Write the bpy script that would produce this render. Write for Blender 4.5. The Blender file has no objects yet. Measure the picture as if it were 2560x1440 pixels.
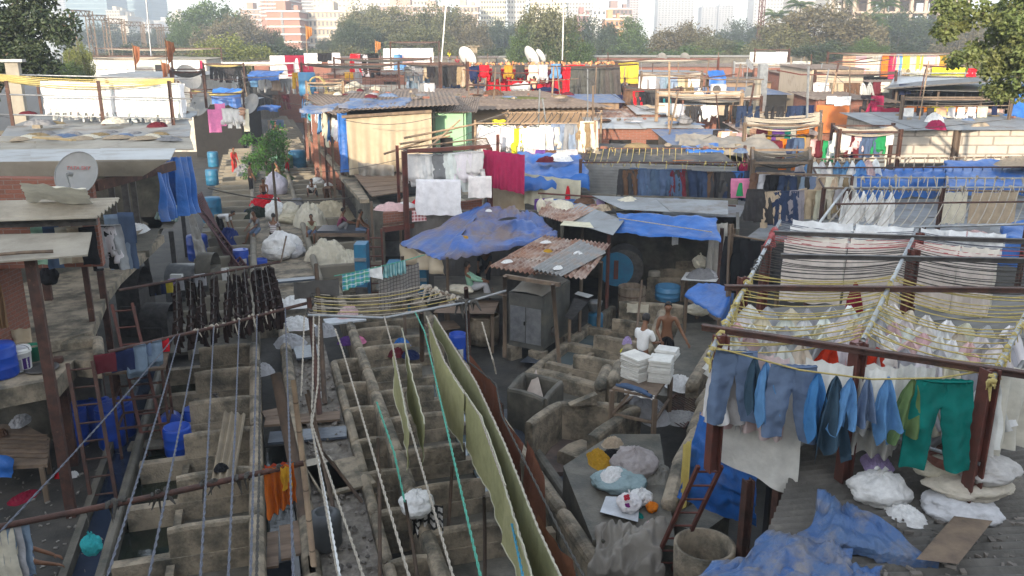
import bpy,math,random
from mathutils import Vector as V,Matrix,noise as N3
R=math.radians
rnd=random.Random(7)
S=bpy.context.scene
COL=S.collection
FPX,PITCH,YAW,CH=2085.0,R(15.8),R(16.8),8.0
cd=bpy.data.cameras.new('camera');cam=bpy.data.objects.new('camera',cd);COL.objects.link(cam)
cam.location=(0,0,CH);cam.rotation_euler=(math.pi/2-PITCH,0,-YAW)
cd.sensor_width=36;cd.lens=FPX/2560*36;cd.clip_start=.1;cd.clip_end=8000
S.camera=cam
CO=V((0,0,CH))
FH=V((math.sin(YAW),math.cos(YAW),0));RT=V((math.cos(YAW),-math.sin(YAW),0))
FW=FH*math.cos(PITCH)-V((0,0,math.sin(PITCH)));UP=RT.cross(FW)
def ray(px,py):return FW+RT*((px-1280)/FPX)+UP*((720-py)/FPX)
def at(px,py,z):
 r=ray(px,py);return CO+r*((z-CH)/r.z)
def atd(px,py,d):
 r=ray(px,py);return CO+r*(d/r.dot(FH))
def gx(px,d,z=None):
 z=(4.5 if d>=36 else 2)if z is None else z;k=(d*math.cos(PITCH)+(CH-z)*math.sin(PITCH))*(px-1280)/FPX;p=FH*d+RT*k;return V((p.x,p.y,0))
MC={}
def nt(name):
 m=bpy.data.materials.new(name);m.use_nodes=True
 n=m.node_tree.nodes;n.clear();return m,n,m.node_tree.links
def c4(c):return(c[0],c[1],c[2],1)
def hexc(h):
 h=h.lstrip('#');o=[]
 for i in(0,2,4):
  v=int(h[i:i+2],16)/255;o.append(v/12.92 if v<.04045 else((v+.055)/1.055)**2.4)
 return tuple(o)
def coords(n,l,rand=True):
 tc=n.new('ShaderNodeTexCoord')
 if not rand:return tc.outputs['Object']
 oi=n.new('ShaderNodeObjectInfo');ad=n.new('ShaderNodeVectorMath');ad.operation='MULTIPLY_ADD'
 cb=n.new('ShaderNodeCombineXYZ');l.new(oi.outputs['Random'],cb.inputs[0]);l.new(oi.outputs['Random'],cb.inputs[1])
 ad.inputs[1].default_value=(37,53,0);l.new(cb.outputs[0],ad.inputs[0]);l.new(tc.outputs['Object'],ad.inputs[2])
 return ad.outputs[0]
def noise(n,l,co,sc,det=4,rough=.6,dist=0,stretch=None):
 if stretch:
  mp=n.new('ShaderNodeMapping');mp.inputs['Scale'].default_value=stretch;l.new(co,mp.inputs[0]);co=mp.outputs[0]
 t=n.new('ShaderNodeTexNoise');t.inputs['Scale'].default_value=sc;t.inputs['Detail'].default_value=det
 t.inputs['Roughness'].default_value=rough;t.inputs['Distortion'].default_value=dist
 l.new(co,t.inputs['Vector']);return t.outputs['Fac']
def ramp(n,l,f,a,b,p0=.35,p1=.65):
 r=n.new('ShaderNodeValToRGB');l.new(f,r.inputs[0]);e=r.color_ramp.elements
 e[0].position=p0;e[0].color=c4(a);e[1].position=p1;e[1].color=c4(b);return r.outputs[0]
def mixc(n,l,fac,a,b,mode='MIX'):
 m=n.new('ShaderNodeMix');m.data_type='RGBA';m.blend_type=mode
 for i,x in((0,fac),(6,a),(7,b)):
  if hasattr(x,'is_output')or hasattr(x,'links'):l.new(x,m.inputs[i])
  else:m.inputs[i].default_value=x if i==0 else c4(x)
 return m.outputs[2]
def mat(name,a=(.3,.3,.3),b=None,sc=3,rough=.85,metal=0,bump=.25,bsc=25,dirt=None,dsc=.8,dp=(.5,.7),stretch=None,objcol=False,trans=0,brick=None,wave=None,spec=.4,bands=None,plaid=None,det=5):
 if name in MC:return MC[name]
 m,n,l=nt(name);MC[name]=m
 b=b or tuple(x*.75 for x in a)
 co=coords(n,l,brick is None and bands is None)
 col=ramp(n,l,noise(n,l,co,sc,det,.6,0,stretch),a,b)
 if objcol:
  oi=n.new('ShaderNodeObjectInfo');col=mixc(n,l,1.,col,oi.outputs['Color'],'MULTIPLY')
 h=noise(n,l,co,bsc,3,.6,.3,stretch)
 if brick:
  w,hh,ca,cb_,mo=brick
  bt=n.new('ShaderNodeTexBrick');bt.inputs['Color1'].default_value=c4(ca);bt.inputs['Color2'].default_value=c4(cb_)
  bt.inputs['Mortar'].default_value=c4(mo);bt.inputs['Scale'].default_value=1;bt.inputs['Mortar Size'].default_value=hh*.09
  bt.inputs['Brick Width'].default_value=w;bt.inputs['Row Height'].default_value=hh;bt.inputs['Mortar Smooth'].default_value=.3
  sp=n.new('ShaderNodeSeparateXYZ');l.new(co,sp.inputs[0]);ad=n.new('ShaderNodeMath');l.new(sp.outputs[0],ad.inputs[0]);l.new(sp.outputs[1],ad.inputs[1])
  cb=n.new('ShaderNodeCombineXYZ');l.new(ad.outputs[0],cb.inputs[0]);l.new(sp.outputs[2],cb.inputs[1]);l.new(cb.outputs[0],bt.inputs['Vector'])
  col=mixc(n,l,.35,bt.outputs[0],col)
  ib=n.new('ShaderNodeMath');ib.operation='MULTIPLY_ADD';l.new(bt.outputs[1],ib.inputs[0]);ib.inputs[1].default_value=-.8;l.new(h,ib.inputs[2]);h=ib.outputs[0]
 if bands or plaid:
  sp=n.new('ShaderNodeSeparateXYZ');l.new(co,sp.inputs[0])
  for(ax,fr,th,cc)in(bands or[])+(plaid or[]):
   mu=n.new('ShaderNodeMath');mu.operation='MULTIPLY';l.new(sp.outputs[ax],mu.inputs[0]);mu.inputs[1].default_value=fr
   f=n.new('ShaderNodeMath');f.operation='FRACT';l.new(mu.outputs[0],f.inputs[0])
   g=n.new('ShaderNodeMath');g.operation='LESS_THAN';l.new(f.outputs[0],g.inputs[0]);g.inputs[1].default_value=th
   if plaid:k=n.new('ShaderNodeMath');k.operation='MULTIPLY';l.new(g.outputs[0],k.inputs[0]);k.inputs[1].default_value=.55;g=k
   col=mixc(n,l,g.outputs[0],col,cc)
 if dirt:
  df=ramp(n,l,noise(n,l,co,dsc,6,.7),(0,0,0),(1,1,1),*dp)
  col=mixc(n,l,df,col,dirt)
 if wave:
  ax,fr=wave
  sp=n.new('ShaderNodeSeparateXYZ');l.new(co,sp.inputs[0]);mu=n.new('ShaderNodeMath');mu.operation='MULTIPLY'
  l.new(sp.outputs[ax],mu.inputs[0]);mu.inputs[1].default_value=fr*6.283
  sn=n.new('ShaderNodeMath');sn.operation='SINE';l.new(mu.outputs[0],sn.inputs[0])
  ma=n.new('ShaderNodeMath');ma.operation='MULTIPLY_ADD';l.new(sn.outputs[0],ma.inputs[0]);ma.inputs[1].default_value=.6;l.new(h,ma.inputs[2]);h=ma.outputs[0]
 bs=n.new('ShaderNodeBsdfPrincipled');l.new(col,bs.inputs['Base Color']);bs.inputs['Roughness'].default_value=rough
 bs.inputs['Metallic'].default_value=metal;bs.inputs['Specular IOR Level'].default_value=spec
 if bump:
  bp=n.new('ShaderNodeBump');bp.inputs['Strength'].default_value=bump;bp.inputs['Distance'].default_value=.03
  l.new(h,bp.inputs['Height']);l.new(bp.outputs[0],bs.inputs['Normal'])
 o=n.new('ShaderNodeOutputMaterial');out=bs.outputs[0]
 if trans:
  tr=n.new('ShaderNodeBsdfTranslucent');l.new(col,tr.inputs[0]);mx=n.new('ShaderNodeMixShader')
  mx.inputs[0].default_value=trans;l.new(out,mx.inputs[1]);l.new(tr.outputs[0],mx.inputs[2]);out=mx.outputs[0]
 l.new(out,o.inputs[0]);return m
W1,K=(1,1,1),(.02,.02,.02)
cloth=mat('cloth',W1,(.82,.82,.82),5,.95,bump=.5,bsc=8,objcol=True,trans=.18,spec=.1)
concrete=mat('concrete',(.35,.29,.21),(.19,.16,.118),2.6,.85,bump=.8,bsc=24,dirt=(.06,.058,.045),dsc=1.3,dp=(.45,.68))
wetshadecrete=mat('wet_and_shaded_concrete',(.155,.14,.112),(.075,.07,.056),2.5,.65,bump=.4,bsc=25,dirt=(.05,.055,.045),dsc=1.1)  # wet floors, and recess walls coloured dark to imitate shade
floorm=mat('yard_ground',(.075,.068,.058),(.03,.029,.026),1.5,.75,bump=.5,bsc=14,dirt=(.045,.045,.045),dsc=.5)
slate=mat('slate',(.075,.09,.115),(.04,.05,.065),2,.28,bump=.25,bsc=12)
rust=mat('rusty_steel',(.10,.045,.032),(.045,.025,.02),5,.7,bump=.3,bsc=40,dirt=(.30,.17,.10),dsc=6,dp=(.62,.75))
redpaint=mat('red_oxide_paint',(.14,.042,.03),(.075,.03,.022),3,.65,bump=.15,bsc=40)
steel=mat('galvanised_steel',(.38,.39,.40),(.24,.25,.26),4,.4,.6,bump=.1,bsc=30)
darksteel=mat('dark_steel',(.10,.095,.09),(.05,.045,.045),6,.55,.3,bump=.2)
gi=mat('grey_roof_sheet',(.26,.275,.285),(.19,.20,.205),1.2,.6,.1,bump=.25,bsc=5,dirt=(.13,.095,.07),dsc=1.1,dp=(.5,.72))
gisun=mat('sunlit_roof_sheet',(.42,.43,.43),(.33,.335,.33),1,.55,.1,bump=.2,bsc=5,dirt=(.23,.18,.14),dsc=1,dp=(.52,.74))  # lighter copy of the grey sheet, sunlit tone put into the colour
cement=mat('cement_sheet',(.37,.335,.275),(.27,.245,.20),1.5,.9,bump=.2,dirt=(.20,.17,.14),dsc=.8,dp=(.55,.8))
rustroof=mat('rusted_roof_sheet',(.30,.15,.085),(.42,.36,.31),1.6,.7,bump=.25,dirt=(.16,.065,.035),dsc=1.3,dp=(.45,.62))
oldroof=mat('old_roof',(.22,.165,.125),(.14,.105,.085),1.2,.9,bump=.5,dirt=(.30,.24,.19),dsc=.9,dp=(.52,.7))
greyoldroof=mat('weathered_asbestos_roof',(.155,.145,.13),(.085,.08,.072),2.2,.95,bump=.5,bsc=18,dirt=(.24,.22,.19),dsc=1.1,dp=(.55,.72))
wood=mat('weathered_wood',(.20,.145,.10),(.11,.08,.06),4,.85,bump=.35,bsc=14,stretch=(1,1,.12))
plank=mat('plank',(.22,.155,.11),(.12,.085,.06),6,.8,bump=.3,bsc=12,stretch=(.2,1,1))
bamboo=mat('bamboo',(.36,.26,.165),(.22,.15,.10),3,.7,bump=.2,bands=[(2,2.6,.05,(.12,.08,.05))])
brickm=mat('brick',brick=(.24,.085,(.30,.10,.06),(.21,.08,.05),(.26,.22,.19)),a=(.26,.12,.09),b=(.15,.08,.06),sc=1.2,bump=.6)
blockm=mat('grey_block_wall',brick=(1.0,.42,(.50,.45,.38),(.42,.38,.32),(.16,.14,.12)),a=(.50,.46,.40),b=(.36,.32,.27),sc=3,bump=.5)
bluetarp=mat('blue_tarpaulin',(.02,.13,.44),(.014,.09,.32),2,.45,bump=1,bsc=4,spec=.5,dirt=(.12,.15,.25),dsc=1.2,dp=(.55,.8))
dustytarp=mat('dusty_blue_tarpaulin',(.04,.11,.36),(.07,.12,.28),1.6,.5,bump=.8,bsc=6,dirt=(.17,.13,.125),dsc=.6,dp=(.41,.6),spec=.45)
fadetarp=mat('faded_blue_tarpaulin',(.045,.11,.28),(.075,.13,.24),2,.5,bump=1,bsc=12,dirt=(.19,.185,.20),dsc=2.2,dp=(.44,.62))
beigetarp=mat('beige_tarpaulin',(.44,.37,.27),(.36,.30,.21),1,.9,bump=.5,bsc=3)
greytarp=mat('grey_tarpaulin',(.28,.26,.225),(.21,.19,.165),2,.8,bump=.6,bsc=5)
shadeblk=mat('shade_black',(.022,.02,.018),(.012,.011,.01),3,.95,bump=.1)  # near-black on solid walls and windows, painted in place of unlit interiors
bluepl=mat('blue_plastic',(.012,.07,.42),(.01,.05,.33),3,.35,bump=.03)
paleblue=mat('pale_blue_plastic',(.06,.22,.40),(.05,.17,.32),3,.4,bump=.03)
whitepl=mat('white_plastic',(.72,.72,.70),(.62,.62,.60),3,.4,bump=.03)
bluesteel=mat('blue_painted_steel',(.02,.17,.30),(.03,.12,.22),4,.5,bump=.1,dirt=(.10,.07,.06),dsc=3,dp=(.6,.75))
greensteel=mat('green_painted_wall',(.34,.58,.36),(.28,.50,.31),.8,.85,bump=.15,dirt=(.25,.33,.22),dsc=.6,dp=(.55,.8))
beigesheet=mat('beige_corrugated',(.50,.42,.32),(.40,.33,.25),2,.8,bump=.2,stretch=(6,6,.5),dirt=(.27,.19,.14),dsc=.7,dp=(.56,.75))
dishm=mat('grey_dish',(.25,.25,.245),(.20,.20,.195),2,.5,.1,bump=.02)
water=mat('tank_water',(.10,.13,.14),(.06,.085,.09),1,.06,bump=.12,bsc=3,spec=.7)
darkwater=mat('dark_tank_water',(.012,.02,.012),(.008,.012,.01),1,.08,bump=.1,bsc=4,spec=.6)
skin=mat('skin',(.20,.095,.05),(.165,.075,.04),3,.55,bump=.05,objcol=False)
hairm=mat('black_hair',(.012,.01,.009),(.02,.016,.014),20,.6,bump=.3,bsc=60)
ropew=mat('pale_rope',(.48,.43,.35),(.30,.26,.21),30,.9,bump=.5,bsc=60)
ropey=mat('yellow_rope',(.52,.42,.15),(.38,.30,.11),20,.8,bump=.5,bsc=60)
ropeg=mat('green_rope',(.08,.38,.27),(.06,.28,.20),20,.7,bump=.5,bsc=60)
ropeb=mat('blue_rope',(.06,.33,.50),(.05,.26,.40),20,.7,bump=.5,bsc=60)
roped=mat('dark_rope',(.085,.08,.07),(.05,.045,.04),20,.9,bump=.5,bsc=60)
ropeblk=mat('blue_grey_rope',(.15,.16,.19),(.09,.095,.12),20,.9,bump=.5,bsc=60)
roper=mat('red_rope',(.45,.10,.10),(.33,.08,.08),20,.9,bump=.5,bsc=60)
ragm=mat('tied_rags',(.30,.25,.17),(.10,.085,.065),12,.95,bump=.8,bsc=30)
class MB:
 def __init__(s):s.v=[];s.f=[]
 def add(s,vs,fs):
  o=len(s.v);s.v+=[V(x)for x in vs];s.f+=[tuple(i+o for i in f)for f in fs];return s
 def box(s,c,sz,rz=0,M=None):
  M=M or Matrix.Rotation(rz,3,'Z');c=V(c)
  vs=[c+M@V((x*sz[0]/2,y*sz[1]/2,z*sz[2]/2))for x in(-1,1)for y in(-1,1)for z in(-1,1)]
  return s.add(vs,[(0,1,3,2),(4,6,7,5),(0,4,5,1),(2,3,7,6),(0,2,6,4),(1,5,7,3)])
 def hexa(s,b,t):
  return s.add(list(b)+list(t),[(3,2,1,0),(4,5,6,7),(0,1,5,4),(1,2,6,5),(2,3,7,6),(3,0,4,7)])
 def beam(s,p,q,w=.08,h=.08):
  p,q=V(p),V(q);d=(q-p)
  if d.length<1e-6:return s
  d.normalize();u=V((0,0,1))if abs(d.z)<.9 else V((0,1,0))
  a=d.cross(u).normalized()*w/2;b=a.cross(d).normalized()*h/2
  return s.hexa([p-a-b,p+a-b,p+a+b,p-a+b],[q-a-b,q+a-b,q+a+b,q-a+b])
 def tube(s,pts,r,n=6,cap=True,twist=0):
  pts=[V(p)for p in pts];rings=[];m=len(pts)
  for i,p in enumerate(pts):
   d=(pts[min(i+1,m-1)]-pts[max(i-1,0)]).normalized()
   u=V((0,0,1))if abs(d.z)<.95 else V((1,0,0))
   a=d.cross(u).normalized();b=a.cross(d);rr=r[i]if isinstance(r,(list,tuple))else r
   rings.append([p+(a*math.cos(k*2*math.pi/n+i*twist)+b*math.sin(k*2*math.pi/n+i*twist))*rr for k in range(n)])
  o=len(s.v)
  for q in rings:s.v+=q
  for i in range(m-1):
   for k in range(n):
    s.f.append((o+i*n+k,o+i*n+(k+1)%n,o+(i+1)*n+(k+1)%n,o+(i+1)*n+k))
  if cap:s.f+=[tuple(o+k for k in range(n)),tuple(o+(m-1)*n+k for k in reversed(range(n)))]
  return s
 def grid(s,fn,nu,nv):
  o=len(s.v)
  for j in range(nv+1):
   for i in range(nu+1):s.v.append(V(fn(i/nu,j/nv)))
  for j in range(nv):
   for i in range(nu):
    a=o+j*(nu+1)+i;s.f.append((a,a+1,a+nu+2,a+nu+1))
  return s
 def lathe(s,c,prof,n=20):
  c=V(c);o=len(s.v)
  for(r,z)in prof:
   for k in range(n):s.v.append(c+V((r*math.cos(2*math.pi*k/n),r*math.sin(2*math.pi*k/n),z)))
  for j in range(len(prof)-1):
   for k in range(n):s.f.append((o+j*n+k,o+j*n+(k+1)%n,o+(j+1)*n+(k+1)%n,o+(j+1)*n+k))
  s.f.append(tuple(o+(len(prof)-1)*n+k for k in range(n)));s.f.append(tuple(o+k for k in reversed(range(n))))
  return s
 def prism(s,pts,z0,z1):
  n=len(pts);o=len(s.v)
  s.v+=[V((p[0],p[1],z0))for p in pts]+[V((p[0],p[1],z1))for p in pts]
  s.f+=[tuple(o+i for i in reversed(range(n))),tuple(o+n+i for i in range(n))]
  s.f+=[(o+i,o+(i+1)%n,o+n+(i+1)%n,o+n+i)for i in range(n)];return s
 def mesh(s,name,m,off=V((0,0,0)),smooth=False):
  me=bpy.data.meshes.new(name);me.from_pydata([tuple(v-off)for v in s.v],[],s.f)
  for x in(m if isinstance(m,(list,tuple))else[m]):me.materials.append(x)
  if smooth:me.shade_smooth()
  me.update();return me
 def part(s,name,m,par,smooth=False,color=None,label=None):
  o=bpy.data.objects.new(name,s.mesh(name,m,par.matrix_world.translation if par.parent else par.location,smooth));COL.objects.link(o)
  if par.parent:
   o.data.transform(Matrix.Translation(par.matrix_world.translation-par.parent.location))
  o.parent=par
  if color:o.color=c4(color)
  if label:o['label']=label
  return o
 def solo(s,name,m,label,cat,group=None,smooth=False,color=None,kind=None):
  xs=[v.x for v in s.v];ys=[v.y for v in s.v];zs=[v.z for v in s.v]
  c=V(((min(xs)+max(xs))/2,(min(ys)+max(ys))/2,min(zs)))
  o=bpy.data.objects.new(name,s.mesh(name,m,c,smooth));COL.objects.link(o);o.location=c
  tag(o,label,cat,group,kind)
  if color:o.color=c4(color)
  return o
def tag(o,label=None,cat=None,group=None,kind=None):
 if label:o['label']=label
 if cat:o['category']=cat
 if group:o['group']=group
 if kind:o['kind']=kind
 return o
def thing(name,label,cat,loc=(0,0,0),group=None,rz=0):
 o=bpy.data.objects.new(name,None);COL.objects.link(o);o.location=loc;o.rotation_euler=(0,0,rz);o.empty_display_size=.2
 return tag(o,label,cat,group)
def struct(mb,name,m,smooth=False):
 o=bpy.data.objects.new(name,mb.mesh(name,m,V((0,0,0)),smooth));COL.objects.link(o);o['kind']='structure';return o
def copytree(o,loc=None,rz=None,sc=None,color=None,label=None,group=None,par=None):
 c=o.copy();COL.objects.link(c)
 if par:c.parent=par
 if loc is not None:c.location=loc
 if rz is not None:c.rotation_euler=(0,0,rz)
 if sc is not None:c.scale=sc if hasattr(sc,'__len__')else(sc,sc,sc)
 if label:c['label']=label
 if group:c['group']=group
 if color:c.color=c4(color)
 for ch in list(o.children):copytree(ch,par=c)
 return c
def inst(name,me,loc,rz=0,sc=1,color=None,label=None,cat=None,group=None,rot=None,par=None):
 o=bpy.data.objects.new(name,me);COL.objects.link(o);o.location=loc;o.rotation_euler=rot or(0,0,rz)
 o.scale=sc if hasattr(sc,'__len__')else(sc,sc,sc)
 if color:o.color=c4(color)
 if par:o.parent=par
 return tag(o,label,cat,group)
CW={'white':(.88,.875,.86),'cream':(.74,.69,.56),'black':(.022,.022,.025),'charcoal':(.05,.048,.05),'grey':(.26,.26,.27),'dark grey':(.10,.095,.09),'pale grey':(.50,.50,.52),'red':(.62,.015,.03),'dark red':(.30,.02,.05),'crimson':(.42,.03,.10),'orange':(.75,.22,.02),'mustard':(.50,.28,.03),'yellow':(.80,.66,.08),'bright yellow':(.85,.80,.05),'green':(.03,.32,.12),'teal':(.01,.21,.18),'olive':(.16,.17,.06),'khaki':(.30,.23,.13),'navy':(.02,.03,.09),'denim blue':(.09,.14,.24),'faded denim':(.24,.32,.42),'dark denim':(.035,.055,.11),'blue':(.05,.18,.50),'sky blue':(.15,.34,.62),'steel blue':(.17,.235,.36),'pink':(.78,.25,.42),'pale pink':(.74,.52,.52),'lilac':(.45,.35,.60),'purple':(.14,.06,.26),'brown':(.15,.085,.055),'beige':(.50,.40,.29),'peach':(.72,.45,.30),'turquoise':(.05,.42,.45),'maroon':(.14,.025,.035),'mint':(.35,.60,.45)}
SUN_EL,SUN_AZ=R(11.5),R(212)
w=bpy.data.worlds.new('World');S.world=w;w.use_nodes=True
wn=w.node_tree.nodes;wl=w.node_tree.links;bg=wn['Background']
sky=wn.new('ShaderNodeTexSky');sky.sky_type='NISHITA';sky.sun_disc=False
sky.sun_elevation=SUN_EL;sky.sun_rotation=SUN_AZ;sky.air_density=1.0;sky.dust_density=.9;sky.ozone_density=1.0
hsv=wn.new('ShaderNodeHueSaturation');hsv.inputs['Saturation'].default_value=.45;wl.new(sky.outputs[0],hsv.inputs['Color']);wl.new(hsv.outputs[0],bg.inputs[0]);bg.inputs[1].default_value=.15
sd=bpy.data.lights.new('sun','SUN');so=bpy.data.objects.new('sun',sd);COL.objects.link(so)
sd.energy=2.2;sd.angle=R(.6);sd.color=(1,.84,.64)
sdir=V((math.sin(SUN_AZ)*math.cos(SUN_EL),math.cos(SUN_AZ)*math.cos(SUN_EL),math.sin(SUN_EL)))
so.rotation_euler=sdir.to_track_quat('Z','Y').to_euler()
S.view_settings.view_transform='Standard';S.view_settings.look='None';S.view_settings.exposure=2.1;S.view_settings.gamma=1
S.cycles.max_bounces=6;S.cycles.diffuse_bounces=3;S.cycles.glossy_bounces=2;S.cycles.transmission_bounces=2
S.cycles.volume_bounces=1;S.cycles.transparent_max_bounces=8;S.cycles.use_denoising=True
S.cycles.caustics_reflective=False;S.cycles.caustics_refractive=False
hm,hn,hl=nt('haze');pv=hn.new('ShaderNodeVolumePrincipled');pv.inputs['Color'].default_value=(.67,.71,.77,1)
pv.inputs['Density'].default_value=.0013;pv.inputs['Anisotropy'].default_value=.45
ho=hn.new('ShaderNodeOutputMaterial');hl.new(pv.outputs[0],ho.inputs['Volume'])
hz=MB().box((150,560,43),(1900,1420,88)).solo('haze',hm,None,None,kind='stuff');hz.location.z=-1.5
g=MB().grid(lambda u,v:(-780+1860*u,-130+1380*v,0),20,20)
struct(g,'ground',floorm)
def leafmat(name,a,b):
 if name in MC:return MC[name]
 m,n,l=nt(name);MC[name]=m;co=coords(n,l)
 col=ramp(n,l,noise(n,l,co,.9,3),a,b,.3,.7)
 ge=n.new('ShaderNodeNewGeometry');hs=n.new('ShaderNodeHueSaturation');l.new(col,hs.inputs['Color'])
 mr=n.new('ShaderNodeMapRange');mr.inputs[3].default_value=.6;mr.inputs[4].default_value=1.5;l.new(ge.outputs['Random Per Island'],mr.inputs[0]);l.new(mr.outputs[0],hs.inputs['Value'])
 bs=n.new('ShaderNodeBsdfPrincipled');l.new(hs.outputs[0],bs.inputs['Base Color']);bs.inputs['Roughness'].default_value=.6
 tr=n.new('ShaderNodeBsdfTranslucent');l.new(hs.outputs[0],tr.inputs[0]);mx=n.new('ShaderNodeMixShader');mx.inputs[0].default_value=.3
 l.new(bs.outputs[0],mx.inputs[1]);l.new(tr.outputs[0],mx.inputs[2]);o=n.new('ShaderNodeOutputMaterial');l.new(mx.outputs[0],o.inputs[0]);return m
leafA=leafmat('leaf_green',(.045,.085,.02),(.085,.13,.03));leafB=leafmat('leaf_dusty',(.085,.10,.045),(.14,.135,.06))
leafD=leafmat('leaf_dark',(.03,.05,.022),(.055,.075,.03));leafY=leafmat('leaf_yellowgreen',(.13,.16,.035),(.20,.21,.055))
leafBr=leafmat('leaf_brownish',(.11,.095,.05),(.15,.13,.07));leafN=leafmat('leaf_fresh',(.035,.11,.02),(.07,.17,.03))
bark=mat('bark',(.13,.10,.075),(.07,.055,.04),6,.9,bump=.6,bsc=14,stretch=(1,1,.2))
def crown_mesh(seed,ncl,nl,ls,mat_,shape=(1,1,.75),low=-.6,mode='round',lw=.5):
 r=random.Random(seed);mb=MB()
 cl=[]
 while len(cl)<ncl:
  p=V((r.uniform(-1,1),r.uniform(-1,1),r.uniform(low,1)))
  L=p.length
  if L>1 or(L<.35 and r.random()<.8):continue
  if mode=='cone' and math.hypot(p.x,p.y)>(1-p.z)*.55+.1:continue
  cl.append((V((p.x*shape[0],p.y*shape[1],p.z*shape[2])),r.uniform(.14,.30)))
 for c,cr in cl:
  for _ in range(nl):
   d=V((r.gauss(0,1),r.gauss(0,1),r.gauss(0,.7))).normalized()*cr*(r.random()**.4)
   p=c+d;a=V((r.gauss(0,1),r.gauss(0,1),r.gauss(0,.6))).normalized();b=a.cross(V((r.gauss(0,1),r.gauss(0,1),r.gauss(0,1)))).normalized()
   s_=ls*r.uniform(.6,1.3);a*=s_;b*=s_*lw
   o=len(mb.v);mb.v+=[p-a,p-b*1.0,p+a,p+b*1.0];mb.f.append((o,o+1,o+2,o+3))
 return mb,cl
TREEV={}
def tree(key,matl,px,ytop,ybase,wpx,d,label,group='trees beyond the washing yard',name='tree',mode='round',shape=None,ncl=110,nl=150,ls=.033,low=-.6,cat='tree',zb=0):
 k=(key,matl.name,mode)
 if k not in TREEV:
  mb,cl=crown_mesh(hash(key)%1000 if not isinstance(key,int)else key,ncl,nl,ls,matl,mode=mode,low=low)
  TREEV[k]=(mb.mesh('crown',matl),cl)
  t=MB();rr=random.Random(3)
  t.tube([(0,0,-1.9),(.03,.02,-1.2),(0,0,-.6),(.02,-.02,0),(0,0,.4)],[.075,.06,.05,.035,.012],7)
  for c,cr in cl[:26]:t.tube([(0,0,-.65+.3*rr.random()),c*.5+V((0,0,-.15)),c],[.028,.018,.006],5)
  TREEV[k]+=(t.mesh('trunk',bark,smooth=True),)
 crown,cl,tm=TREEV[k]
 T_=atd(px,ytop,d);B=atd(px,ybase,d);rad=atd(px+wpx/2,100,d)-atd(px,100,d);rw=rad.length
 h=(T_.z-B.z);rz=rnd.uniform(0,6.28)
 hs=h/1.15;cz=B.z+hs*.42;rw*=1.12
 e=thing(name,label,cat,(B.x,B.y,zb),group)
 inst('crown',crown,(0,0,cz-zb),rz,(rw,rw,hs),par=e)
 tk=inst('trunk',tm,(0,0,cz-zb),rz,(rw,rw,max(hs,(cz-zb)/1.9)),par=e)
 return e
glassb=mat('blue_glass',(.13,.22,.26),(.10,.18,.22),.1,.25,.2,bump=0,bands=[(2,.25,.35,(.30,.38,.40))])
winm=mat('window_dark',(.05,.06,.07),(.03,.035,.04),2,.3,bump=0)
WIN=MB().box((0,0,0),(1,.2,1)).mesh('window',winm)
def bldg(x0,x1,ytop,d,depth,colr,label,rows,cols,name='apartment_block',group='buildings on the hazy skyline',wfrac=(.5,.45),side=12,ledge=True,rz=0,topbox=True,wcol=None,strip=None,ybot=140,sidewin=True,wm=None):
 a=gx(x0,d);b=gx(x1,d);top=min(atd((x0+x1)/2,ytop,d).z,84);u=(b-a);wd=u.length;u.normalize();v=V((-u.y,u.x,0));v=v if v.dot(FH)>0 else-v
 ang=math.atan2(u.y,u.x);c=(a+b)/2
 m=mat('facade_'+'%02x%02x%02x'%tuple(int(x*255)for x in colr),colr,tuple(x*.86 for x in colr),.15,.85,bump=.1,bsc=1)
 e=thing(name,label,'building',(c.x,c.y,0),group)
 cc=c+v*depth/2
 MB().box((cc.x,cc.y,top/2),(wd,depth,top),ang).part('wall',m,e)
 ft=top/max(1,rows);bm=mat('facade_trim',(.6,.57,.52),(.5,.47,.43),.3,.85,bump=0)
 if ledge:
  k=MB();z0=max(atd(x0,ybot,d).z,0)
  i0=int(z0/ft)
  for i in range(i0,rows+1):
   if i*ft>z0:k.box((cc.x,cc.y,i*ft),(wd+.8,depth+.8,.5),ang)
  if k.v:k.part('ledge',bm,e)
 if topbox:
  t=MB();t.box((cc.x-u.x*wd*.2,cc.y-u.y*wd*.2,top+1.6),(wd*.3,depth*.4,3.2),ang);t.box((cc.x+u.x*wd*.25,cc.y+u.y*wd*.25,top+1),(wd*.14,depth*.3,2),ang);t.part('roof_house',m,e)
 if cols:
  z0=atd(x0,ybot,d).z
  for i in range(rows):
   z=(i+.55)*ft
   if z<z0:continue
   for j in range(cols):
    p=a+u*wd*(j+.5)/cols
    o=inst('window',WIN,(p.x-c.x,p.y-c.y,z),ang,(wd/cols*wfrac[0],1,ft*wfrac[1]),par=e)
 if strip:
  for s_ in strip:
   p=a+u*wd*s_;MB().box((p.x,p.y,top/2),(wd*.07,.5,top*.98),ang).part('stair_strip',winm,e)
 return e
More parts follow.
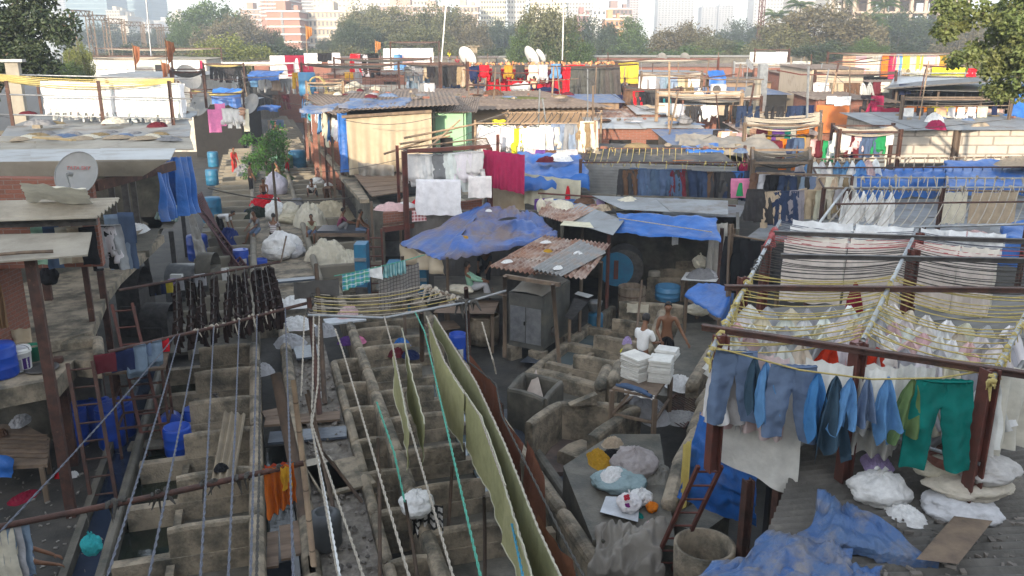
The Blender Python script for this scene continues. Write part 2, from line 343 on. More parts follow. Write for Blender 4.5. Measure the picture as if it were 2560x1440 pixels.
def skyline():
 W_=(.62,.59,.54);CR=(.60,.52,.40);BR=(.36,.19,.14)
 bldg(150,186,-60,1000,30,(.40,.42,.44),'slim pale tower edge beside the dark left tree',40,3)
 bldg(182,283,-90,760,40,(.16,.24,.28),'broad blue glass tower with level bands, leftmost of two',40,0,name='office_tower').children[0].data.materials[0]=glassb
 bldg(303,392,-90,860,40,(.16,.24,.28),'blue glass tower with a pale gridded podium below',40,0,name='office_tower').children[0].data.materials[0]=glassb
 bldg(280,312,26,640,25,CR,'cream office block between the two glass towers',16,5,wfrac=(.5,.5))
 bldg(312,330,40,640,25,CR,'lower blank cream wing stepping down beside the cream block',16,0)
 bldg(330,384,55,700,20,W_,'low white building with square grid windows below the glass tower',14,8,wfrac=(.6,.6))
 bldg(394,438,52,700,30,(.50,.50,.50),'low plain grey white hall right of the glass towers',8,0)
 bldg(440,463,33,620,16,CR,'slim lone cream tower left of the big hazy trees',20,4)
 bldg(662,732,-30,330,20,BR,'bare brick tower under construction rising behind the brick red block',22,6,wfrac=(.4,.5),ybot=40)
 bldg(676,756,28,260,18,BR,'unfinished brick red block with dark vertical stair opening',9,0,strip=[.47])
 bldg(612,664,24,380,15,(.40,.26,.2),'small stepped brick building half hidden by hazy trees',12,4)
 bldg(728,792,-40,420,20,(.13,.15,.18),'dark blue grey tower between the brick block and cream flats',25,5,wfrac=(.8,.3))
 bldg(778,900,28,270,18,(.50,.42,.33),'stained cream flats with many small balconies',8,12,wfrac=(.45,.5),wm=1)
 bldg(790,893,-30,420,18,(.66,.63,.48),'bright cream flats rising above the stained balcony flats',16,10,wfrac=(.55,.35),ybot=40)
 bldg(895,1010,-8,400,18,W_,'white stepped flats above the tree crowns',14,12,ybot=60)
 bldg(950,1120,15,330,16,(.42,.30,.24),'long brownish terrace of old flats behind trees',10,18,ybot=80)
 bldg(1020,1090,-12,400,16,(.60,.55,.42),'cream flats with awnings peeping over the brown terrace',14,8,ybot=40)
 bldg(1140,1196,16,340,16,(.45,.36,.29),'shabby beige block beside the tall antenna',10,6,ybot=80)
 bldg(1203,1262,-40,360,22,(.66,.62,.46),'cream slab block with grey side, left of the pair',17,9,wfrac=(.6,.4),ybot=60)
 bldg(1270,1312,-40,375,22,(.60,.60,.57),'pale slab block with square windows, right of the pair',17,6,wfrac=(.5,.4),ybot=60)
 bldg(1326,1412,-20,370,20,(.66,.60,.42),'wide cream block behind the green tree',16,12,wfrac=(.5,.35),ybot=60)
 bldg(1420,1482,6,520,20,W_,'hazy white flats right of the green tree',18,8,ybot=80)
 bldg(1478,1512,24,330,14,(.72,.72,.70),'plain white building with brown roof house',9,3,ybot=70)
 bldg(1442,1480,38,345,14,(.30,.16,.14),'low maroon roofed block beside the white building',8,4,ybot=70)
 bldg(1516,1576,22,340,14,(.26,.19,.17),'dark brown block with terraces above a red roof',9,6,ybot=60)
 bldg(1510,1556,48,300,10,(.56,.28,.14),'small orange building with sloping red roof',6,4,ybot=80)
 bldg(1570,1592,-20,700,20,(.50,.38,.36),'thin hazy pink tower behind the conical tree',30,3,ybot=60)
 bldg(1640,1728,-60,1000,25,W_,'tall very pale tower dense with windows',34,11,wfrac=(.5,.5))
 bldg(1748,1786,18,1050,20,W_,'pale hazy twin tower, left one of the pair',26,5)
 bldg(1790,1826,14,1050,20,W_,'pale hazy twin tower, right one of the pair',26,5)
 bldg(1876,1962,-60,800,22,(.64,.61,.55),'pale tower full of small windows behind the red mast',26,11,wfrac=(.5,.45))
 bldg(1975,2050,-10,420,18,(.60,.54,.47),'hazy beige flats over the palm tops',16,8,ybot=60)
 bldg(2060,2140,-20,380,18,(.60,.54,.45),'cream flats left of the concrete skeleton',16,7,ybot=60)
 e=thing('unfinished_building','open concrete frame building under construction above the palms','building',gx(2260,240),'buildings on the hazy skyline')
 cm=mat('raw_concrete',(.46,.37,.29),(.38,.30,.24),.5,.9,bump=.1)
 a,b=gx(2120,240),gx(2400,240);u=(b-a).normalized();v=V((-u.y,u.x,0));ang=math.atan2(u.y,u.x);L=(b-a).length
 for i in range(9):
  c=(a+b)/2+v*8;MB().box((c.x,c.y,4+i*3.6),(L,18,.5),ang).part('floor_slab',cm,e)
 for k in range(9):
  for j in(0,1,2):
   p=a+u*L*k/8+v*8*j;MB().box((p.x,p.y,17),(.8,.8,33),ang).part('column',cm,e)
 mb=MB()
 for i in range(9):
  for k in range(8):
   if(i*3+k*5)%3:p=a+u*L*(k+.5)/8+v*14;mb.box((p.x,p.y,5.8+i*3.6),(L/8*.98,.3,3),ang)
 mb.part('infill_wall',mat('infill',(.33,.27,.22),(.27,.21,.17),.5,.9),e)
 e=thing('lattice_mast','thin red lattice mast rising above the trees','mast',gx(1893,170))
 mb=MB();c=gx(1893,170)
 for(dx,dy)in((-.4,-.4),(.4,-.4),(.4,.4),(-.4,.4)):mb.beam(c+V((dx,dy,0)),c+V((dx*.8,dy*.8,40)),.12,.12)
 for i in range(40):
  s_=1 if i%2 else-1;mb.beam(c+V((-.4*s_,-.4,i)),c+V((.4*s_,-.4,i+1)),.07,.07);mb.beam(c+V((-.4,-.4*s_,i)),c+V((-.4,.4*s_,i+1)),.07,.07)
 mb.part('lattice',redpaint,e)
 for i,(px,d)in enumerate(((225,120),(262,135),(300,150),(345,165),(395,180),(430,200))):
  e=thing('railway_gantry',('pale lattice railway gantry among its row, '+['nearest beside the dark tree','second along the line','third along the line','fourth along the line','fifth along the line','farthest along the line'][i]),'gantry',gx(px,d),'railway gantries left of the yard')
  mb=MB();p0,p1=gx(px-25,d),gx(px+22,d+3);h=13.5
  for p in(p0,p1):
   for s_ in(-.25,.25):mb.beam(p+V((s_,0,0)),p+V((s_,0,h)),.14,.14)
   for k in range(13):mb.beam(p+V((-.25 if k%2 else.25,0,k)),p+V((.25 if k%2 else-.25,0,k+1)),.07,.07)
  mb.part('upright',wood,e);m2=MB()
  for dz in(0,.7):m2.beam(p0+V((0,0,h-dz)),p1+V((0,0,h-dz)),.14,.14)
  for k in range(8):m2.beam(p0.lerp(p1,k/8)+V((0,0,h-.7*(k%2))),p0.lerp(p1,(k+1)/8)+V((0,0,h-.7*((k+1)%2))),.08,.08)
  m2.part('cross_beam',wood,e)
def trees():
 G='trees beyond the washing yard'
 L=[(2,leafD,270,62,150,210,330,'flat topped dark hazy tree below the first glass tower'),(3,leafD,405,70,150,110,330,'smaller domed hazy tree left of the cream tower'),(1,leafA,530,12,150,170,200,'tall hazy green tree, highest left of the brick block'),(4,leafBr,625,38,160,150,190,'brownish feathery tree left of the brick block'),(3,leafBr,575,55,165,150,180,'dull brown tree between the tall hazy tree and yellow bush'),(1,leafA,480,60,160,90,185,'hazy tree at the left foot of the tall one'),(4,leafY,590,92,185,170,105,'yellow green bushy tree right of the blue tarps'),(2,leafY,650,120,190,90,108,'low yellow green bush beside the bushy tree'),(2,leafA,693,84,135,32,190,'small dark tree at the foot of the brick block'),(3,leafD,822,96,135,60,210,'small dark tree before the balcony flats'),(1,leafB,930,20,150,150,190,'big hazy tree right of the balcony flats'),(2,leafB,1010,24,150,190,185,'broad rounded hazy tree left of the tall antenna'),(3,leafB,1100,12,150,150,180,'dusty green tree behind the tall antenna'),(4,leafBr,1165,40,155,120,175,'brown green tree right of the tall antenna'),(2,leafD,890,55,150,110,170,'lower dark tree beside the balcony flats'),(1,leafB,1060,70,160,160,150,'low leafy tree above the rusty racks'),(3,leafD,1245,50,150,130,230,'blue hazed tree left of the green middle tree'),(1,leafD,1200,70,150,120,220,'soft hazed tree beside the chimney stack'),(4,leafD,1290,62,150,110,240,'hazed tree just behind the green middle tree'),(1,leafB,1370,22,175,160,118,'near green tree rising over the red clothes'),(2,leafA,1320,70,180,90,116,'left lobe tree below the near green tree'),(4,leafA,1425,75,185,110,116,'right lobe tree below the near green tree'),(2,leafD,1480,48,160,120,190,'rounded hazy tree right of the near green tree'),(3,leafD,1540,90,165,120,170,'low hazy tree left of the conical tree'),(4,leafA,1660,100,165,100,165,'small tree between conical and dusty tree'),(3,leafBr,1712,58,170,160,155,'dusty olive tree left of the red mast'),(1,leafB,1770,90,170,130,150,'low dusty tree right of the olive one'),(2,leafD,1850,55,150,120,260,'pale blue hazed tree beside the red mast'),(4,leafA,1850,108,170,120,150,'dark low tree at the foot of the red mast'),(1,leafBr,2030,22,165,250,140,'largest brown green spreading tree right of the mast'),(3,leafB,1945,60,165,140,138,'left shoulder tree of the spreading tree'),(2,leafBr,2130,45,165,140,142,'right shoulder tree of the spreading tree'),(2,leafD,2060,105,175,160,120,'low dark tree under the spreading tree'),(4,leafA,2170,98,160,90,118,'flat leafy sprig tree over the long rack'),(3,leafD,2240,30,160,150,190,'hazy tree left of the smoke'),(1,leafD,2320,45,160,170,200,'hazy tree wrapped in smoke'),(4,leafBr,2400,55,170,130,170,'smoke dimmed tree left of the near branch'),(2,leafD,2480,30,170,170,180,'hazy tree behind the near branch'),(3,leafD,2190,35,150,110,200,'hazy tree below the palm tops'),(2,leafY,205,110,200,60,60,'small bright yellow green tree beside the dark left tree'),(3,leafA,160,150,215,90,58,'low leafy shrub under the dark left tree')]
 for(k,m,px,yt,yb,wp,d,lab)in L:tree(k,m,px,yt,yb,wp,d,lab,G)
 tree(9,leafA,1573,38,165,130,165,'conical layered tree with a pointed top',G,mode='cone',ncl=110,low=-1)
 pm=None
 for(px,yt,d,lab)in((2002,14,170,'palm top peeping over the spreading tree'),(2108,-8,175,'highest palm crown beside the concrete frame'),(2212,14,165,'palm crown before the concrete frame'),(1940,40,175,'low palm crown left of the spreading tree'),(2180,50,160,'palm crown half hidden in hazy trees')):
  p=atd(px,yt,d);e=thing('palm_tree',lab,'palm',(p.x,p.y,0),'palms on the right')
  inst('trunk',PALM[1],(0,0,0),0,(1,1,p.z),par=e);inst('crown',PALM[0],(0,0,p.z),rnd.uniform(0,6),1.15,par=e)
mb=MB();rr=random.Random(5)
for k in range(22):
 az=k*2.4;el=rr.uniform(-.3,1.1);L=rr.uniform(2.4,3.4);pr=None
 pts=[V((math.cos(az)*L*t*math.cos(el*(1-t*.3)),math.sin(az)*L*t*math.cos(el*(1-t*.3)),L*t*math.sin(el)-1.6*t*t))for t in(0,.17,.34,.5,.67,.83,1)]
 mb.tube(pts,.03,3)
 for i in range(30):
  t=(i+1)/31*6;j=int(t);q=pts[j].lerp(pts[min(j+1,6)],t-j);dd=(pts[min(j+1,6)]-pts[j]).normalized()
  for s_ in(-1,1):
   sd_=dd.cross(V((0,0,1))).normalized()*s_*.55+dd*.35+V((0,0,-.35));o=len(mb.v)
   mb.v+=[q,q+sd_*.5+V((0,0,.03)),q+sd_,q+sd_*.5-dd*.06];mb.f.append((o,o+1,o+2,o+3))
PALM=(mb.mesh('crown',leafA),MB().tube([(0,0,0),(.15,0,.5),(0,0,1)],[.22,.16,.13],7).mesh('trunk',bark))
def near_tree(name,label,base,limbs,clusters,nl,ls,m,seed,lw=.38,trunk_r=.35):
 r=random.Random(seed);e=thing(name,label,'tree',base);tb=MB()
 for pts,r0 in limbs:tb.tube(pts,[r0*(1-.8*i/(len(pts)-1))for i in range(len(pts))],8)
 tb.part('trunk',bark,e,smooth=True)
 mb=MB();tw=MB()
 for c,cr in clusters:
  for _ in range(int(nl*cr)):
   d=V((r.gauss(0,1),r.gauss(0,1),r.gauss(0,.8))).normalized()*cr*(r.random()**.45);p=c+d
   a=V((r.gauss(0,1),r.gauss(0,1),-abs(r.gauss(.5,.6)))).normalized()*ls*r.uniform(.7,1.3)
   b=a.cross(V((r.gauss(0,1),r.gauss(0,1),r.gauss(0,1)))).normalized()*ls*lw;nn=a.cross(b).normalized()*ls*.12
   o=len(mb.v);mb.v+=[p,p+a*.45+b+nn,p+a*1.1,p+a*.45-b+nn,p+a*.5-nn];mb.f+=[(o,o+1,o+4),(o+1,o+2,o+4),(o+2,o+3,o+4),(o+3,o,o+4)]
  for _ in range(4):
   d=V((r.gauss(0,1),r.gauss(0,1),r.gauss(0,1))).normalized()*cr;tw.tube([c-d*.3,c+d*.8],[.02,.006],4)
 mb.part('crown',m,e);tw.part('twigs',bark,e)
def neartrees():
 r=random.Random(11)
 cl=[]
 for i in range(125):
  px=r.uniform(-140,205);py=r.uniform(-190,205)
  if px>175-max(0,(py-110))*.55+8*math.sin(py*.1):continue
  if px>120+abs(py-60)*.0 and py<-20 and r.random()<.5:continue
  cl.append((atd(px,py,r.uniform(35,40)),r.uniform(.45,.85)))
 b=gx(-60,38)
 near_tree('broadleaf_tree','big dark broadleaf tree filling the upper left corner',b,[([b,b+V((.3,0,4)),b+V((.2,.3,8)),b+V((.5,0,12))],.4),([b+V((.2,0,5)),atd(60,120,38),atd(150,60,38)],.16),([b+V((.2,0,6)),atd(20,30,37),atd(90,-60,37)],.16)],cl,300,.21,leafD,4,.33)
 cl=[]
 for i in range(74):
  px=r.uniform(2345,2640);py=r.uniform(-100,235)
  if px<2345+max(0,abs(py-40)-30)*.55+(py>130)*0:continue
  if py>150 and px<2470:continue
  if r.random()<.12:continue
  cl.append((atd(px,py,r.uniform(23,27)),r.uniform(.25,.5)))
 cl+=[(atd(2350+i*14,75-i*3,24),.2)for i in range(5)]+[(atd(2500,232,24),.3),(atd(2540,225,24),.35)]
 b=gx(2720,25)
 near_tree('overhanging_tree','near leafy branches reaching in at the upper right corner',b,[([b,b+V((-.2,0,5)),b+V((-.4,0,10))],.25),([b+V((-.2,0,6)),atd(2560,60,25),atd(2400,40,25)],.1),([b+V((-.2,0,6)),atd(2580,180,25),atd(2480,190,25)],.1),([b+V((-.3,0,9)),atd(2560,-40,25),atd(2440,-60,25)],.1)],cl,620,.115,leafmat('leaf_sunlit',(.085,.13,.035),(.16,.17,.06)),5,.5)
skyline();trees();neartrees()
import bmesh
ORD='first second third fourth fifth sixth seventh eighth ninth tenth eleventh twelfth thirteenth fourteenth fifteenth sixteenth seventeenth eighteenth nineteenth twentieth'.split()
def ordn(i):
 if i<20:return ORD[i]
 t=['twenty','thirty','forty','fifty'][(i+1)//10-2];k=(i+1)%10
 return(t[:-1]+'ieth')if k==0 else t+'-'+ORD[k-1]
UPV=V((0,0,1))
def nz(x,y,z=0,s=1):return N3.noise(V((x*s,y*s,z*s)))
def ring(mb,rows,n,fold):
 o=len(mb.v)
 for(cx,z,hw,th,yo)in rows:
  for k in range(n):
   t=2*math.pi*k/n;x=cx+hw*math.cos(t);y=yo+th*math.sin(t)
   fx,fy=fold(x,z);mb.v.append(V((x+fx,y+fy,z)))
 for j in range(len(rows)-1):
  for k in range(n):mb.f.append((o+j*n+k,o+j*n+(k+1)%n,o+(j+1)*n+(k+1)%n,o+(j+1)*n+k))
 for b in(0,len(rows)-1):mb.f.append(tuple(o+b*n+k for k in range(n)))
def garment(kind,seed):
 r=random.Random(seed*31+ord(kind));mb=MB();ph=r.uniform(0,9);L=r.uniform(.92,1.06);sw=r.uniform(-.12,.12)
 def fold(x,z):a=min(1,.3-z)*.045;return(sw*z*z*.35+nz(z*3+ph,ph)*.02+nz(x*9,z*11+ph)*.016,a*math.sin(x*26+ph+z*2)+nz(x*4+ph,z*3)*.06*min(1,-z+.1)+nz(x*14,z*16+ph)*.025)
 if kind=='P':
  W=r.uniform(.23,.27);sp=r.uniform(.03,.10);bw=[r.uniform(-.03,.03)for _ in range(4)]
  for sd in(-1,1):
   for q in(-1,1):
    def fp(u,v,sd=sd,q=q):
     t=max(0,(v-.3)/.7);gap=sp*t+.035*t;out=W*(.96+.16*min(1,v*4)-.10*v)+sp*t;x=gap+(out-gap)*u;x+=bw[sd+1]*math.sin(t*4)*t+.012*nz(v*9,sd*3+ph)
     y=q*(.012+.035*min(1,v*3)*math.sin(math.pi*min(1,max(0,u if t>0 else(u+1)/2))));z=-v*L*(1+.03*sd*math.sin(ph))
     y+=.03*min(1,v*2)*math.sin(x*sd*24+ph+z*2)+.04*nz(x*5*sd+ph,z*3)+.022*nz(x*12*sd,z*9+ph)*min(1,v*4)+(.012*math.sin(x*sd*90)if v<.06 else 0)
     return(sd*x+sw*z*z*.3,y,z)
    mb.grid(fp,14,30)
  mb.tube([(-W*.97,0,-.012),(-W*.5,-.03,-.016),(0,-.035,-.02),(W*.5,-.03,-.016),(W*.97,0,-.012)],.013,5)
  mb.tube([(0,-.05,-.03),(.012,-.06,-.12),(.0,-.055,-.2)],.005,4)
 elif kind=='F':
  W=r.uniform(.17,.24)
  for(l,y)in((r.uniform(.45,.6),-.03),(r.uniform(.4,.62),.03)):
   ring(mb,[(r.uniform(-.006,.006),-t*l,W*(1-.08*t),.028,y*(.4+t))for t in[i/7 for i in range(8)]],16,fold)
 elif kind=='S':
  W=r.uniform(.25,.31);l=r.uniform(.58,.7)
  ring(mb,[(0,-t*l,W*(1-.05*t),.03+.05*t,0)for t in[i/8 for i in range(9)]],20,fold)
  ring(mb,[(0,-l-.0,W*.95,.07,0),(0,-l-.05,W*.5,.06,0),(0,-l-.09,W*.3,.04,0)],14,fold)
  sl=r.uniform(.2,.45)
  for s in(-1,1):ring(mb,[(s*(W*.82+.04*math.sin(3*t)),-l*.8-sl*t,.085-.015*t,.05,0)for t in(0,.25,.5,.75,1)],10,fold)
 elif kind=='H':
  W=r.uniform(.22,.27);l=r.uniform(.68,.8)
  ring(mb,[(0,0,.035,.03,0),(0,-.05,.07,.04,0),(0,-.12,W,.05,0)]+[(0,-.12-t*l,W*(1+.12*t),.05+.05*t,0)for t in(.15,.35,.55,.8,1)],20,fold)
  sl=r.uniform(.3,.5)
  for s in(-1,1):ring(mb,[(s*(W*.93+.05*t),-.12-sl*t,.075-.02*t,.05,0)for t in(0,.25,.5,.75,1)],10,fold)
 elif kind=='K':
  W=r.uniform(.2,.34);l=r.uniform(.8,1.1)
  sk=r.uniform(-.16,.16);ring(mb,[(sk*t*t+.03*math.sin(t*7+ph),-t*l,.02+W*t**r.choice((.5,.6,.8))*(1-.15*(t>.85)),.02+.08*t**.7,0)for t in[i/12 for i in range(13)]],30,lambda x,z:(.02*nz(x*9,z*6,ph),.08*min(1,-z)*math.sin(x*24+ph+z*3)+nz(x*5+ph,z*3)*.08))
  for v in mb.v:v.z*=1+.13*math.sin(v.x*8+ph)*min(1,-v.z+.1)+.03*math.sin(v.x*31)
  mb=MB();hf=[r.uniform(.8,1.15)for _ in range(7)];fr=r.uniform(9,14)
  for q in(0,1):
   def fk(u,v,q=q):
    w_=.02+W*1.15*v**.62;hh=hf[int(u*5.99)]*(1-(u*5.99)%1)+hf[int(u*5.99)+1]*((u*5.99)%1);x=(2*u-1)*w_+sk*v*v
    return(x+.02*nz(v*5,u*3,ph),(.035 if q else-.035)*min(1,v*4)+.10*v*math.sin(u*fr+ph+q*.6+v)+.05*nz(u*3+ph,v*3,q),-v*l*(1+(hh-1)*v)*(1-.06*q))
   mb.grid(fk,30,16)
  if seed==9:ring(mb,[((W*.55+.1*t)*(1 if sk>0 else-1),-.22-l*.5*t,.075-.02*t,.05,-.05)for t in(0,.2,.4,.6,.8,1)],10,fold)
 elif kind=='B':
  for q in range(3):ring(mb,[(r.uniform(-.04,.04),.04-t*.16-q*.13,.10+.07*math.sin(math.pi*t)+r.uniform(0,.03),.07+.05*math.sin(math.pi*t),0)for t in(0,.25,.5,.75,1)],12,lambda x,z:(nz(x*9+ph,z*9)*.06,nz(x*9,z*9+ph)*.07))
  ring(mb,[(0,-.35-t*.25,.12-.05*t,.05,0)for t in(0,.5,1)],10,fold)
 elif kind=='J':
  W=r.uniform(.30,.36);mb.grid(lambda u,v:(-W+2*W*u+.02*math.sin(9*v+ph),-.02+.05*math.sin(u*17+ph)*v+.04*nz(u*5,v*5,ph),-v*.72),16,8)
  for s in range(4):x=-W+2*W*(s+.5)/4;ring(mb,[(x+.02*math.sin(t*4+s),-.62-t*r.uniform(.2,.34),.06-.015*t,.025,0)for t in(0,.3,.6,1)],8,fold)
 else:
  W,l,l2,nu={'D':(.8,1.25,.25,34),'T':(.33,.62,.5,18),'L':(.17,1.35,.7,12),'G':(.45,.8,.3,22)}[kind]
  l*=r.uniform(.85,1.1);k=r.uniform(14,20)
  def fn(u,v):
   s=v*(l+l2)-l2;x=-W+2*W*u;d=abs(s)
   y=.02*(1 if s<0 else-1)*min(1,d*8)+min(d,.6)*.09*math.sin(x*k*.55+ph+.8*math.sin(x*3))*(1 if s>0 else.6)+.05*d*nz(x*3+ph,s*2)
   return(x*(1-.04*d*math.sin(ph))+.02*nz(s*3,ph)*d*3,y*(1 if s>0 else 1),-d-.02*abs(math.sin(x*7+ph))*min(1,d*2))
  mb.grid(fn,nu,18)
 return mb.mesh('cloth_'+kind,cloth,smooth=True)
GN={'P':('trousers','trousers'),'F':('folded_trousers','folded trousers'),'S':('shirt','shirt hung upside down'),'H':('hanging_shirt','upright hung shirt'),'K':('pinned_garment','peaked garment'),'B':('knotted_cloth','frilly knotted cloth'),'J':('apron','tied apron'),'D':('sheet','sheet'),'T':('towel','towel'),'L':('long_scarf','long scarf'),'G':('cloth','cloth')}
GM={}
def gm(kind,seed):
 if(kind,seed)not in GM:GM[(kind,seed)]=garment(kind,seed)
 return GM[(kind,seed)]
def hang(p,q,items,place,group,sag=.05,sc=1.0,jit=.12,rotj=.12,face=None,dirw='from the left',across=False):
 """items: string like 'P:navy*4 S:white*3'; hung in order along the line p..q"""
 L=[]
 for tok in items.split(';'):
  tok=tok.strip()
  if not tok:continue
  k,rest=tok.split(':');c,*nn=rest.split('*');L+=[(k,c.strip())]*(int(nn[0])if nn else 1)
 p,q=V(p),V(q);n=len(L);d=q-p;ang=math.atan2(d.y,d.x)+(math.pi/2 if across else 0)
 cnt={}
 for i,(k,c)in enumerate(L):
  t=(i+.5)/n+rnd.uniform(-jit,jit)/n;pt=p.lerp(q,t);pt.z-=sag*4*t*(1-t)+.01
  col=CW[c];v=rnd.uniform(.88,1.1);col=tuple(min(1,x*v*rnd.uniform(.96,1.04))for x in col)
  s=sc*rnd.uniform(.92,1.06);cnt[(k,c)]=cnt.get((k,c),0)+1
  tot=sum(1 for x in L if x==(k,c))
  w_=('only '+c if tot==1 else c)+' '+GN[k][1]
  lab=w_+(' ' if tot==1 else ', '+ordn(cnt[(k,c)]-1)+' '+dirw+', ')+place
  inst(GN[k][0],gm(k,rnd.randint(0,3)),pt,ang+rnd.uniform(-rotj,rotj),(s,s,s*rnd.uniform(.95,1.06)),col,lab,{'F':'trousers','H':'shirt','P':'trousers','S':'shirt'}.get(k,'laundry'),group)
def rope_pts(p,q,sag,n=9):return[V(p).lerp(V(q),i/n)-V((0,0,sag*4*(i/n)*(1-i/n)))for i in range(n+1)]
def rope(par,p,q,sag=.1,r=.013,m=None,n=9,name='rope'):return MB().tube(rope_pts(p,q,sag,n),r,5).part(name,m or ropew,par,smooth=True)
def twist_rope(name,label,pts_,r,m,group=None,par=None):
 """two strands laid round one another along a path"""
 pts=[];
 for a,b in zip(pts_[:-1],pts_[1:]):
  n=max(2,int((V(b)-V(a)).length/.045));pts+=[V(a).lerp(V(b),i/n)for i in range(n)]
 pts.append(V(pts_[-1]));mb=MB()
 for s in(0,math.pi):
  q=[]
  for i,p in enumerate(pts):
   d=(pts[min(i+1,len(pts)-1)]-pts[max(i-1,0)]).normalized();u=d.cross(V((.3,.5,.8))).normalized();w2=d.cross(u);a=i*.85+s
   q.append(p+(u*math.cos(a)+w2*math.sin(a))*r*.55)
  mb.tube(q,r*.62,5)
 return mb.solo(name,m,label,'rope',group,smooth=True)
def rags(par,p,q,n=8,r=.06,m=None):
 mb=MB();p,q=V(p),V(q)
 for i in range(n):
  c=p.lerp(q,(i+rnd.random())/n);rr=r*rnd.uniform(.6,1.2);d=V((rnd.gauss(0,1),rnd.gauss(0,1),rnd.gauss(0,1))).normalized()*rr
  mb.tube([c-d,c-d*.3+V((0,0,.02)),c+d*.4,c+d+V((rnd.uniform(-.1,.1),0,-rnd.uniform(.05,.3)))],[rr*.35,rr*.6,rr*.5,rr*.12],6)
 return mb.part('knots',m or ragm,par,smooth=True)
def post(par,b,t,w=.1,m=None,name='post',round_=False):
 mb=MB()
 if round_:mb.tube([b,V(b).lerp(V(t),.5),t],[w/2*1.1,w/2,w/2*.9],8)
 elif w>=.1:
  mb.beam(b,t,w,w*.16)
  d=(V(t)-V(b)).normalized();a=d.cross(V((0,1,0))).normalized()if abs(d.y)<.9 else V((1,0,0))
  for s in(-1,1):mb.beam(V(b)+a*s*w*.42,V(t)+a*s*w*.42,w*.16,w)
 else:mb.beam(b,t,w,w)
 return mb.part(name,m or rust,par,smooth=round_)
def bar(par,p,q,w=.06,m=None,name='beam',round_=False):
 mb=MB();mb.tube([p,V(p).lerp(V(q),.5),q],w/2,8)if round_ else mb.beam(p,q,w,w)
 return mb.part(name,m or rust,par,smooth=round_)
def rack(label,posts,z0,ztop,ropes_n=10,m=rust,rm=roped,loc=None,w=.09,group='drying racks',lines=None,sag=.12,knots=True,rr=.012,rails=(),name='drying_rack',brace=False):
 """posts: 4 ground points FL, FR, BR, BL; ropes run from the left beam to the right beam unless lines='depth'"""
 P=[V((p[0],p[1],0))for p in posts];c=sum(P,V())/4;e=thing(name,label,'drying rack',(c.x,c.y,z0),group)
 T_=[p+UPV*ztop for p in P]
 for p in P:post(e,p+UPV*z0,p+UPV*(ztop+.12),w,m)
 E=[(T_[0],T_[3]),(T_[1],T_[2])]if lines!='depth' else[(T_[0],T_[1]),(T_[3],T_[2])]
 for a,b in((0,1),(1,2),(2,3),(3,0)):bar(e,T_[a],T_[b],w*.6,m)
 for z in rails:bar(e,P[0]+UPV*z,P[1]+UPV*z,.04,m,'rail')
 if brace:bar(e,P[0]+UPV*z0,T_[1],.04,m,'brace')
 for i in range(ropes_n):
  t=(i+.5)/ropes_n;rope(e,E[0][0].lerp(E[0][1],t),E[1][0].lerp(E[1][1],t),sag*rnd.uniform(.6,1.3),rr,rm)
 if knots:
  for a,b in E:rags(e,a,b,max(4,ropes_n//2),.05,rm)
 return e,T_
def sheet_mesh(c,amp=.018,per=.11,th=.02,jag=0,bend=0):
 """corrugated sheet through 4 corners (FL, FR, BR, BL); ridges run front to back"""
 c=[V(x)for x in c];wd=max((c[1]-c[0]).length,.1);nu=max(2,int(wd/per*6))if amp else 4;nu=min(nu,900);nv=4 if not bend else 8;mb=MB()
 nrm=(c[1]-c[0]).cross(c[3]-c[0]).normalized();nrm=nrm if nrm.z>0 else-nrm
 def f(u,v,s):
  p=c[0].lerp(c[1],u).lerp(c[3].lerp(c[2],u),v);k=amp*math.sin(u*wd/per*2*math.pi)
  return p+nrm*(k+s-bend*math.sin(math.pi*v))-UPV*(jag*abs(nz(u*wd*2,v*3))*(1 if v in(0,1)else.3))
 mb.grid(lambda u,v:f(u,v,0),nu,nv);mb.grid(lambda u,v:f(u,v,-th),nu,nv)
 n=nu+1;T_=n*(nv+1)
 for i in range(nu):mb.f+=[(i,i+1,T_+i+1,T_+i),(nv*n+i,nv*n+i+1,T_+nv*n+i+1,T_+nv*n+i)]
 for j in range(nv):mb.f+=[(j*n,(j+1)*n,T_+(j+1)*n,T_+j*n),(j*n+nu,(j+1)*n+nu,T_+(j+1)*n+nu,T_+j*n+nu)]
 return mb
def quadl(c,u0,u1,v0,v1):
 f=lambda u,v:c[0].lerp(c[1],u).lerp(c[3].lerp(c[2],u),v);return[f(u0,v0),f(u1,v0),f(u1,v1),f(u0,v1)]
def roof(e,c,m,nu=1,nv=1,amp=.018,per=.11,th=.015,ov=.03,tilt=.02,gap=.012,name='roof_sheet',smooth=False,jag=0):
 c=[V(x)for x in c]
 for j in range(nv):
  for i in range(nu):
   q=quadl(c,i/nu-(ov if i else 0),(i+1)/nu,j/nv-(ov if j else 0),(j+1)/nv)
   h=rnd.uniform(0,tilt)+(j*gap)+(i%2)*gap*1.5
   q=[p+UPV*(h+rnd.uniform(0,tilt))for p in q]
   sheet_mesh(q,amp,per,th,jag).part(name if nu*nv>1 else 'roof',m,e,smooth=smooth)
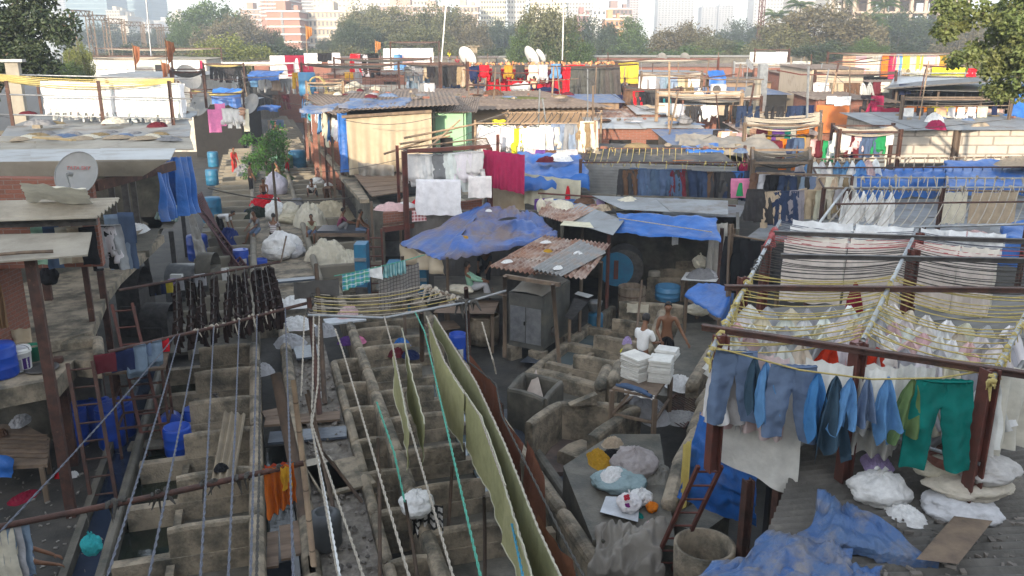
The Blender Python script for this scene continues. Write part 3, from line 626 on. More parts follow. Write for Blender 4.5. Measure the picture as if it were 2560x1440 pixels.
def shed(name,label,A,B,depth,z0,z1,wm,rm,group='shacks of the washing yard',rise=.4,over=.3,front=True,amp=.018,nu=1,nv=1,roofover=None,openf=0,cat='shed',per=.11,posts=0,back=True,pm=None,dark=True):
 """A, B: front left/right on the plan; depth away from the camera"""
 A,B=V((A[0],A[1],0)),V((B[0],B[1],0));u=(B-A);L=u.length;u.normalize();v=V((-u.y,u.x,0));v=v if v.dot(FH)>0 else-v
 c=(A+B)/2;e=thing(name,label,cat,(c.x,c.y,z0),group);D=v*depth;t=.12;h=z1-z0
 def wall(p,q,za,zb,zq=None,nm='wall'):
  d=(q-p).normalized();nn=V((-d.y,d.x,0))*t/2;zq=zq or zb
  MB().hexa([p-nn+UPV*za,q-nn+UPV*za,q+nn+UPV*za,p+nn+UPV*za],[p-nn+UPV*zb,q-nn+UPV*zq,q+nn+UPV*zq,p+nn+UPV*zb]).part(nm,wm,e)
 if front:wall(A,B,z0+openf,z1,nm='front_wall')
 if back:
  wall(A+v*(t/2),A+D-v*(t/2),z0,z1,z1+rise,'side_wall');wall(B+v*(t/2),B+D-v*(t/2),z0,z1,z1+rise,'side_wall')
  wall(A+D+u*(t/2+.003),B+D-u*(t/2+.003),z0,z1+rise,nm='back_wall')
 if posts:
  for i in range(posts):
   p=A.lerp(B,i/(posts-1))-v*.08;post(e,p+UPV*z0,p+UPV*(z1+.0),.09,pm or wood)
 o=over;fz=z1-rise*o/max(depth,.1)+.03;bz=z1+rise+rise*o/max(depth,.1)+.03
 c4_=[A-u*o-v*o+UPV*fz,B+u*o-v*o+UPV*fz,B+D+u*o+v*o+UPV*bz,A+D-u*o+v*o+UPV*bz]
 roof(e,c4_,rm,nu,nv,amp,per)
 return e,u,v,c4_
def tarp(name,label,c,m,amp=.06,sag=.1,nu=40,nv=26,skirt=(0,0,0,0),freq=1.6,seed=0,cat='tarpaulin',group=None,ridge=0,par=None,wr=.02,th=0):
 """sheet over 4 corners FL, FR, BR, BL; skirt = how far it hangs beyond front, right, back, left"""
 c=[V(x)for x in c];mb=MB();W=(c[1]-c[0]).length;H=(c[3]-c[0]).length;sf,sr,sb,sl=skirt
 def fn(u,v):
  U=-sl/W+u*(1+(sl+sr)/W);Vv=-sf/H+v*(1+(sf+sb)/H);cu,cv=min(1,max(0,U)),min(1,max(0,Vv))
  p=c[0].lerp(c[1],cu).lerp(c[3].lerp(c[2],cu),cv)
  x,y=cu*W,cv*H;p.z-=sag*16*cu*(1-cu)*cv*(1-cv)*(1 if sag else 0)
  p.z+=ridge*(1-abs(2*cu-1))
  n1=nz(x*freq+seed*7,y*freq,seed);n2=abs(nz(x*freq*2.3+seed,y*freq*.9+3,seed+4));p.z+=amp*n1+amp*.8*(.4-n2)
  if U<0:p+=(c[0]-c[1]).normalized()*(.03+.06*math.sin(y*7+seed))+UPV*(U*W)
  if U>1:p+=(c[1]-c[0]).normalized()*(.03+.06*math.sin(y*6+seed))-UPV*((U-1)*W)
  if Vv<0:p+=(c[0]-c[3]).normalized()*(.03+.07*math.sin(x*6+seed)*min(1,-Vv*H*3))+UPV*(Vv*H)*(1+.15*math.sin(x*1.7+seed))
  if Vv>1:p+=(c[3]-c[0]).normalized()*.03-UPV*((Vv-1)*H)
  return p+V((nz(x*5,y*5,seed),nz(x*5+9,y*5,seed),nz(x*4,y*6,seed+9)*1.0))*wr
 mb.grid(fn,nu,nv)
 if par:return mb.part(name,m,par,smooth=True)
 return mb.solo(name,m,label,cat,group,smooth=True)
def curtain(name,label,p,q,drop,m,folds=9,amp=.06,seed=0,group=None,cat='curtain',bulge=0,hem=.05,par=None,color=None,dq=None,nu=None):
 p,q=V(p),V(q);d=(q-p).normalized();nn=V((-d.y,d.x,0));L=(q-p).length;dq=drop if dq is None else dq
 def fn(u,v):
  D=drop*(1-u)+dq*u;x=u*L;a=amp*(.25+v)
  return p.lerp(q,u)+nn*(a*math.sin(x/L*folds*6.28+seed+.9*math.sin(u*5+seed))+.4*a*nz(x*2,v*2,seed)*2-bulge*math.sin(math.pi*v)*math.sin(math.pi*u))-UPV*(v*D+hem*v*nz(x*1.5,seed,1)+.03*(1-v)*(1-v)*abs(math.sin(u*folds*3.14)))+d*(.04*v*nz(v*3,seed,u*3))
 mb=MB().grid(fn,nu or max(30,folds*7),16)
 return mb.part(name,m,par,smooth=True,color=color)if par else mb.solo(name,m,label,cat,group,smooth=True,color=color)
def sack_mesh(seed,knot=True,rid=.035):
 r=random.Random(seed);mb=MB();nu,nv=64,36;ph=r.uniform(0,9)
 def fn(u,v):
  th=u*2*math.pi;la=(v-.5)*math.pi;x=math.cos(la)*math.cos(th);y=math.cos(la)*math.sin(th);z=math.sin(la)
  n1=nz(x*1.6+ph,y*1.6,z*1.6);fold=abs(math.sin(th*5+ph+3*nz(x*2,y*2,ph)))*max(0,z)*.07;rr=1+.2*n1-fold*1.4+rid*nz(x*7,y*7,z*7+ph)-.07*(1-abs(nz(x*3.2+ph,y*3.2,z*4)*2.6))**3
  z2=z*rr;z2=z2 if z2>-.72 else-.72+(z2+.72)*.15
  return V((x*rr,y*rr,z2*.75+.54))
 mb.grid(fn,nu,nv)
 if knot:
  mb.tube([(0,0,1.18),(.02,.02,1.3),(.0,-.02,1.36)],[.13,.07,.09],8);mb.tube([(.02,0,1.33),(.2,.06,1.5)],[.05,.11],6);mb.tube([(-.02,0,1.33),(-.18,-.05,1.46)],[.05,.1],6)
 return mb.mesh('bundle',cloth,smooth=True)
SK=[sack_mesh(i,i%2==0)for i in range(4)]
def sack(loc,s,color,label,k=None,cat='bundle',group=None,rz=None,name='laundry_bundle'):
 return inst(name,SK[rnd.randint(0,3)if k is None else k],loc,rnd.uniform(0,6)if rz is None else rz,s,CW[color]if isinstance(color,str)else color,label,cat,group)
def heap_mesh(seed,fq=3.2,rg=.22):
 mb=MB();ph=seed*3.7
 def fn(u,v):
  th=u*2*math.pi;rr=v;x,y=rr*math.cos(th),rr*math.sin(th)
  k=1+.18*nz(math.cos(th)*1.5+ph,math.sin(th)*1.5);h=(1-rr**2.2)
  rgd=(1-abs(nz(x*fq+ph,y*fq,ph)*2.2))*rg*min(1,(1-rr)*4+.15)+(1-abs(nz(x*fq*2.3+ph,y*fq*2.3,2)*2))*rg*.4*min(1,(1-rr)*4)
  return V((x*k+.03*nz(x*8,y*8,ph),y*k,max(0,h*.75+rgd-.1)if rr<1 else 0))
 return mb.grid(fn,60,26).mesh('heap',cloth,smooth=True)
HP=[heap_mesh(i,2.6+i*.9,.2+.03*i)for i in range(4)]
def heap(loc,s,color,label,k=None,cat='cloth pile',group=None,rz=None,name='cloth_heap'):
 return inst(name,HP[rnd.randint(0,3)if k is None else k],loc,rnd.uniform(0,6)if rz is None else rz,s,CW[color]if isinstance(color,str)else color,label,cat,group)
def barrel(loc,r,h,m,label,lid=True,group='plastic drums',name='plastic_drum',cat='drum',open_=False,rx=None,patch=False,sticker=None):
 e=thing(name,label,cat,loc,group);L=V(loc)
 pr=[(r*.9,0),(r*.97,.04*h),(r,.1*h),(r,.3*h),(r*1.035,.33*h),(r,.36*h),(r,.63*h),(r*1.035,.66*h),(r,.69*h),(r,.92*h),(r*.93,h)]
 if open_:pr+=[(r*.86,h),(r*.86,h*.3)]
 MB().lathe(L,pr,24).part('body',m,e,smooth=True)
 if lid and not open_:
  MB().lathe(L+V((0,0,h)),[(r*.95,-.01),(r*.98,.0),(r*.98,.05*h),(r*.8,.06*h)],24).part('lid',m,e)
  k=MB();k.lathe(L+V((r*.5,0,h*1.04)),[(.05,0),(.05,.05)],10);k.part('cap',m,e)
 if sticker:
  a=math.atan2(-L.y,-L.x)+sticker;MB().grid(lambda u,v:L+V(((r*1.01)*math.cos(a+(u-.5)*.8),(r*1.01)*math.sin(a+(u-.5)*.8),h*(.4+.25*v))),6,1).part('label_patch',whitepl,e)
 if rx:e.rotation_euler=rx
 return e
def ladder(p,q,side,w,label,m=rust,n=9,name='ladder',r=.025,group='ladders'):
 p,q=V(p),V(q);s=V(side).normalized()*w/2;e=thing(name,label,'ladder',p,group)
 for k in(-1,1):bar(e,p+s*k,q+s*k,r*2,m,'rail')
 for i in range(n):c=p.lerp(q,(i+.6)/(n));bar(e,c-s,c+s,r*1.3,m,'rung',True)
 return e
def dish(loc,r,az,el,label,m=None,polev=.6,group='satellite dishes',arm=True,mark=False):
 """az, el: where the dish looks"""
 e=thing('satellite_dish',label,'satellite dish',loc,group);L=V(loc);c=L+V((0,0,polev))
 d=V((math.sin(az)*math.cos(el),math.cos(az)*math.cos(el),math.sin(el)));u=d.cross(UPV).normalized();v=u.cross(d)
 MB().grid(lambda a,b:c+d*(.22*r*b*b)+(u*math.cos(a*6.2832)+v*1.06*math.sin(a*6.2832))*r*b,32,8).part('reflector',m or dishm,e,smooth=True)
 MB().tube([c+d*(.22*r)+(u*math.cos(a*.19635)+v*1.06*math.sin(a*.19635))*r for a in range(33)],.012,5).part('rim',dishm,e,smooth=True)
 f=c+d*r*.95-v*r*.25
 k=MB();k.tube([c+d*.22*r-v*r*1.04,f],.014,6);k.part('feed_arm',steel,e);MB().tube([f-d*.02,f-d*.02+(c-f).normalized()*.14],[.035,.045],8).part('feed_horn',dishm,e)
 k=MB();k.tube([L,c-d*.04],.022,6);k.part('mount',rust,e)
 if mark:
  rf=lambda x,y:c+d*(.22*r*((x*x+y*y))+.006)+u*x*r+v*y*r
  for i,ch in enumerate(mark[0]):
   pass
 return e,c,d,u,v
def text(s,size,loc,ux,uy,m,par,name='lettering',extr=.004):
 cu=bpy.data.curves.new(name,'FONT');cu.body=s;cu.size=size;cu.align_x='CENTER';cu.align_y='CENTER';cu.extrude=extr;cu.materials.append(m)
 o=bpy.data.objects.new(name,cu);COL.objects.link(o);ux,uy=V(ux).normalized(),V(uy).normalized();n=ux.cross(uy)
 M=Matrix((ux,uy,n)).transposed().to_4x4();M.translation=V(loc)-par.location
 me=bpy.data.meshes.new_from_object(o);bpy.data.objects.remove(o);me.transform(M);o=bpy.data.objects.new(name,me);COL.objects.link(o);o.parent=par;return o
def wire(name,label,p,q,sag,r=.012,m=None,group='overhead wires'):
 return MB().tube(rope_pts(p,q,sag,14),r,5).solo(name,m or darksteel,label,'wire',group,smooth=True)
def pole(name,label,b,t,r,m,cat='pole',group=None,r2=None):return MB().tube([b,V(b).lerp(V(t),.5)+V((.01,.01,0)),t],[r,r*.95,r2 or r*.85],8).solo(name,m,label,cat,group,smooth=True)
def dv(p,y=0):
 return V((math.sin(y),math.sin(p)*math.cos(y),-math.cos(p)*math.cos(y)))
POSE={'stand':dict(h=.90,lean=.05,arms=((.1,.12),(.5,.0)),legs=((.03,.04),(-.03,.02))),'work':dict(h=.90,lean=.15,arms=((.5,.08),(1.35,-.15)),legs=((.05,.08),(-.04,.03))),'bend':dict(h=.86,lean=1.45,arms=((.1,.1),(.25,0)),legs=((.25,.1),(-.15,.05))),'sit':dict(h=.52,lean=.3,arms=((.55,.1),(1.1,-.2)),legs=((1.4,.15),(.15,.05))),'sitleg':dict(h=.12,lean=.35,arms=((.7,.1),(1.3,-.2)),legs=((2.2,.15),(-.35,.05))),'squat':dict(h=.32,lean=.55,arms=((.9,.15),(1.0,-.2)),legs=((1.9,.25),(-.7,.1))),'lie':dict(h=.14,lean=-.75,arms=((-.5,.3),(1.2,-.2)),legs=((1.35,.1),(1.0,.1))),}
def skinmesh(name,nodes,edges,m,par,root=0,sub=2):
 bm=bmesh.new();lay=bm.verts.layers.skin.verify();vs=[]
 for i,(p,r)in enumerate(nodes):
  v=bm.verts.new(p);rr=r if hasattr(r,'__len__')else(r,r);v[lay].radius=rr;v[lay].use_root=(i==root);vs.append(v)
 for a,b in edges:bm.edges.new((vs[a],vs[b]))
 me=bpy.data.meshes.new(name);bm.to_mesh(me);bm.free();me.materials.append(m)
 o=bpy.data.objects.new(name,me);COL.objects.link(o);o.parent=par
 k=o.modifiers.new('Skin','SKIN');k.use_smooth_shade=True;k.branch_smoothing=.6
 s=o.modifiers.new('Sub','SUBSURF');s.levels=sub;s.render_levels=sub
 return o
def person(loc,face,pose,shirt,bottom,label,scale=1.0,long_=False,shorts=False,legs=None,arms=None,lean=None,h=None,tilt=0,hair=True,detail=False,group='people in the washing yard',stripe=None,beard=False,dhoti=False):
 """face: heading in radians clockwise from +Y"""
 P_=dict(POSE[pose]);lean=P_['lean']if lean is None else lean;h=P_['h']if h is None else h;L=legs or P_['legs'];A=arms or P_['arms']
 e=thing('person',label,'person',loc,group,-face);e.scale=(scale,)*3
 def up(x,y,z):
  return V((x,y*math.cos(lean)+z*math.sin(lean),h+z*math.cos(lean)-y*math.sin(lean)))
 n=[(up(0,0,0),(.135,.105)),(up(0,-.005,.18),(.115,.085)),(up(0,0,.36),(.14,.095)),(up(0,-.01,.48),(.075,.065)),(up(0,.0,.56),(.05,.052))]
 hl=lean*.45+tilt;hb=up(0,.0,.56)
 def hd(y,z):return hb+V((0,y*math.cos(hl)+z*math.sin(hl),z*math.cos(hl)-y*math.sin(hl)))
 n+=[(hd(.015,.07),(.068,.08)),(hd(.012,.14),(.072,.09)),(hd(.0,.19),(.055,.07))]
 ed=[(0,1),(1,2),(2,3),(3,4),(4,5),(5,6),(6,7)]
 shirtn=[(up(0,0,-.06),(.16,.128)),(up(0,-.005,.18),(.14,.105)),(up(0,0,.36),(.16,.112)),(up(0,-.01,.475),(.10,.075))];se=[(0,1),(1,2),(2,3)]
 trn=[(up(0,0,.06),(.135,.11)),(up(0,0,-.02),(.155,.13))];te=[(0,1)]
 armpts=[]
 for s in(-1,1):
  ar=A[0]if len(A)==2 and not hasattr(A[0][0],'__len__')else(A[0]if s<0 else A[1])
  if not hasattr(ar[0],'__len__'):ar=A
  (p1,y1),(p2,y2)=ar;shd=up(s*.165,0,.42);d1=dv(p1,y1*1.0);d1.x*=s;el=shd+d1*.28;d2=dv(p2,y2);d2.x*=s;wr=el+d2*.25;ha=wr+d2*.085
  i=len(n);n+=[(shd,.058),(shd.lerp(el,.5),.047),(el,.038),(wr,(.027,.03)),(ha,(.038,.022))];ed+=[(2,i),(i,i+1),(i+1,i+2),(i+2,i+3),(i+3,i+4)]
  if detail or True:
   sd=d2.cross(V((0,0,1)));sd=sd.normalized()if sd.length>.1 else V((1,0,0));dn=sd.cross(d2)
   for q in range(4):
    o=sd*(q-1.5)*.019;j=len(n);ln=(.055,.068,.07,.058)[q];b=ha+o;n+=[(b+d2*.03,.0085),(b+d2*(.03+ln*.6)-dn*.008,.0078),(b+d2*(.03+ln)-dn*.03,.006)];ed+=[(i+4,j),(j,j+1),(j+1,j+2)]
   j=len(n);th=-s;n+=[(wr+d2*.04+sd*th*.04,.0095),(wr+d2*.085+sd*th*.055-dn*.012,.0075)];ed+=[(i+4,j),(j,j+1)]
  k=len(shirtn);shirtn+=[(shd,(.074,.074)),(shd.lerp(el,.85),(.064,.064))];se+=[(2,k),(k,k+1)]
  if long_:shirtn+=[(el,.052),(wr.lerp(el,.12),.038)];se+=[(k+1,k+2),(k+2,k+3)]
  (q1,w1),(q2,w2)=(L[0],L[1])if not hasattr(L[0][0],'__len__')else(L[0]if s<0 else L[1])
  hp=V((s*.085,0,h-.02));d1=dv(q1,w1);d1.x*=s;kn=hp+d1*.42;d2=dv(q2,w2);d2.x*=s;an=kn+d2*.40;to=an+V((s*.02,.15,-.035 if an.z>.1 else-an.z+.03))
  i=len(n);n+=[(hp,.085),(hp.lerp(kn,.5),.07),(kn,.052),(kn.lerp(an,.35),(.05,.055)),(an,(.034,.036)),(an+V((0,.05,-.03)),(.04,.03)),(to,(.038,.018))]
  ed+=[(0,i),(i,i+1),(i+1,i+2),(i+2,i+3),(i+3,i+4),(i+4,i+5),(i+5,i+6)]
  k=len(trn);trn+=[(hp,.105),(hp.lerp(kn,.55),.092 if not dhoti else.12)];te+=[(1,k),(k,k+1)]
  trn+=[(kn,.078 if not shorts else.082)];te+=[(k+1,k+2)]
  if not shorts:trn+=[(kn.lerp(an,.5),.07 if not dhoti else.11),(an.lerp(kn,.06),.06 if not dhoti else.11)];te+=[(k+2,k+3),(k+3,k+4)]
 i=len(n);n+=[(hd(.1,.115),.014),(hd(.02,.1)+V((.078,0,0)),.014),(hd(.02,.1)-V((.078,0,0)),.014)];ed+=[(6,i),(6,i+1),(6,i+2)]
 body=skinmesh('body',n,ed,skin,e)
 if shirt:
  c=CW[shirt]if isinstance(shirt,str)else shirt
  o=skinmesh('shirt',shirtn,se,cloth if not stripe else stripe,e,root=2);o.color=c4(c)
 o=skinmesh('trousers' if not shorts else 'shorts',trn,te,cloth,e,root=1);o.color=c4(CW[bottom]if isinstance(bottom,str)else bottom)
 M=Matrix.Rotation(-hl,3,'X');hc=hd(.0,.135);mb=MB()
 def cap(u,v):
  th=u*2*math.pi;la=math.pi/2*(1-v*1.12);fr=math.sin(th)
  la2=math.pi/2-(math.pi/2-la)*(1.25 if fr<.1 else.45 if fr>.45 else.8)
  k=1+.04*nz(th*3,v*5);return hc+M@V((.083*math.cos(la2)*math.cos(th)*k,(.100*math.cos(la2)*fr-.008)*k,.105*math.sin(la2)*k))
 if hair:mb.grid(cap,22,8);o=mb_part_local(mb,'hair',hairm,e)
 if beard:o=mb_part_local(MB().grid(lambda u,v:hd(.03,.075)+M@V((.062*math.cos(math.pi*u),.062*math.sin(math.pi*u)*1.05,.03-.085*v*(math.sin(math.pi*u)*.6+.4))),12,4),'beard',hairm,e)
 for s in(-1,1):mb_part_local(MB().lathe(hd(.088,.135)+V((s*.03,0,0)),[(.002,-.008),(.011,-.004),(.012,0),(.011,.004),(.002,.008)],8),'eye',hairm,e)
 return e
def mb_part_local(mb,name,m,par):
 me=mb.mesh(name,m,V((0,0,0)),True);o=bpy.data.objects.new(name,me);COL.objects.link(o);o.parent=par;return o
def capsule(mb,p,q,r,n=10):
 p,q=V(p),V(q);d=(q-p).normalized()
 mb.tube([p-d*r*.9,p-d*r*.6,p,q,q+d*r*.6,q+d*r*.9],[r*.35,r*.8,r,r,r*.8,r*.35],n)
def rslab(mb,p,q,z0,z1,t,rr=.07):
 """upright slab between plan points p, q with rounded top edge"""
 p,q=V((p[0],p[1],0)),V((q[0],q[1],0));d=(q-p).normalized();n=V((-d.y,d.x,0));pr=[(-t/2,z0),(-t/2,z1-rr),(-t/2+rr*.3,z1-rr*.3),(-t/2+rr,z1),(t/2-rr,z1),(t/2-rr*.3,z1-rr*.3),(t/2,z1-rr),(t/2,z0)]
 k=max(2,int((q-p).length/.25));o=len(mb.v);m=len(pr)
 for i in range(k+1):
  c=p.lerp(q,i/k);s=.93 if i in(0,k)else 1
  for(a,z)in pr:mb.v.append(c+n*a*s+UPV*(z-(.03 if i in(0,k)and z>z0+.1 else 0)+.012*nz(c.x*2,c.y*2,z)))
 for i in range(k):
  for j in range(m-1):mb.f.append((o+i*m+j,o+i*m+j+1,o+(i+1)*m+j+1,o+(i+1)*m+j))
 mb.f+=[tuple(o+j for j in range(m)),tuple(o+k*m+j for j in reversed(range(m)))]
PG='concrete wash pens'
def pen(o,u,v,W,D,label,slab=(.4,1),h=.8,wz=.15,wm=darkwater,side='R',rim=.11,curb=.42,z=0,sh=None,floorc=True,mt=concrete,simple=False):
 """o front-left plan corner, u across, v away; slab stands at the back of the pen over slab[0]..slab[1] of its width"""
 o=V((o[0],o[1],0));u=V((u[0],u[1],0)).normalized();v=V((v[0],v[1],0)).normalized();Z=UPV*z
 e=thing('wash_pen',label,'wash pen',(o.x,o.y,z),PG)
 a,b=o+u*W*slab[0],o+u*W*slab[1]
 mb=MB();rslab(mb,a+v*D,b+v*D,z+.0,z+h,.15);mb.part('beating_slab',mt,e,smooth=False)
 for sd in side:
  x=W if sd=='R' else 0;mb=MB();p,q=o+u*x+v*.12,o+u*x+v*(D-.12)
  ang=math.atan2(v.y,v.x);c=(p+q)/2;mb.box((c.x,c.y,z+h/2-.06),(D,rim*1.7,h-.1),ang);capsule(mb,p+UPV*(z+h-.08),q+UPV*(z+h-.08),rim);mb.part('side_wall',mt,e,smooth=False)
 mb=MB();c=o+u*W/2+v*(D-.0);mb.box((c.x,c.y,z+curb/2),(W-rim*2,.2,curb-.02),math.atan2(u.y,u.x))
 if simple:mb.part('curb',mt,e);return e
 mb.part('curb',mt,e)
 if floorc:
  c=o+u*(W*(slab[0]+1)/2)+v*(D/2);MB().box((c.x,c.y,z+.08),(W*(1-slab[0]),D-.22,.16),math.atan2(u.y,u.x)).part('standing_floor',wetshadecrete,e)
 if wm:
  c=o+u*(W*max(slab[0],.2)/2)+v*D/2;MB().box((c.x,c.y,z+wz-.04),(W*max(slab[0],.2)-.06,D-.24,.08),math.atan2(u.y,u.x)).part('water',wm,e)
  if slab[0]>.1:c=o+u*(W*slab[0])+v*D/2;MB().box((c.x,c.y,z+curb*.4),(.12,D-.22,curb*.8-.013),math.atan2(u.y,u.x)).part('inner_curb',mt,e)
 return e
X_,Y_=V((1,0,0)),V((0,1,0))
def pens_left():
 ys=[9.0,10.55,12.35,14.05,15.75,17.35,19.1,20.8]
 names=['nearest at the bottom edge','with the dark green water','behind the orange cloth pole','holding the end of the corrugated sheet','with blue barrels on its left','with a bicycle frame leaning inside','in the shade below the brown trousers']
 for i in range(7):pen((-2.75+.0,ys[i]),X_,Y_,2.27,ys[i+1]-ys[i],'large left wash pen '+names[i],(.42,1),1.0,.1,darkwater,side='R',curb=.5,rim=.12)
 mb=MB();rslab(mb,(-2.78,8.5),(-2.78,21),0,.5,.16);o=mb.solo('kerb',wetshadecrete,'low stained kerb between left pens and blue drain','kerb')
 struct(MB().box((-3.12,15,.02),(.45,16,.03)),'drain_water',mat('drain_water',(.03,.045,.08),(.02,.03,.05),1,.12,bump=.1))
 mb=MB();mb.box((-3.42,15,.12),(.12,16,.2));mb.solo('kerb',wetshadecrete,'outer kerb of the blue drain beside the dark yard','kerb')
 for i,y in enumerate((8.9,10.6,13.2,15.6,18,20.4)):
  mb=MB();mb.box((.27,y+1.2,.35),(.24,2.3,.7));capsule(mb,(.27,y+.15,.7),(.27,y+2.3,.7),.14);mb.solo('trough_wall',concrete,'round topped wall segment beside plank trough, '+ordn(i)+' from the bottom edge','wall','trough wall segments')
 for i,(y,l,w_)in enumerate(((11.7,.55,.22),(11.75,.55,.2),(11.72,.5,.2))):
  MB().box((-.27+i*.2,y+.1*i,.72),(.17,.95,.04),.03*i-.03).solo('plank',plank,['left plank bridging the narrow trough','middle plank bridging the narrow trough','right plank bridging the narrow trough'][i],'plank','planks over the narrow trough')
 MB().box((-.14,12.6,.06),(.5,8,.04)).solo('trough_water',darkwater,'dark water in the narrow trough below planks','water',kind='stuff')
 c=at(693,1400,.35);MB().box((c.x,c.y,.2),(.42,.5,.5)).solo('stone_block',slate,'blue grey stone block sunk in the narrow trough','stone block')
 mb=MB().grid(lambda u,v:(.4+.86*u,8.5+13.5*v,.62+.03*nz(u*6,v*60)+.02*nz(u*20,v*200)),16,150)
 mb.solo('rubble_walkway',mat('rubble_ground',(.24,.215,.18),(.12,.105,.09),5,.95,bump=.8,bsc=22,dirt=(.32,.29,.26),dsc=3,dp=(.55,.7)),'raised rubble strewn walkway between the wash pens','walkway',kind='structure')
 r=random.Random(8);k=0;mb=MB()
 for i in range(260):
  x,y=r.uniform(.45,1.2),r.uniform(8.6,19.5);s=r.uniform(.015,.05);M=Matrix.Rotation(r.uniform(0,3),3,V((r.random(),r.random(),1)).normalized());mb.box((x,y,.66+s*.4),(s*2,s*1.4,s),M=M)
 mb.solo('rubble',mat('rubble',(.26,.23,.20),(.10,.09,.08),.8,.9,bump=0),'loose stone chips scattered on the raised walkway','rubble',kind='stuff')
 for nm,px,py,w_,l_,m,lab in(('board',757,1047,1.5,.42,plank,'wide brown board laid across the rubble walkway'),('board',770,1082,1.5,.5,slate,'slate board below the wide brown board'),('board',700,1030,.7,.35,plank,'short brown board left of the log'),('board',850,1190,.95,1.15,concrete,'large grey square board on the rubble walkway'),('board',815,1185,.5,1.3,cement,'pale narrow board beside the black pole foot')):
  c=at(px,py,.74);MB().box((c.x,c.y,.74 if m is not slate else.69),(w_,l_,.05),-.1 if w_>1 else.2).solo(nm,m,lab,'board')
 c=at(815,1365,.7);e=thing('storage_jar','dark grey plastic jar standing on the rubble walkway','jar',c)
 MB().lathe(c,[(.2,0),(.25,.05),(.26,.45),(.24,.55),(.14,.6),(.12,.58),(.1,.5)],24).part('body',mat('dark_plastic',(.06,.065,.07),None,3,.5,bump=0),e,smooth=True)
 yy=[at(1000,y,.8).y for y in(1490,1336,1222,1125,1039,970,912,858,812,768,728,692)]
 cyy=[at(960,y,.8).y for y in(1500,1400,1273,1172,1088,1007,945,885)]
 for i in range(len(cyy)-1):pen((1.35,cyy[i]),X_,Y_,.62,cyy[i+1]-cyy[i],'small dark tub beside the rubble walkway, '+ordn(i)+' from the bottom edge',(0,1),.8,.1,darkwater,side='L',rim=.09,curb=.4,floorc=False)
 for i in range(len(yy)-1):
  wm=water if i in(0,1,3,4)else None
  pen((2.05,yy[i]),X_,Y_,2.25,yy[i+1]-yy[i],'big concrete tub in the centre row, '+ordn(i)+' from the bottom edge',(0,.58),.8,.3,None,side='LR',rim=.13,curb=.45)
  y=(yy[i]+yy[i+1])/2;MB().box((3.85,y,.2),(.75,yy[i+1]-yy[i]-.3,.1)).solo('tub_water',water if i<6 else wetshadecrete,'grey water in the right half of big centre tub, '+ordn(i)+' from the bottom','water','water in the centre tubs')if i<6 else None
 struct(MB().box((4.15,15,.02),(.001,.001,.001)),'water',water)if 0 else None
 for i in range(9):
  for j in range(2):MB().box((4.72+j*.62+(0 if i%2 else.05),9+i*.95,.03+.006*((i+j)%3)),(.58,.9,.06),.02*((i*j)%3-1)).solo('paving_slab',slate,'wet blue slab of the drain path, '+['left','right'][j]+' file, '+ordn(i)+' from the bottom','paving slab','wet paving slabs of the drain path')
pens_left()
def plan(px,py,z):p=at(px,py,z);return V((p.x,p.y,0))
def slabw(name,label,a,b,z0,z1,t=.18,m=concrete,cat='wall',group='low concrete walls'):
 mb=MB();rslab(mb,a,b,z0,z1,t,min(.07,t*.35));return mb.solo(name,m,label,cat,group)
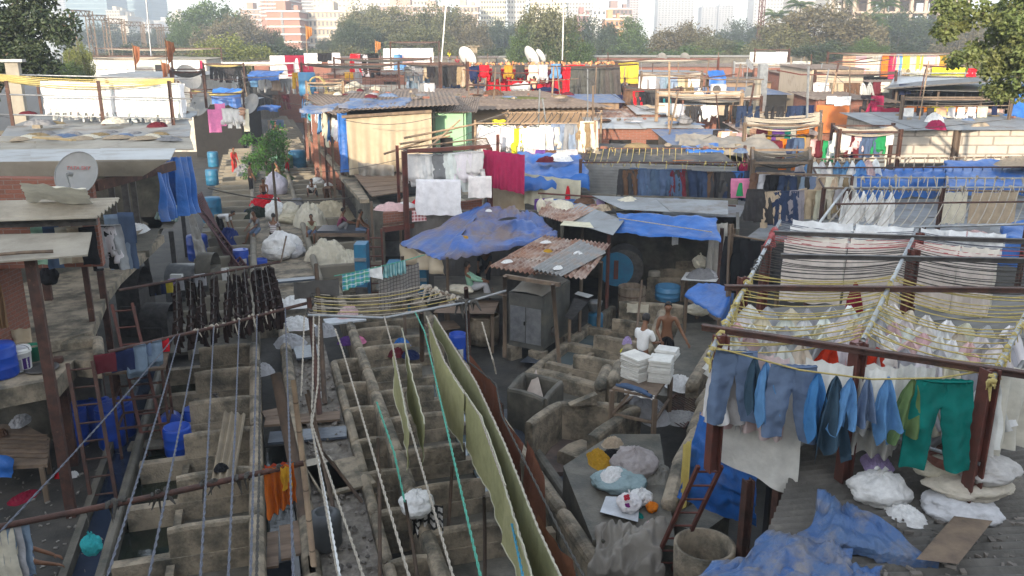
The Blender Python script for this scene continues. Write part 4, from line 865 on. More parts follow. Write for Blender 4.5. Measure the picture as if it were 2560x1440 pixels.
def pens_right():
 u=(plan(1550,904,.9)-plan(1433,881,.9)).normalized();v=V((-u.y,u.x,0))
 fr=[plan(1433,881,.9),plan(1484,833,.9),plan(1530,793,.9),plan(1560,762,.9)]
 base='paved stone slab under the machine'
 for i in range(3):
  o=fr[i]-u*.85-v*1.45;D=1.45
  pen(o,u,v,2.45,D,['front','middle','back'][i]+' right hand wash pen beside the two standing men',(.36,.97),.9,.3,water,side='R',curb=.52,rim=.12)
 a,b=plan(1345,925,.5)-v*.6,plan(1540,765,.5)
 slabw('wall','outer left kerb of the right hand wash pens',a-u*.1,b-u*.1,0,.52,.22)
 slabw('wall','low wall closing the front of the right hand pens',plan(1345,925,.5),plan(1500,965,.5),0,.55,.3)
 slabw('wall','dark end wall behind the right hand pens',plan(1538,762,.9)+v*.3,plan(1700,772,.9)+v*.3,0,.95,.2)
 for i,(a,b)in enumerate((((1500,965),(1518,925)),((1530,955),(1548,912)),((1560,905),(1570,872)),((1640,830),(1655,785)))):
  mb=MB();capsule(mb,at(a[0],a[1],.95),at(b[0],b[1],.95),.14);p,q=at(a[0],a[1],.45),at(b[0],b[1],.45);mb.beam(V((at(*a,.95).x,at(*a,.95).y,.45)),V((at(*b,.95).x,at(*b,.95).y,.45)),.25,.9)
  mb.solo('pillar_wall',concrete,'stubby round topped wall end beside the men, '+ordn(i)+' from the front','wall','stubby wall ends beside the men')
 c=[plan(1275,965,1),plan(1362,992,1),plan(1402,948,1),plan(1310,928,1)]
 e=thing('square_tank','square grey concrete tank holding a pale board','tank',c[0])
 for i in range(4):
  mb=MB();rslab(mb,c[i],c[(i+1)%4],0,1.0,.14);mb.part('tank_wall',wetshadecrete,e)
 MB().hexa([p+UPV*.02 for p in c],[p+UPV*.5 for p in c]).part('tank_floor',wetshadecrete,e)
 MB().add([c[3].lerp(c[0],.5)+V((.15,-.05,.55)),c[1]+V((.1,.15,.55)),c[3]+V((.25,-.1,1.05))]+[c[3].lerp(c[0],.5)+V((.17,-.02,.55)),c[1]+V((.12,.18,.55)),c[3]+V((.27,-.07,1.05))],[(0,1,2),(5,4,3),(0,3,4,1),(1,4,5,2),(2,5,3,0)]).solo('board',mat('pale_board',(.5,.42,.36)),'pale triangular board leaning inside the square tank','board')
 W=[plan(1322,1052,1),plan(1400,1000,1),plan(1592,1012,1),plan(1480,1085,1)]
 slabw('wall','left wall of the empty brown floored pen',W[0],W[1],0,1.0,.2);slabw('wall','back wall of the empty brown floored pen',W[1],W[2],0,1.0,.2);slabw('wall','sloping right wall of the empty brown floored pen',W[2],W[3],0,1.0,.24)
 mb=MB();k=W[1].lerp(W[2],.45);mb.prism([(k.x-.55,k.y+.1),(k.x-.55,k.y-.06),(k.x,k.y-.16),(k.x,k.y+.0)],1,1.02);mb.v[7]+=UPV*.22;mb.v[6]+=UPV*.22;mb.solo('wall_horn',concrete,'curved horn on the back wall of the brown floored pen','wall')
 MB().prism([(p.x,p.y)for p in(plan(1330,1180,.15),plan(1500,1180,.15),W[2],W[1])],.02,.15).solo('pen_floor',mat('brown_floor',(.17,.12,.10),(.10,.08,.07),1.5,.8,dirt=(.05,.05,.05),dsc=1.2),'brown stained floor of the empty pen','floor',kind='structure')
 slabw('ledge','low stone ledge inside the empty brown floored pen',plan(1425,1140,.4),plan(1480,1110,.4),.1,.45,.7)
 mb=MB();rslab(mb,plan(1325,1100,.3),plan(1590,1480,.3),0,.32,.2);mb.solo('kerb',wetshadecrete,'dark kerb running along the wet slab path','kerb')
 P_=[plan(1408,1165,.9),plan(1482,1350,.9),plan(1690,1365,.9),plan(1650,1085,.9),plan(1530,1085,.9)]
 MB().prism([(p.x,p.y)for p in P_],0,.9).solo('platform',wetshadecrete,'grey concrete platform piled with bundles of laundry','platform')
 MB().prism([(p.x,p.y)for p in(plan(1700,812,.6),plan(1840,800,.6),plan(1900,900,.6),plan(1800,960,.6),plan(1760,1000,.6),plan(1590,985,.6),plan(1680,860,.6))],0,.62).solo('walkway',wetshadecrete,'grey wet concrete walkway right of the standing men','walkway',kind='structure')
 for i,(a,b)in enumerate((((1780,880),(1730,965)),((1795,955),(1755,1010)),((1765,1010),(1735,1080)),((1745,1080),(1700,1160)),((1700,1165),(1675,1260)))):
  mb=MB();A,B=at(*a,.95),at(*b,.95);capsule(mb,A,B,.15);mb.beam(V((A.x,A.y,.45)),V((B.x,B.y,.45)),.28,.88)
  mb.solo('pillar_wall',concrete,'round topped wall segment left of the blue tarpaulin, '+ordn(i)+' from the back','wall','wall segments beside the blue tarpaulin')
 e=thing('iron_grate','rusty iron grate lying between wall and table','grate',plan(1690,1000,.5));c=[at(1735,945,.7),at(1785,970,.7),at(1710,1070,.6),at(1640,1030,.6)]
 for i in range(26):bar(e,c[0].lerp(c[3],i/25),c[1].lerp(c[2],i/25),.022,rust,'rod',True)
 bar(e,c[0],c[3],.04,rust,'rail');bar(e,c[1],c[2],.04,rust,'rail')
 z=1.55;c=[at(1530,970,z),at(1638,992,z),at(1677,936,z),at(1594,926,z)]
 e=thing('wooden_table','rough wooden table carrying folded white towels','table',plan(1600,960,z))
 MB().hexa([p-UPV*.05 for p in c],c).part('tabletop',wood,e)
 for p in c:bar(e,V((p.x,p.y,.5)),p-UPV*.05,.08,wood,'leg')
 for a,b in((0,1),(1,2),(0,3)):bar(e,V((c[a].x,c[a].y,1.0)),V((c[b].x,c[b].y,1.0)),.05,wood,'brace')
 bar(e,V((c[0].x,c[0].y,.95)),c[0].lerp(c[1],.4)-UPV*.06,.05,wood,'brace')
 c2=(c[1]+c[0])/2
 curtain('cloth','white sheet spread under jeans on the table front',c[0].lerp(c[1],.3)+V((0,.02,.03)),c[1]+V((0,.02,.03)),.12,cloth,3,.02,color=CW['white'],nu=30)
 def folds(name,base,lx,ly,n,ang,label,col,h=.055,group=None):
  e=thing(name,label,'stack of towels',base,group)
  r=random.Random(n)
  for i in range(n):
   a=ang+r.uniform(-.05,.05);mb=MB();cc=V(base)+V((r.uniform(-.015,.015),r.uniform(-.015,.015),h*(i+.5)))
   M=Matrix.Rotation(a,3,'Z')@Matrix.Rotation(r.uniform(-.04,.04),3,'X');nn=10;pr=[]
   for k in range(nn):
    t=-math.pi/2+math.pi*k/(nn-1);pr.append((lx/2+h*.45*math.cos(t)*.8,h*.47*math.sin(t)))
   pr+=[(-lx/2,h*.45),(-lx/2-.01,h*.1),(-lx/2+.03,.0),(-lx/2-.01,-h*.1),(-lx/2,-h*.45)]
   m_=len(pr);o=0
   for s in range(5):
    y=ly*(s/4-.5)
    for(x,zz)in pr:mb.v.append(cc+M@V((x,y,zz+.006*math.sin(s*2+i))))
   for s in range(4):
    for k in range(m_):mb.f.append((s*m_+k,s*m_+(k+1)%m_,(s+1)*m_+(k+1)%m_,(s+1)*m_+k))
   mb.f+=[tuple(range(m_)),tuple(4*m_+k for k in reversed(range(m_)))]
   mb.part('folded_towel',cloth,e,color=col)
  return e
 dd=c[1]-c[0];ang=math.atan2(dd.y,dd.x)
 k1=c[3].lerp(c[0],.35)+dd*.18;k2=c[3].lerp(c[0],.2)+dd*.66
 folds('towel_stack',k1,.42,.5,12,ang+1.2,'taller left stack of folded white towels on the table',(.80,.78,.72),.042);folds('towel_stack',k2,.44,.5,11,ang+.2,'right stack of folded white towels beside the man in white',(.80,.79,.74),.043)
 p=c[3]+V((.3,.55,.62));folds('towel_stack',at(1668,880,1.95)-V((0,0,.1)),.42,.36,3,ang+.1,'few folded towels held by the man in white',(.8,.79,.75),.06)
 j=MB()
 for s in(0,1):
  q=[c[0].lerp(c[1],.05+.1*s)+V((.1,.12,.04+.03*s)),c[0].lerp(c[1],.4)+V((.05,.1+.12*s,.07)),c[0].lerp(c[1],.75)+V((0,.05+.15*s,.06)),c[1]+V((-.08,.0+.2*s,.05))];j.tube([p-UPV*.03 for p in q],[.035,.045,.04,.035],10)
 j.solo('jeans',cloth,'blue jeans lying along the front of the table','jeans',smooth=True,color=CW['denim blue'])
 sack(at(1600,1040,.62),(.5,.45,.32),'grey','grey cloth heap stored under the wooden table',1);heap(at(1640,1050,.6),(.35,.3,.35),'pale grey','crumpled pale bag spilling from under the table',2)
 heap(at(1700,965,.7),(.42,.34,.28),'white','crumpled white cloths on a tray right of the table',1);heap(at(1700,1050,.55),(.55,.3,.2),(.4,.4,.4),'translucent plastic sheeting heaped beside the grate',3)
 e=person(plan(1612,985,.9)+UPV*.9,.95,'work','white','navy','bearded man in white polo shirt holding folded towels',beard=True,scale=1.02,arms=(((.35,.1),(1.3,.25)),((.35,.1),(1.35,-.1))),lean=.12,tilt=.35)
 e.location=gx(1606,16.7)+UPV*.98
 e=person(gx(1667,17.6)+UPV*.98,3.55,'stand',None,'black','bare chested man facing the camera beside the towels',scale=1.03,arms=(((.15,.45),(.5,.5)),((.1,.2),(.75,-.35))),tilt=.15)
 heap(at(1568,858,.95),(.17,.12,.2),'lilac','lilac cloth drying on the middle pen slab',1);heap(at(1560,880,.95),(.1,.08,.1),'bright yellow','tiny lime yellow rag on a wall end',2)
 curtain('towel','pale towel draped over the far pen wall',at(1568,757,.98),at(1622,760,.98),.3,cloth,2,.02,color=CW['cream'],nu=20)
 pole('bamboo_pole','thin pole standing behind the man in white',plan(1583,895,.5)+UPV*.3,at(1605,700,2.1),.035,wood)
 bundles=[((1585,1180),.95,(.46,.4,.34),(.42,.38,.37),'large dusty grey bundle at the top of the platform',1),((1640,1190),.9,(.35,.3,.2),(.27,.26,.23),'rumpled grey plastic heap right of the dusty bundle',None),((1550,1215),.9,(.48,.42,.2),(.33,.44,.46),'flat pale blue bundle in the middle of the platform',1),((1600,1255),.9,(.2,.19,.17),'white','small knotted white bundle behind the floral bundle',0)]
 for(px,zz,s,c_,lab,k)in bundles:
  p=at(px[0],px[1],.9)
  (heap(p,s,c_,lab,2)if k is None else sack(p,s,c_,lab,k))
 heap(at(1530,1215,.9)+UPV*.18,(.28,.22,.16),'white','crumpled white cloth lying on the pale blue bundle',1)
 heap(at(1497,1150,.9),(.4,.22,.16),'mustard','mustard yellow jacket thrown on the platform',2);heap(at(1530,1110,.9),(.22,.18,.16),'beige','tan cloth wad above the mustard jacket',1);heap(at(1540,1140,.9),(.25,.14,.12),'black','black cloth beside the mustard jacket',3)
 MB().hexa(*[[at(1500,1280,zz),at(1595,1305,zz),at(1600,1245,zz),at(1515,1240,zz)]for zz in(.93,.98)]).solo('board',mat('white_board',(.6,.63,.66)),'pale blue board under the floral bundle','board')
 fl=mat('floral_cloth',(.78,.76,.76),(.7,.68,.68),3,.9)
 p=at(1572,1270,.98);e=thing('floral_bundle','round white bundle printed with red and purple flowers','bundle',p)
 o=inst('sack',SK[2].copy(),(0,0,0),1,(.22,.2,.2),par=e);o.data.materials[0]=fl
 toC=(CO-p).normalized();R1=toC.cross(UPV).normalized()*-1;U1=R1.cross(toC)*1
 for(a,b,r_,m)in((-.05,-.06,.07,mat('red_print',(.45,.02,.04),None,3,.9)),(-.03,.1,.055,mat('purple_print',(.22,.02,.2),None,3,.9))):
  c=p+UPV*.13;rr=.2
  for kk in range(4):
   an=kk*1.57+.5;dirn=(toC*1.0+R1*(a+r_*.55*math.cos(an))*4+U1*(b+r_*.55*math.sin(an))*4).normalized()
   t1=dirn.cross(UPV).normalized();t2=t1.cross(dirn);q=c+dirn*rr*1.03
   mb=MB().add([q+(t1*math.cos(t)+t2*math.sin(t))*r_*.42+dirn*.002 for t in[x*.785 for x in range(8)]],[tuple(range(8))]);mb.part('petal',m,e)
 heap(at(1590,1285,.9),(.16,.08,.06),'teal','teal rag under the floral bundle',0);sack(at(1630,1275,.9),(.13,.1,.1),'orange','small orange patterned bag near the ladder',1)
 tarp('plastic_sheet','crumpled grey plastic sheet heaped in front of the platform',[at(1476,1420,.75),at(1655,1425,.8),at(1650,1312,1.1),at(1512,1305,1.05)],greytarp,.24,-.03,80,60,(.45,.1,0,.25),3,3,wr=.05)
 heap(at(1625,1335,.95),(.18,.16,.24),'pale pink','pale pink cloth hanging beside the red ladder',1);heap(at(1612,1375,.4),(.5,.4,.45),(.27,.25,.21),'dull grey plastic wad right of the crumpled sheet',0)
 heap(at(1590,1435,.3),(.18,.14,.1),'white','white rag at the bottom edge below the plastic sheet',1)
pens_right()
def left_building():
 Z1=2.45;G='posts of the left workshop'
 e=thing('workshop','open two storey concrete and brick workshop on the left','workshop',(-5,17,0))
 sl=[plan(-60,905,Z1),plan(230,828,Z1),plan(268,735,Z1),plan(300,690,Z1),plan(410,588,Z1),plan(300,560,Z1),plan(-60,600,Z1)]
 MB().prism([(p.x,p.y)for p in sl],Z1-.22,Z1).part('upper_floor',concrete,e)
 sl=[plan(-80,990,2.2),plan(142,948,2.2),plan(185,900,2.2),plan(250,905,2.2),plan(248,858,2.2),plan(80,880,2.2),plan(-80,900,2.2)]
 MB().prism([(p.x,p.y)for p in sl],1.85,2.2).part('lower_floor',concrete,e)
 A,B=plan(120,880,2.2),plan(247,862,2.2);mb=MB();rslab(mb,A,B,2.2,2.42,.2);rslab(mb,B,plan(248,905,2.2),2.2,2.42,.2);mb.part('parapet',concrete,e)
 A,B=gx(-60,15.4),gx(40,15.4);MB().box(((A.x+B.x)/2,(A.y+B.y)/2+.4,3.6),((B-A).length,1,2.7),math.atan2((B-A).y,(B-A).x)).part('brick_wall',brickm,e)
 A,B=gx(40,19.5),gx(190,21);MB().box(((A.x+B.x)/2,(A.y+B.y)/2+.6,3.7),((B-A).length,.2,2.5),math.atan2((B-A).y,(B-A).x)).part('rear_wall',wetshadecrete,e)
 A=gx(10,16.2);MB().box((A.x,A.y,1.1),(3.5,.2,2.1)).part('lower_wall',wetshadecrete,e)
 A,B=gx(-120,24),gx(-120,45);B2=gx(200,46)
 MB().box((-9.5,21,2.2),(.3,12,5.2)).part('far_wall',wetshadecrete,e)
 for(b,t,w_,lab)in(((180,1290,0),(62,630,4.85),.16,'nearest rusty column of the left workshop'),((262,760,2.3),(205,480,5.1),.14,'tall dark column at the workshop edge'),((232,808,2.4),(190,640,4.7),.11,'slim dark column under the pale roof')):
  pb=at(*b);P0=V((pb.x,pb.y,b[2]if b[2]<1 else 0));pt=V((pb.x,pb.y,t[2]))
  MB().beam(P0,pt,w_,w_).solo('column',rust,lab,'column',G)
 for(px,d,z0,z1,lab)in((150,15.2,0,2.3,'rust brown column behind the white pail'),(130,18.6,2.4,4.8,'brown column with a black bag tied on'),(300,25,2.4,5.5,'far column beside the blue lungi'),(340,22.5,2.4,5.6,'black column at the floor edge'),(350,27,2.4,5.6,'black post under the white ridge roof')):
  p=gx(px,d);MB().beam(p+UPV*z0,p+UPV*z1,.16,.16).solo('column',rust if px<200 else darksteel,lab,'column',G)
 p=gx(140,18.4);sack(p+UPV*2.9,(.22,.2,.32),'black','black bag tied to a brown column',0)
 rf=thing('pale_roof','pale flat roof sheet nearest on the left','roof',plan(100,640,4.85));roof(rf,[at(-60,662,4.8),at(219,641,4.8),at(230,583,4.95),at(-60,592,4.95)],cement,1,1,0,th=.03);MB().tube([at(0,636,4.9),at(60,631,4.92),at(133,628,4.9)],.03,6).part('stick',wood,rf)
 rf=thing('asbestos_roof','grey corrugated roof with ragged right edge on the left','roof',plan(100,540,5.2));c=[at(-60,556,5.2),at(243,548,5.2),at(300,500,5.35),at(-60,508,5.35)];roof(rf,[c[1],c[2],c[3],c[0]],cement,1,1,.03,.17,th=.02)
 MB().beam(at(-60,562,5.1),at(243,554,5.1),.08,.12).part('beam',darksteel,rf)
 rf=thing('white_ridge_roof','long pale sheet roof with the grey dish before it','roof',plan(200,400,5.6))
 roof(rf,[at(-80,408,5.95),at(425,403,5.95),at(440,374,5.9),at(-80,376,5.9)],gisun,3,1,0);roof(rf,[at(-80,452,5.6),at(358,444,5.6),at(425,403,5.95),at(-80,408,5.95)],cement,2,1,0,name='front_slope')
 MB().hexa([at(-80,470,4.9),at(230,468,4.9),at(230,448,5.3),at(-80,452,5.3)],[at(-80,470,4.9)+Y_*.1,at(230,468,4.9)+Y_*.1,at(230,448,5.3)+Y_*.1,at(-80,452,5.3)+Y_*.1]).part('fascia',brickm,rf)
 A,B=plan(-80,505,5.3),plan(235,500,5.3);MB().hexa([A+UPV*4,B+UPV*4,B+UPV*4+Y_*.3,A+UPV*4+Y_*.3],[A+UPV*5.75,B+UPV*5.7,B+UPV*5.7+Y_*.3,A+UPV*5.75+Y_*.3]).part('brick_wall',brickm,rf)
 A,B=plan(235,497,5.3),plan(425,440,5.4);MB().beam(A+UPV*5.5+Y_*.3,B+UPV*5.5+Y_*1,.12,.2).part('edge_beam',rust,rf)
 rf=thing('stepped_sheet_roof','wide roof of overlapping grey sheets under white laundry','roof',plan(200,330,5.6))
 ys=[376,358,345,318,303,290,281,272];xr=[485,480,475,478,470,492,495,480];xl=[-80,-80,0,20,70,95,110,130]
 for i in range(7):
  z=5.62+.04*i;m=[cement,cement,gi,gi,gi,gi,cement][i]
  roof(rf,[at(xl[i],ys[i],z-.03),at(xr[i],ys[i],z-.03),at(xr[i+1],ys[i+1]-2,z+.02),at(xl[i+1],ys[i+1]-2,z+.02)],m,3,1,0 if m is not oldroof else.02,th=.03,tilt=.03)
 MB().box((-6.4,31,4),(6.4,.2,3.1)).part('rear_wall',wetshadecrete,rf);MB().box((-9.6,26,3),(.2,10,5)).part('side_wall',wetshadecrete,rf);MB().box((-6.4,28.2,2.4),(6.3,5.5,.2)).part('rear_floor',wetshadecrete,rf)  # rear wall added and coloured dark for the unlit interior
 ladder(at(262,1262,0),at(200,905,2.5),X_,.42,'rusty ladder with tripled rungs below the pail ledge',rust,8,r=.03)
 ladder(at(395,1150,0.0),at(305,760,2.8),X_,.4,'dark red ladder up to the workshop floor',redpaint,9,r=.03)
 c=gx(340,15.8);e=thing('ladder_stand','rusty iron frame stand beside the ladders','frame',c)
 q=[c+V((x,y,0))for x,y in((-.45,-.3),(.5,-.3),(.5,.5),(-.45,.5))]
 for a in q:bar(e,a,a+UPV*1.9,.05,rust,'post')
 for z in(.7,1.3,1.88):
  for i in range(4):bar(e,q[i]+UPV*z,q[(i+1)%4]+UPV*z,.04,rust,'rail')
 MB().box((c.x+.02,c.y+.1,1.9),(1.1,.9,.05)).part('top',wood,e)
 rr=random.Random(4)
 drums=[((195,1080),.26,.8,'behind the rusty ladder, leftmost'),((225,1060),.26,.8,'behind the rusty ladder, second'),((255,1060),.25,.8,'behind the rusty ladder, third'),((283,1085),.27,.85,'nearest behind the ladder rungs'),((310,1060),.25,.8,'right of the rusty ladder')]
 for i,((px,py),r_,h,lb)in enumerate(drums):barrel(V(tuple(plan(px,py+30,0))),r_,h,bluepl,'dark blue drum '+lb)
 for(px,py,r_,h,lb,rot)in((424,1020,.24,.6,'blue drum lying beside the left pens, upper',(1.3,.3,0)),(425,1055,.24,.6,'blue drum tipped beside the left pens, lower',(1.2,-.3,.5)),(485,1045,.2,.5,'small blue drum inside the left pen',None),(445,1100,.27,.6,'open blue tub standing in the left pen',None)):
  barrel(plan(px,py,.5)+UPV*.2,r_,h,bluepl,lb,open_='open' in lb,rx=rot)
 p=at(32,968,2.2);barrel(at(5,940,2.2),.3,.62,bluepl,'big blue drum behind the white paint pail',False)
 e=thing('paint_pail','white paint pail with a purple label on the ledge','pail',at(57,925,2.2));L=e.location.copy()
 MB().lathe(L,[(.155,0),(.165,.02),(.185,.36),(.2,.37),(.2,.39),(.187,.4),(.2,.41),(.2,.425),(.188,.43),(.19,.46),(.175,.46),(.165,.1)],28).part('body',whitepl,e,smooth=True)
 a0=math.atan2(-L.y,-L.x)
 MB().grid(lambda u,v:L+V(((.168+.014*v)*math.cos(a0+.1+.8*u),(.168+.014*v)*math.sin(a0+.1+.8*u),.06+.22*v)),8,1).part('purple_label',mat('purple_label',(.06,.02,.16),None,3,.5,bump=0),e)
 MB().grid(lambda u,v:L+V(((.167+.014*v)*math.cos(a0-.9+.9*u),(.167+.014*v)*math.sin(a0-.9+.9*u),.04+.22*v)),8,1).part('grey_label',mat('grey_label',(.35,.35,.36),None,3,.5,bump=0),e)
 an=a0+.5;nrm=V((math.cos(an),math.sin(an),0));text('asianpaints',.045,L+nrm*.182+UPV*.17,UPV,nrm.cross(UPV)*1.0 if 0 else UPV.cross(nrm)*-1,whitepl,e)
 MB().tube([L+V((.19*math.cos(t),.19*math.sin(t)*.3-.1,.42+.1*math.sin(t*1)))for t in[x*.35 for x in range(10)]],.006,5).part('handle',darksteel,e)
 e=thing('green_bucket','green bucket beside the white paint pail','bucket',at(84,900,2.2));MB().lathe(e.location.copy(),[(.13,0),(.17,.28),(.185,.3),(.16,.3),(.12,.03)],24).part('body',mat('green_plastic',(.01,.16,.09),None,3,.4,bump=0),e,smooth=True)
 MB().lathe(at(105,925,2.2),[(.22,0),(.3,.03),(.3,.06),(.2,.04)],24).solo('tyre',darksteel,'black rubber ring behind the rusty column','ring',smooth=True)
 curtain('sacking','worn beige sacking draped above the paint pail',at(20,822,2.75),at(76,818,2.75),.35,beigetarp,2,.03,nu=20)
 curtain('cloth','tan cloth hanging on the brick wall',gx(18,15.2)+UPV*4.5,gx(40,15.2)+UPV*4.5,1.6,cloth,3,.05,color=(.28,.17,.09))
 p=[at(-60,1170,.75),at(118,1160,.75),at(125,1095,.75),at(60,1060,.75),at(-60,1060,.75)]
 e=thing('slatted_table','worn slatted table with rags at the lower left edge','table',plan(30,1120,.75));MB().prism([(q.x,q.y)for q in p],.68,.75).part('tabletop',wood,e)
 for i in range(6):MB().beam(at(0,1085+i*11,.77),at(118,1088+i*11,.77),.05,.02).part('slat',plank,e)
 for q in(p[1],p[2]):bar(e,V((q.x-.1,q.y,0)),V((q.x-.1,q.y,.7)),.08,wood,'leg')
 heap(at(50,1055,.8),(.32,.2,.14),'pale grey','pale rag pile on the slatted table',1);heap(at(0,1085,.8),(.2,.15,.1),'brown','brown rag on the slatted table corner',2)
 tarp('tarpaulin','small blue tarpaulin at the lower left edge',[at(-40,1210,.4),at(30,1200,.5),at(35,1150,.9),at(-40,1140,.9)],bluetarp,.1,.0,20,14,wr=.03)
 heap(at(150,1190,0),(.14,.1,.08),'red','small red rag on the dark yard floor',0);heap(at(185,1190,0),(.1,.1,.12),'white','white rag on the dark yard floor',1)
 MB().box(tuple(at(395,1110,.3)),(1.1,.35,.06),-.1).solo('stone_slab',wetshadecrete,'grey slab bridging the blue drain','slab')
 c=[at(528,1205,1.04),at(585,1212,1.04),at(614,1038,1.12),at(560,1030,1.12)];e=thing('corrugated_board','long corrugated sheet lying across the left pens','sheet',plan(560,1200,.8));roof(e,c,mat('tan_sheet',(.27,.22,.15),(.19,.155,.11),2,.8),1,1,.03,.12,th=.012)
 heap(at(553,1172,1.1),(.13,.12,.12),'black','black and white rag on the corrugated sheet',0)
 e=thing('bicycle_frame','black bicycle fork and bars leaning in a left pen','bicycle part',plan(560,1015,.5));q=[at(533,985,1.0),at(560,1005,.8),at(575,1020,.6),at(600,1012,.7),at(545,985,1.05)]
 MB().tube([q[0],q[1],q[2]],.02,6).part('fork',darksteel,e);MB().tube([q[1],q[3]],.02,6).part('bar',darksteel,e);MB().tube([q[4],q[0],q[1]+V((-.1,0,0))],.015,6).part('handlebar',darksteel,e)
 heap(at(60,1245,0),(.3,.2,.1),'dark red','small dark red scrap on the dark yard floor',1)
 person(gx(10,10.9,.5)+UPV*.1,1.3,'squat','pale grey','steel blue','person in pale grey crouching at the lower left edge')
 for i,(px,c_)in enumerate(((2,'cream'),(22,'pale grey'),(42,'faded denim'))):inst('garment',gm('L',i),at(px,1312-i*4,2.6),.2,(.7,1,.6),CW[c_],c_+' cloth hanging from the lower pipe end','laundry','cloths on the lower pipe end')
 r=random.Random(6);mb=MB()
 for i in range(150):p=at(r.uniform(-20,330),r.uniform(1080,1440),.02);s=r.uniform(.01,.03);mb.box(p,(s*3,s*r.uniform(.5,2),s),M=Matrix.Rotation(r.uniform(0,3),3,'Z')@Matrix.Rotation(r.uniform(-.3,.3),3,'X'))
 mb.solo('yard_litter',mat('litter',(.32,.30,.27),(.08,.07,.06),.9,.9,bump=0),'pale scraps littering the dark yard floor','litter',kind='stuff')
left_building()
def fore_ropes():
 P1,P2=at(20,1312,2.6),at(758,1158,2.6)
 e=thing('pipe','lower rusty pipe slung across the left pens','pipe',(P1.x,P1.y,2.5));MB().tube([P1+(P1-P2)*.1,P1.lerp(P2,.5)-UPV*.03,P2],.04,10).part('pipe_length',rust,e,smooth=True)
 for t in(.3,.45,.62,.74,.9):q=P1.lerp(P2,t);rags(e,q,P1.lerp(P2,t+.06),5,.06,roped)
 Q1,Q2=at(270,880,2.6),at(790,752,2.6)
 e=thing('pipe','upper rusty pipe carrying the brown trousers','pipe',(Q1.x,Q1.y,2.5));MB().tube([Q1,Q1.lerp(Q2,.5)-UPV*.03,Q2],.035,10).part('pipe_length',rust,e,smooth=True);rags(e,Q1.lerp(Q2,.35),Q1.lerp(Q2,.8),14,.05,ropew)
 R1,R2=at(500,690,2.6),at(700,655,2.6)
 e=thing('pipe','far pipe behind the brown trousers','pipe',(R1.x,R1.y,2.5));MB().tube([R1-(R2-R1)*.9,R2],.035,8).part('pipe_length',rust,e,smooth=True);rags(e,R1,R2,8,.05,roped)
 CW['chocolate']=(.05,.032,.028);tops=[(330,745),(352,738),(380,730),(420,722),(470,712),(505,705),(540,699),(592,690),(628,682),(655,676),(672,670)];bots=[423,455,480,508,540,572,600,628,650,672,690]
 for i,(t,b)in enumerate(zip([440,475,500,535,572,590,610,636,652,664,676],bots)):
  q=Q1.lerp(Q2,(b-270)/520.);s=at(t,700-(t-440)*.17,2.62)
  hang(s,q+V((0,0,.04)),'F:chocolate*6','on the '+ORD[i]+' rope of brown trousers','brown trousers folded over ropes',.05,.9,rotj=.5,across=False,dirw='from the back')
  if i>9:break
  MB().tube(rope_pts(s,q,.05),.012,5).solo('rope',roped,'rope under brown trousers, '+ordn(i)+' from the left','rope','ropes carrying brown trousers')
 for(px,c_,k)in((385,'black','T'),(398,'navy','T'),(416,'yellow','T'),(430,'lilac','F'),(444,'pale grey','T'),(468,'black','T'),(500,'pale grey','T'),(562,'white','F')):
  q=at(px,706-(px-385)*.2,2.62);s=(.42,.5,.6);inst('rag',gm(k,1),q,.25,s,CW[c_],c_+' rag on the far pipe, '+str({385:'leftmost',398:'beside the leftmost',416:'brightest',430:'beside the bright one',444:'left of two',468:'between two others',500:'right of two',562:'over the trousers'}[px]),'rag','rags on the far pipe')
 for(px,k,c_,s,lab)in((262,'T','maroon',.7,'maroon shorts on the upper pipe'),(297,'T','navy',.8,'navy cloth on the upper pipe'),(325,'F','faded denim',1.1,'long grey blue trouser leg on the upper pipe'),(345,'T','steel blue',.5,'grey blue cap hung between trouser legs'),(365,'F','faded denim',.9,'short grey blue trouser leg on the upper pipe'),(386,'T','red',.5,'red towel on the upper pipe')):
  q=Q1.lerp(Q2,(px-270)/520.);inst('washing',gm(k,2),q,.24,(s*.8,s,s),CW[c_],lab,'laundry','washing on the upper pipe')
 sp=mat('old_timber',(.12,.08,.055),(.06,.045,.035),5,.85,bump=.5,bsc=10,stretch=(1,1,.15))
 pole('log_post','thick peeled log leaning in the rubble walkway',at(765,1312,.65),at(690,935,2.75),.11,sp,'log')
 pole('bamboo_pole','pale upright bamboo pole tied to the lower pipe',at(788,1450,.65),at(733,950,3.25),.045,bamboo)
 pole('post','dark iron post where the pale ropes are tied',at(800,1050,.65),at(772,745,2.9),.06,rust,'post');pole('post','forked timber post beside the dark iron post',at(812,1010,.65),at(790,660,3.3),.055,sp,'post')
 for(a,b,lab)in(((845,1325,.7),(765,985,2.6),'black stick crossing behind the pale ropes'),((905,1255,.7),(792,1112,1.7),'black stick leaning to the right'),((838,1290,.7),(770,975,2.5),'second black stick beside the first'),((950,1440,.7),(945,1095,2.3),'prop stick under the left white rope'),((1045,1450,.6),(1012,1250,1.6),'yellowish prop stick beside the white bundle'),((1120,1325,.6),(1130,1165,1.6),'curved prop stick in a big centre tub'),((1212,1440,.5),(1210,1240,1.9),'prop stick below the olive cloth'),((1245,1290,.6),(1197,970,2.5),'split prop stick beside the brown cloth'),((1262,1200,.5),(1255,1010,2.3),'thin prop stick behind the brown cloth'),((1172,900,.6),(1165,720,2.9),'red brown iron post beside the blue drum'),((1055,900,.6),(1053,780,2.6),'grey post holding the rope net pipe')):
  pole('prop_stick',lab,at(*a),at(*b),.03 if 'iron' not in lab and 'grey post' not in lab else.06,rust if 'iron' in lab else sp,'stick' if 'stick' in lab else 'post')
 N1,N2=at(770,788,2.65),at(1170,755,2.65)
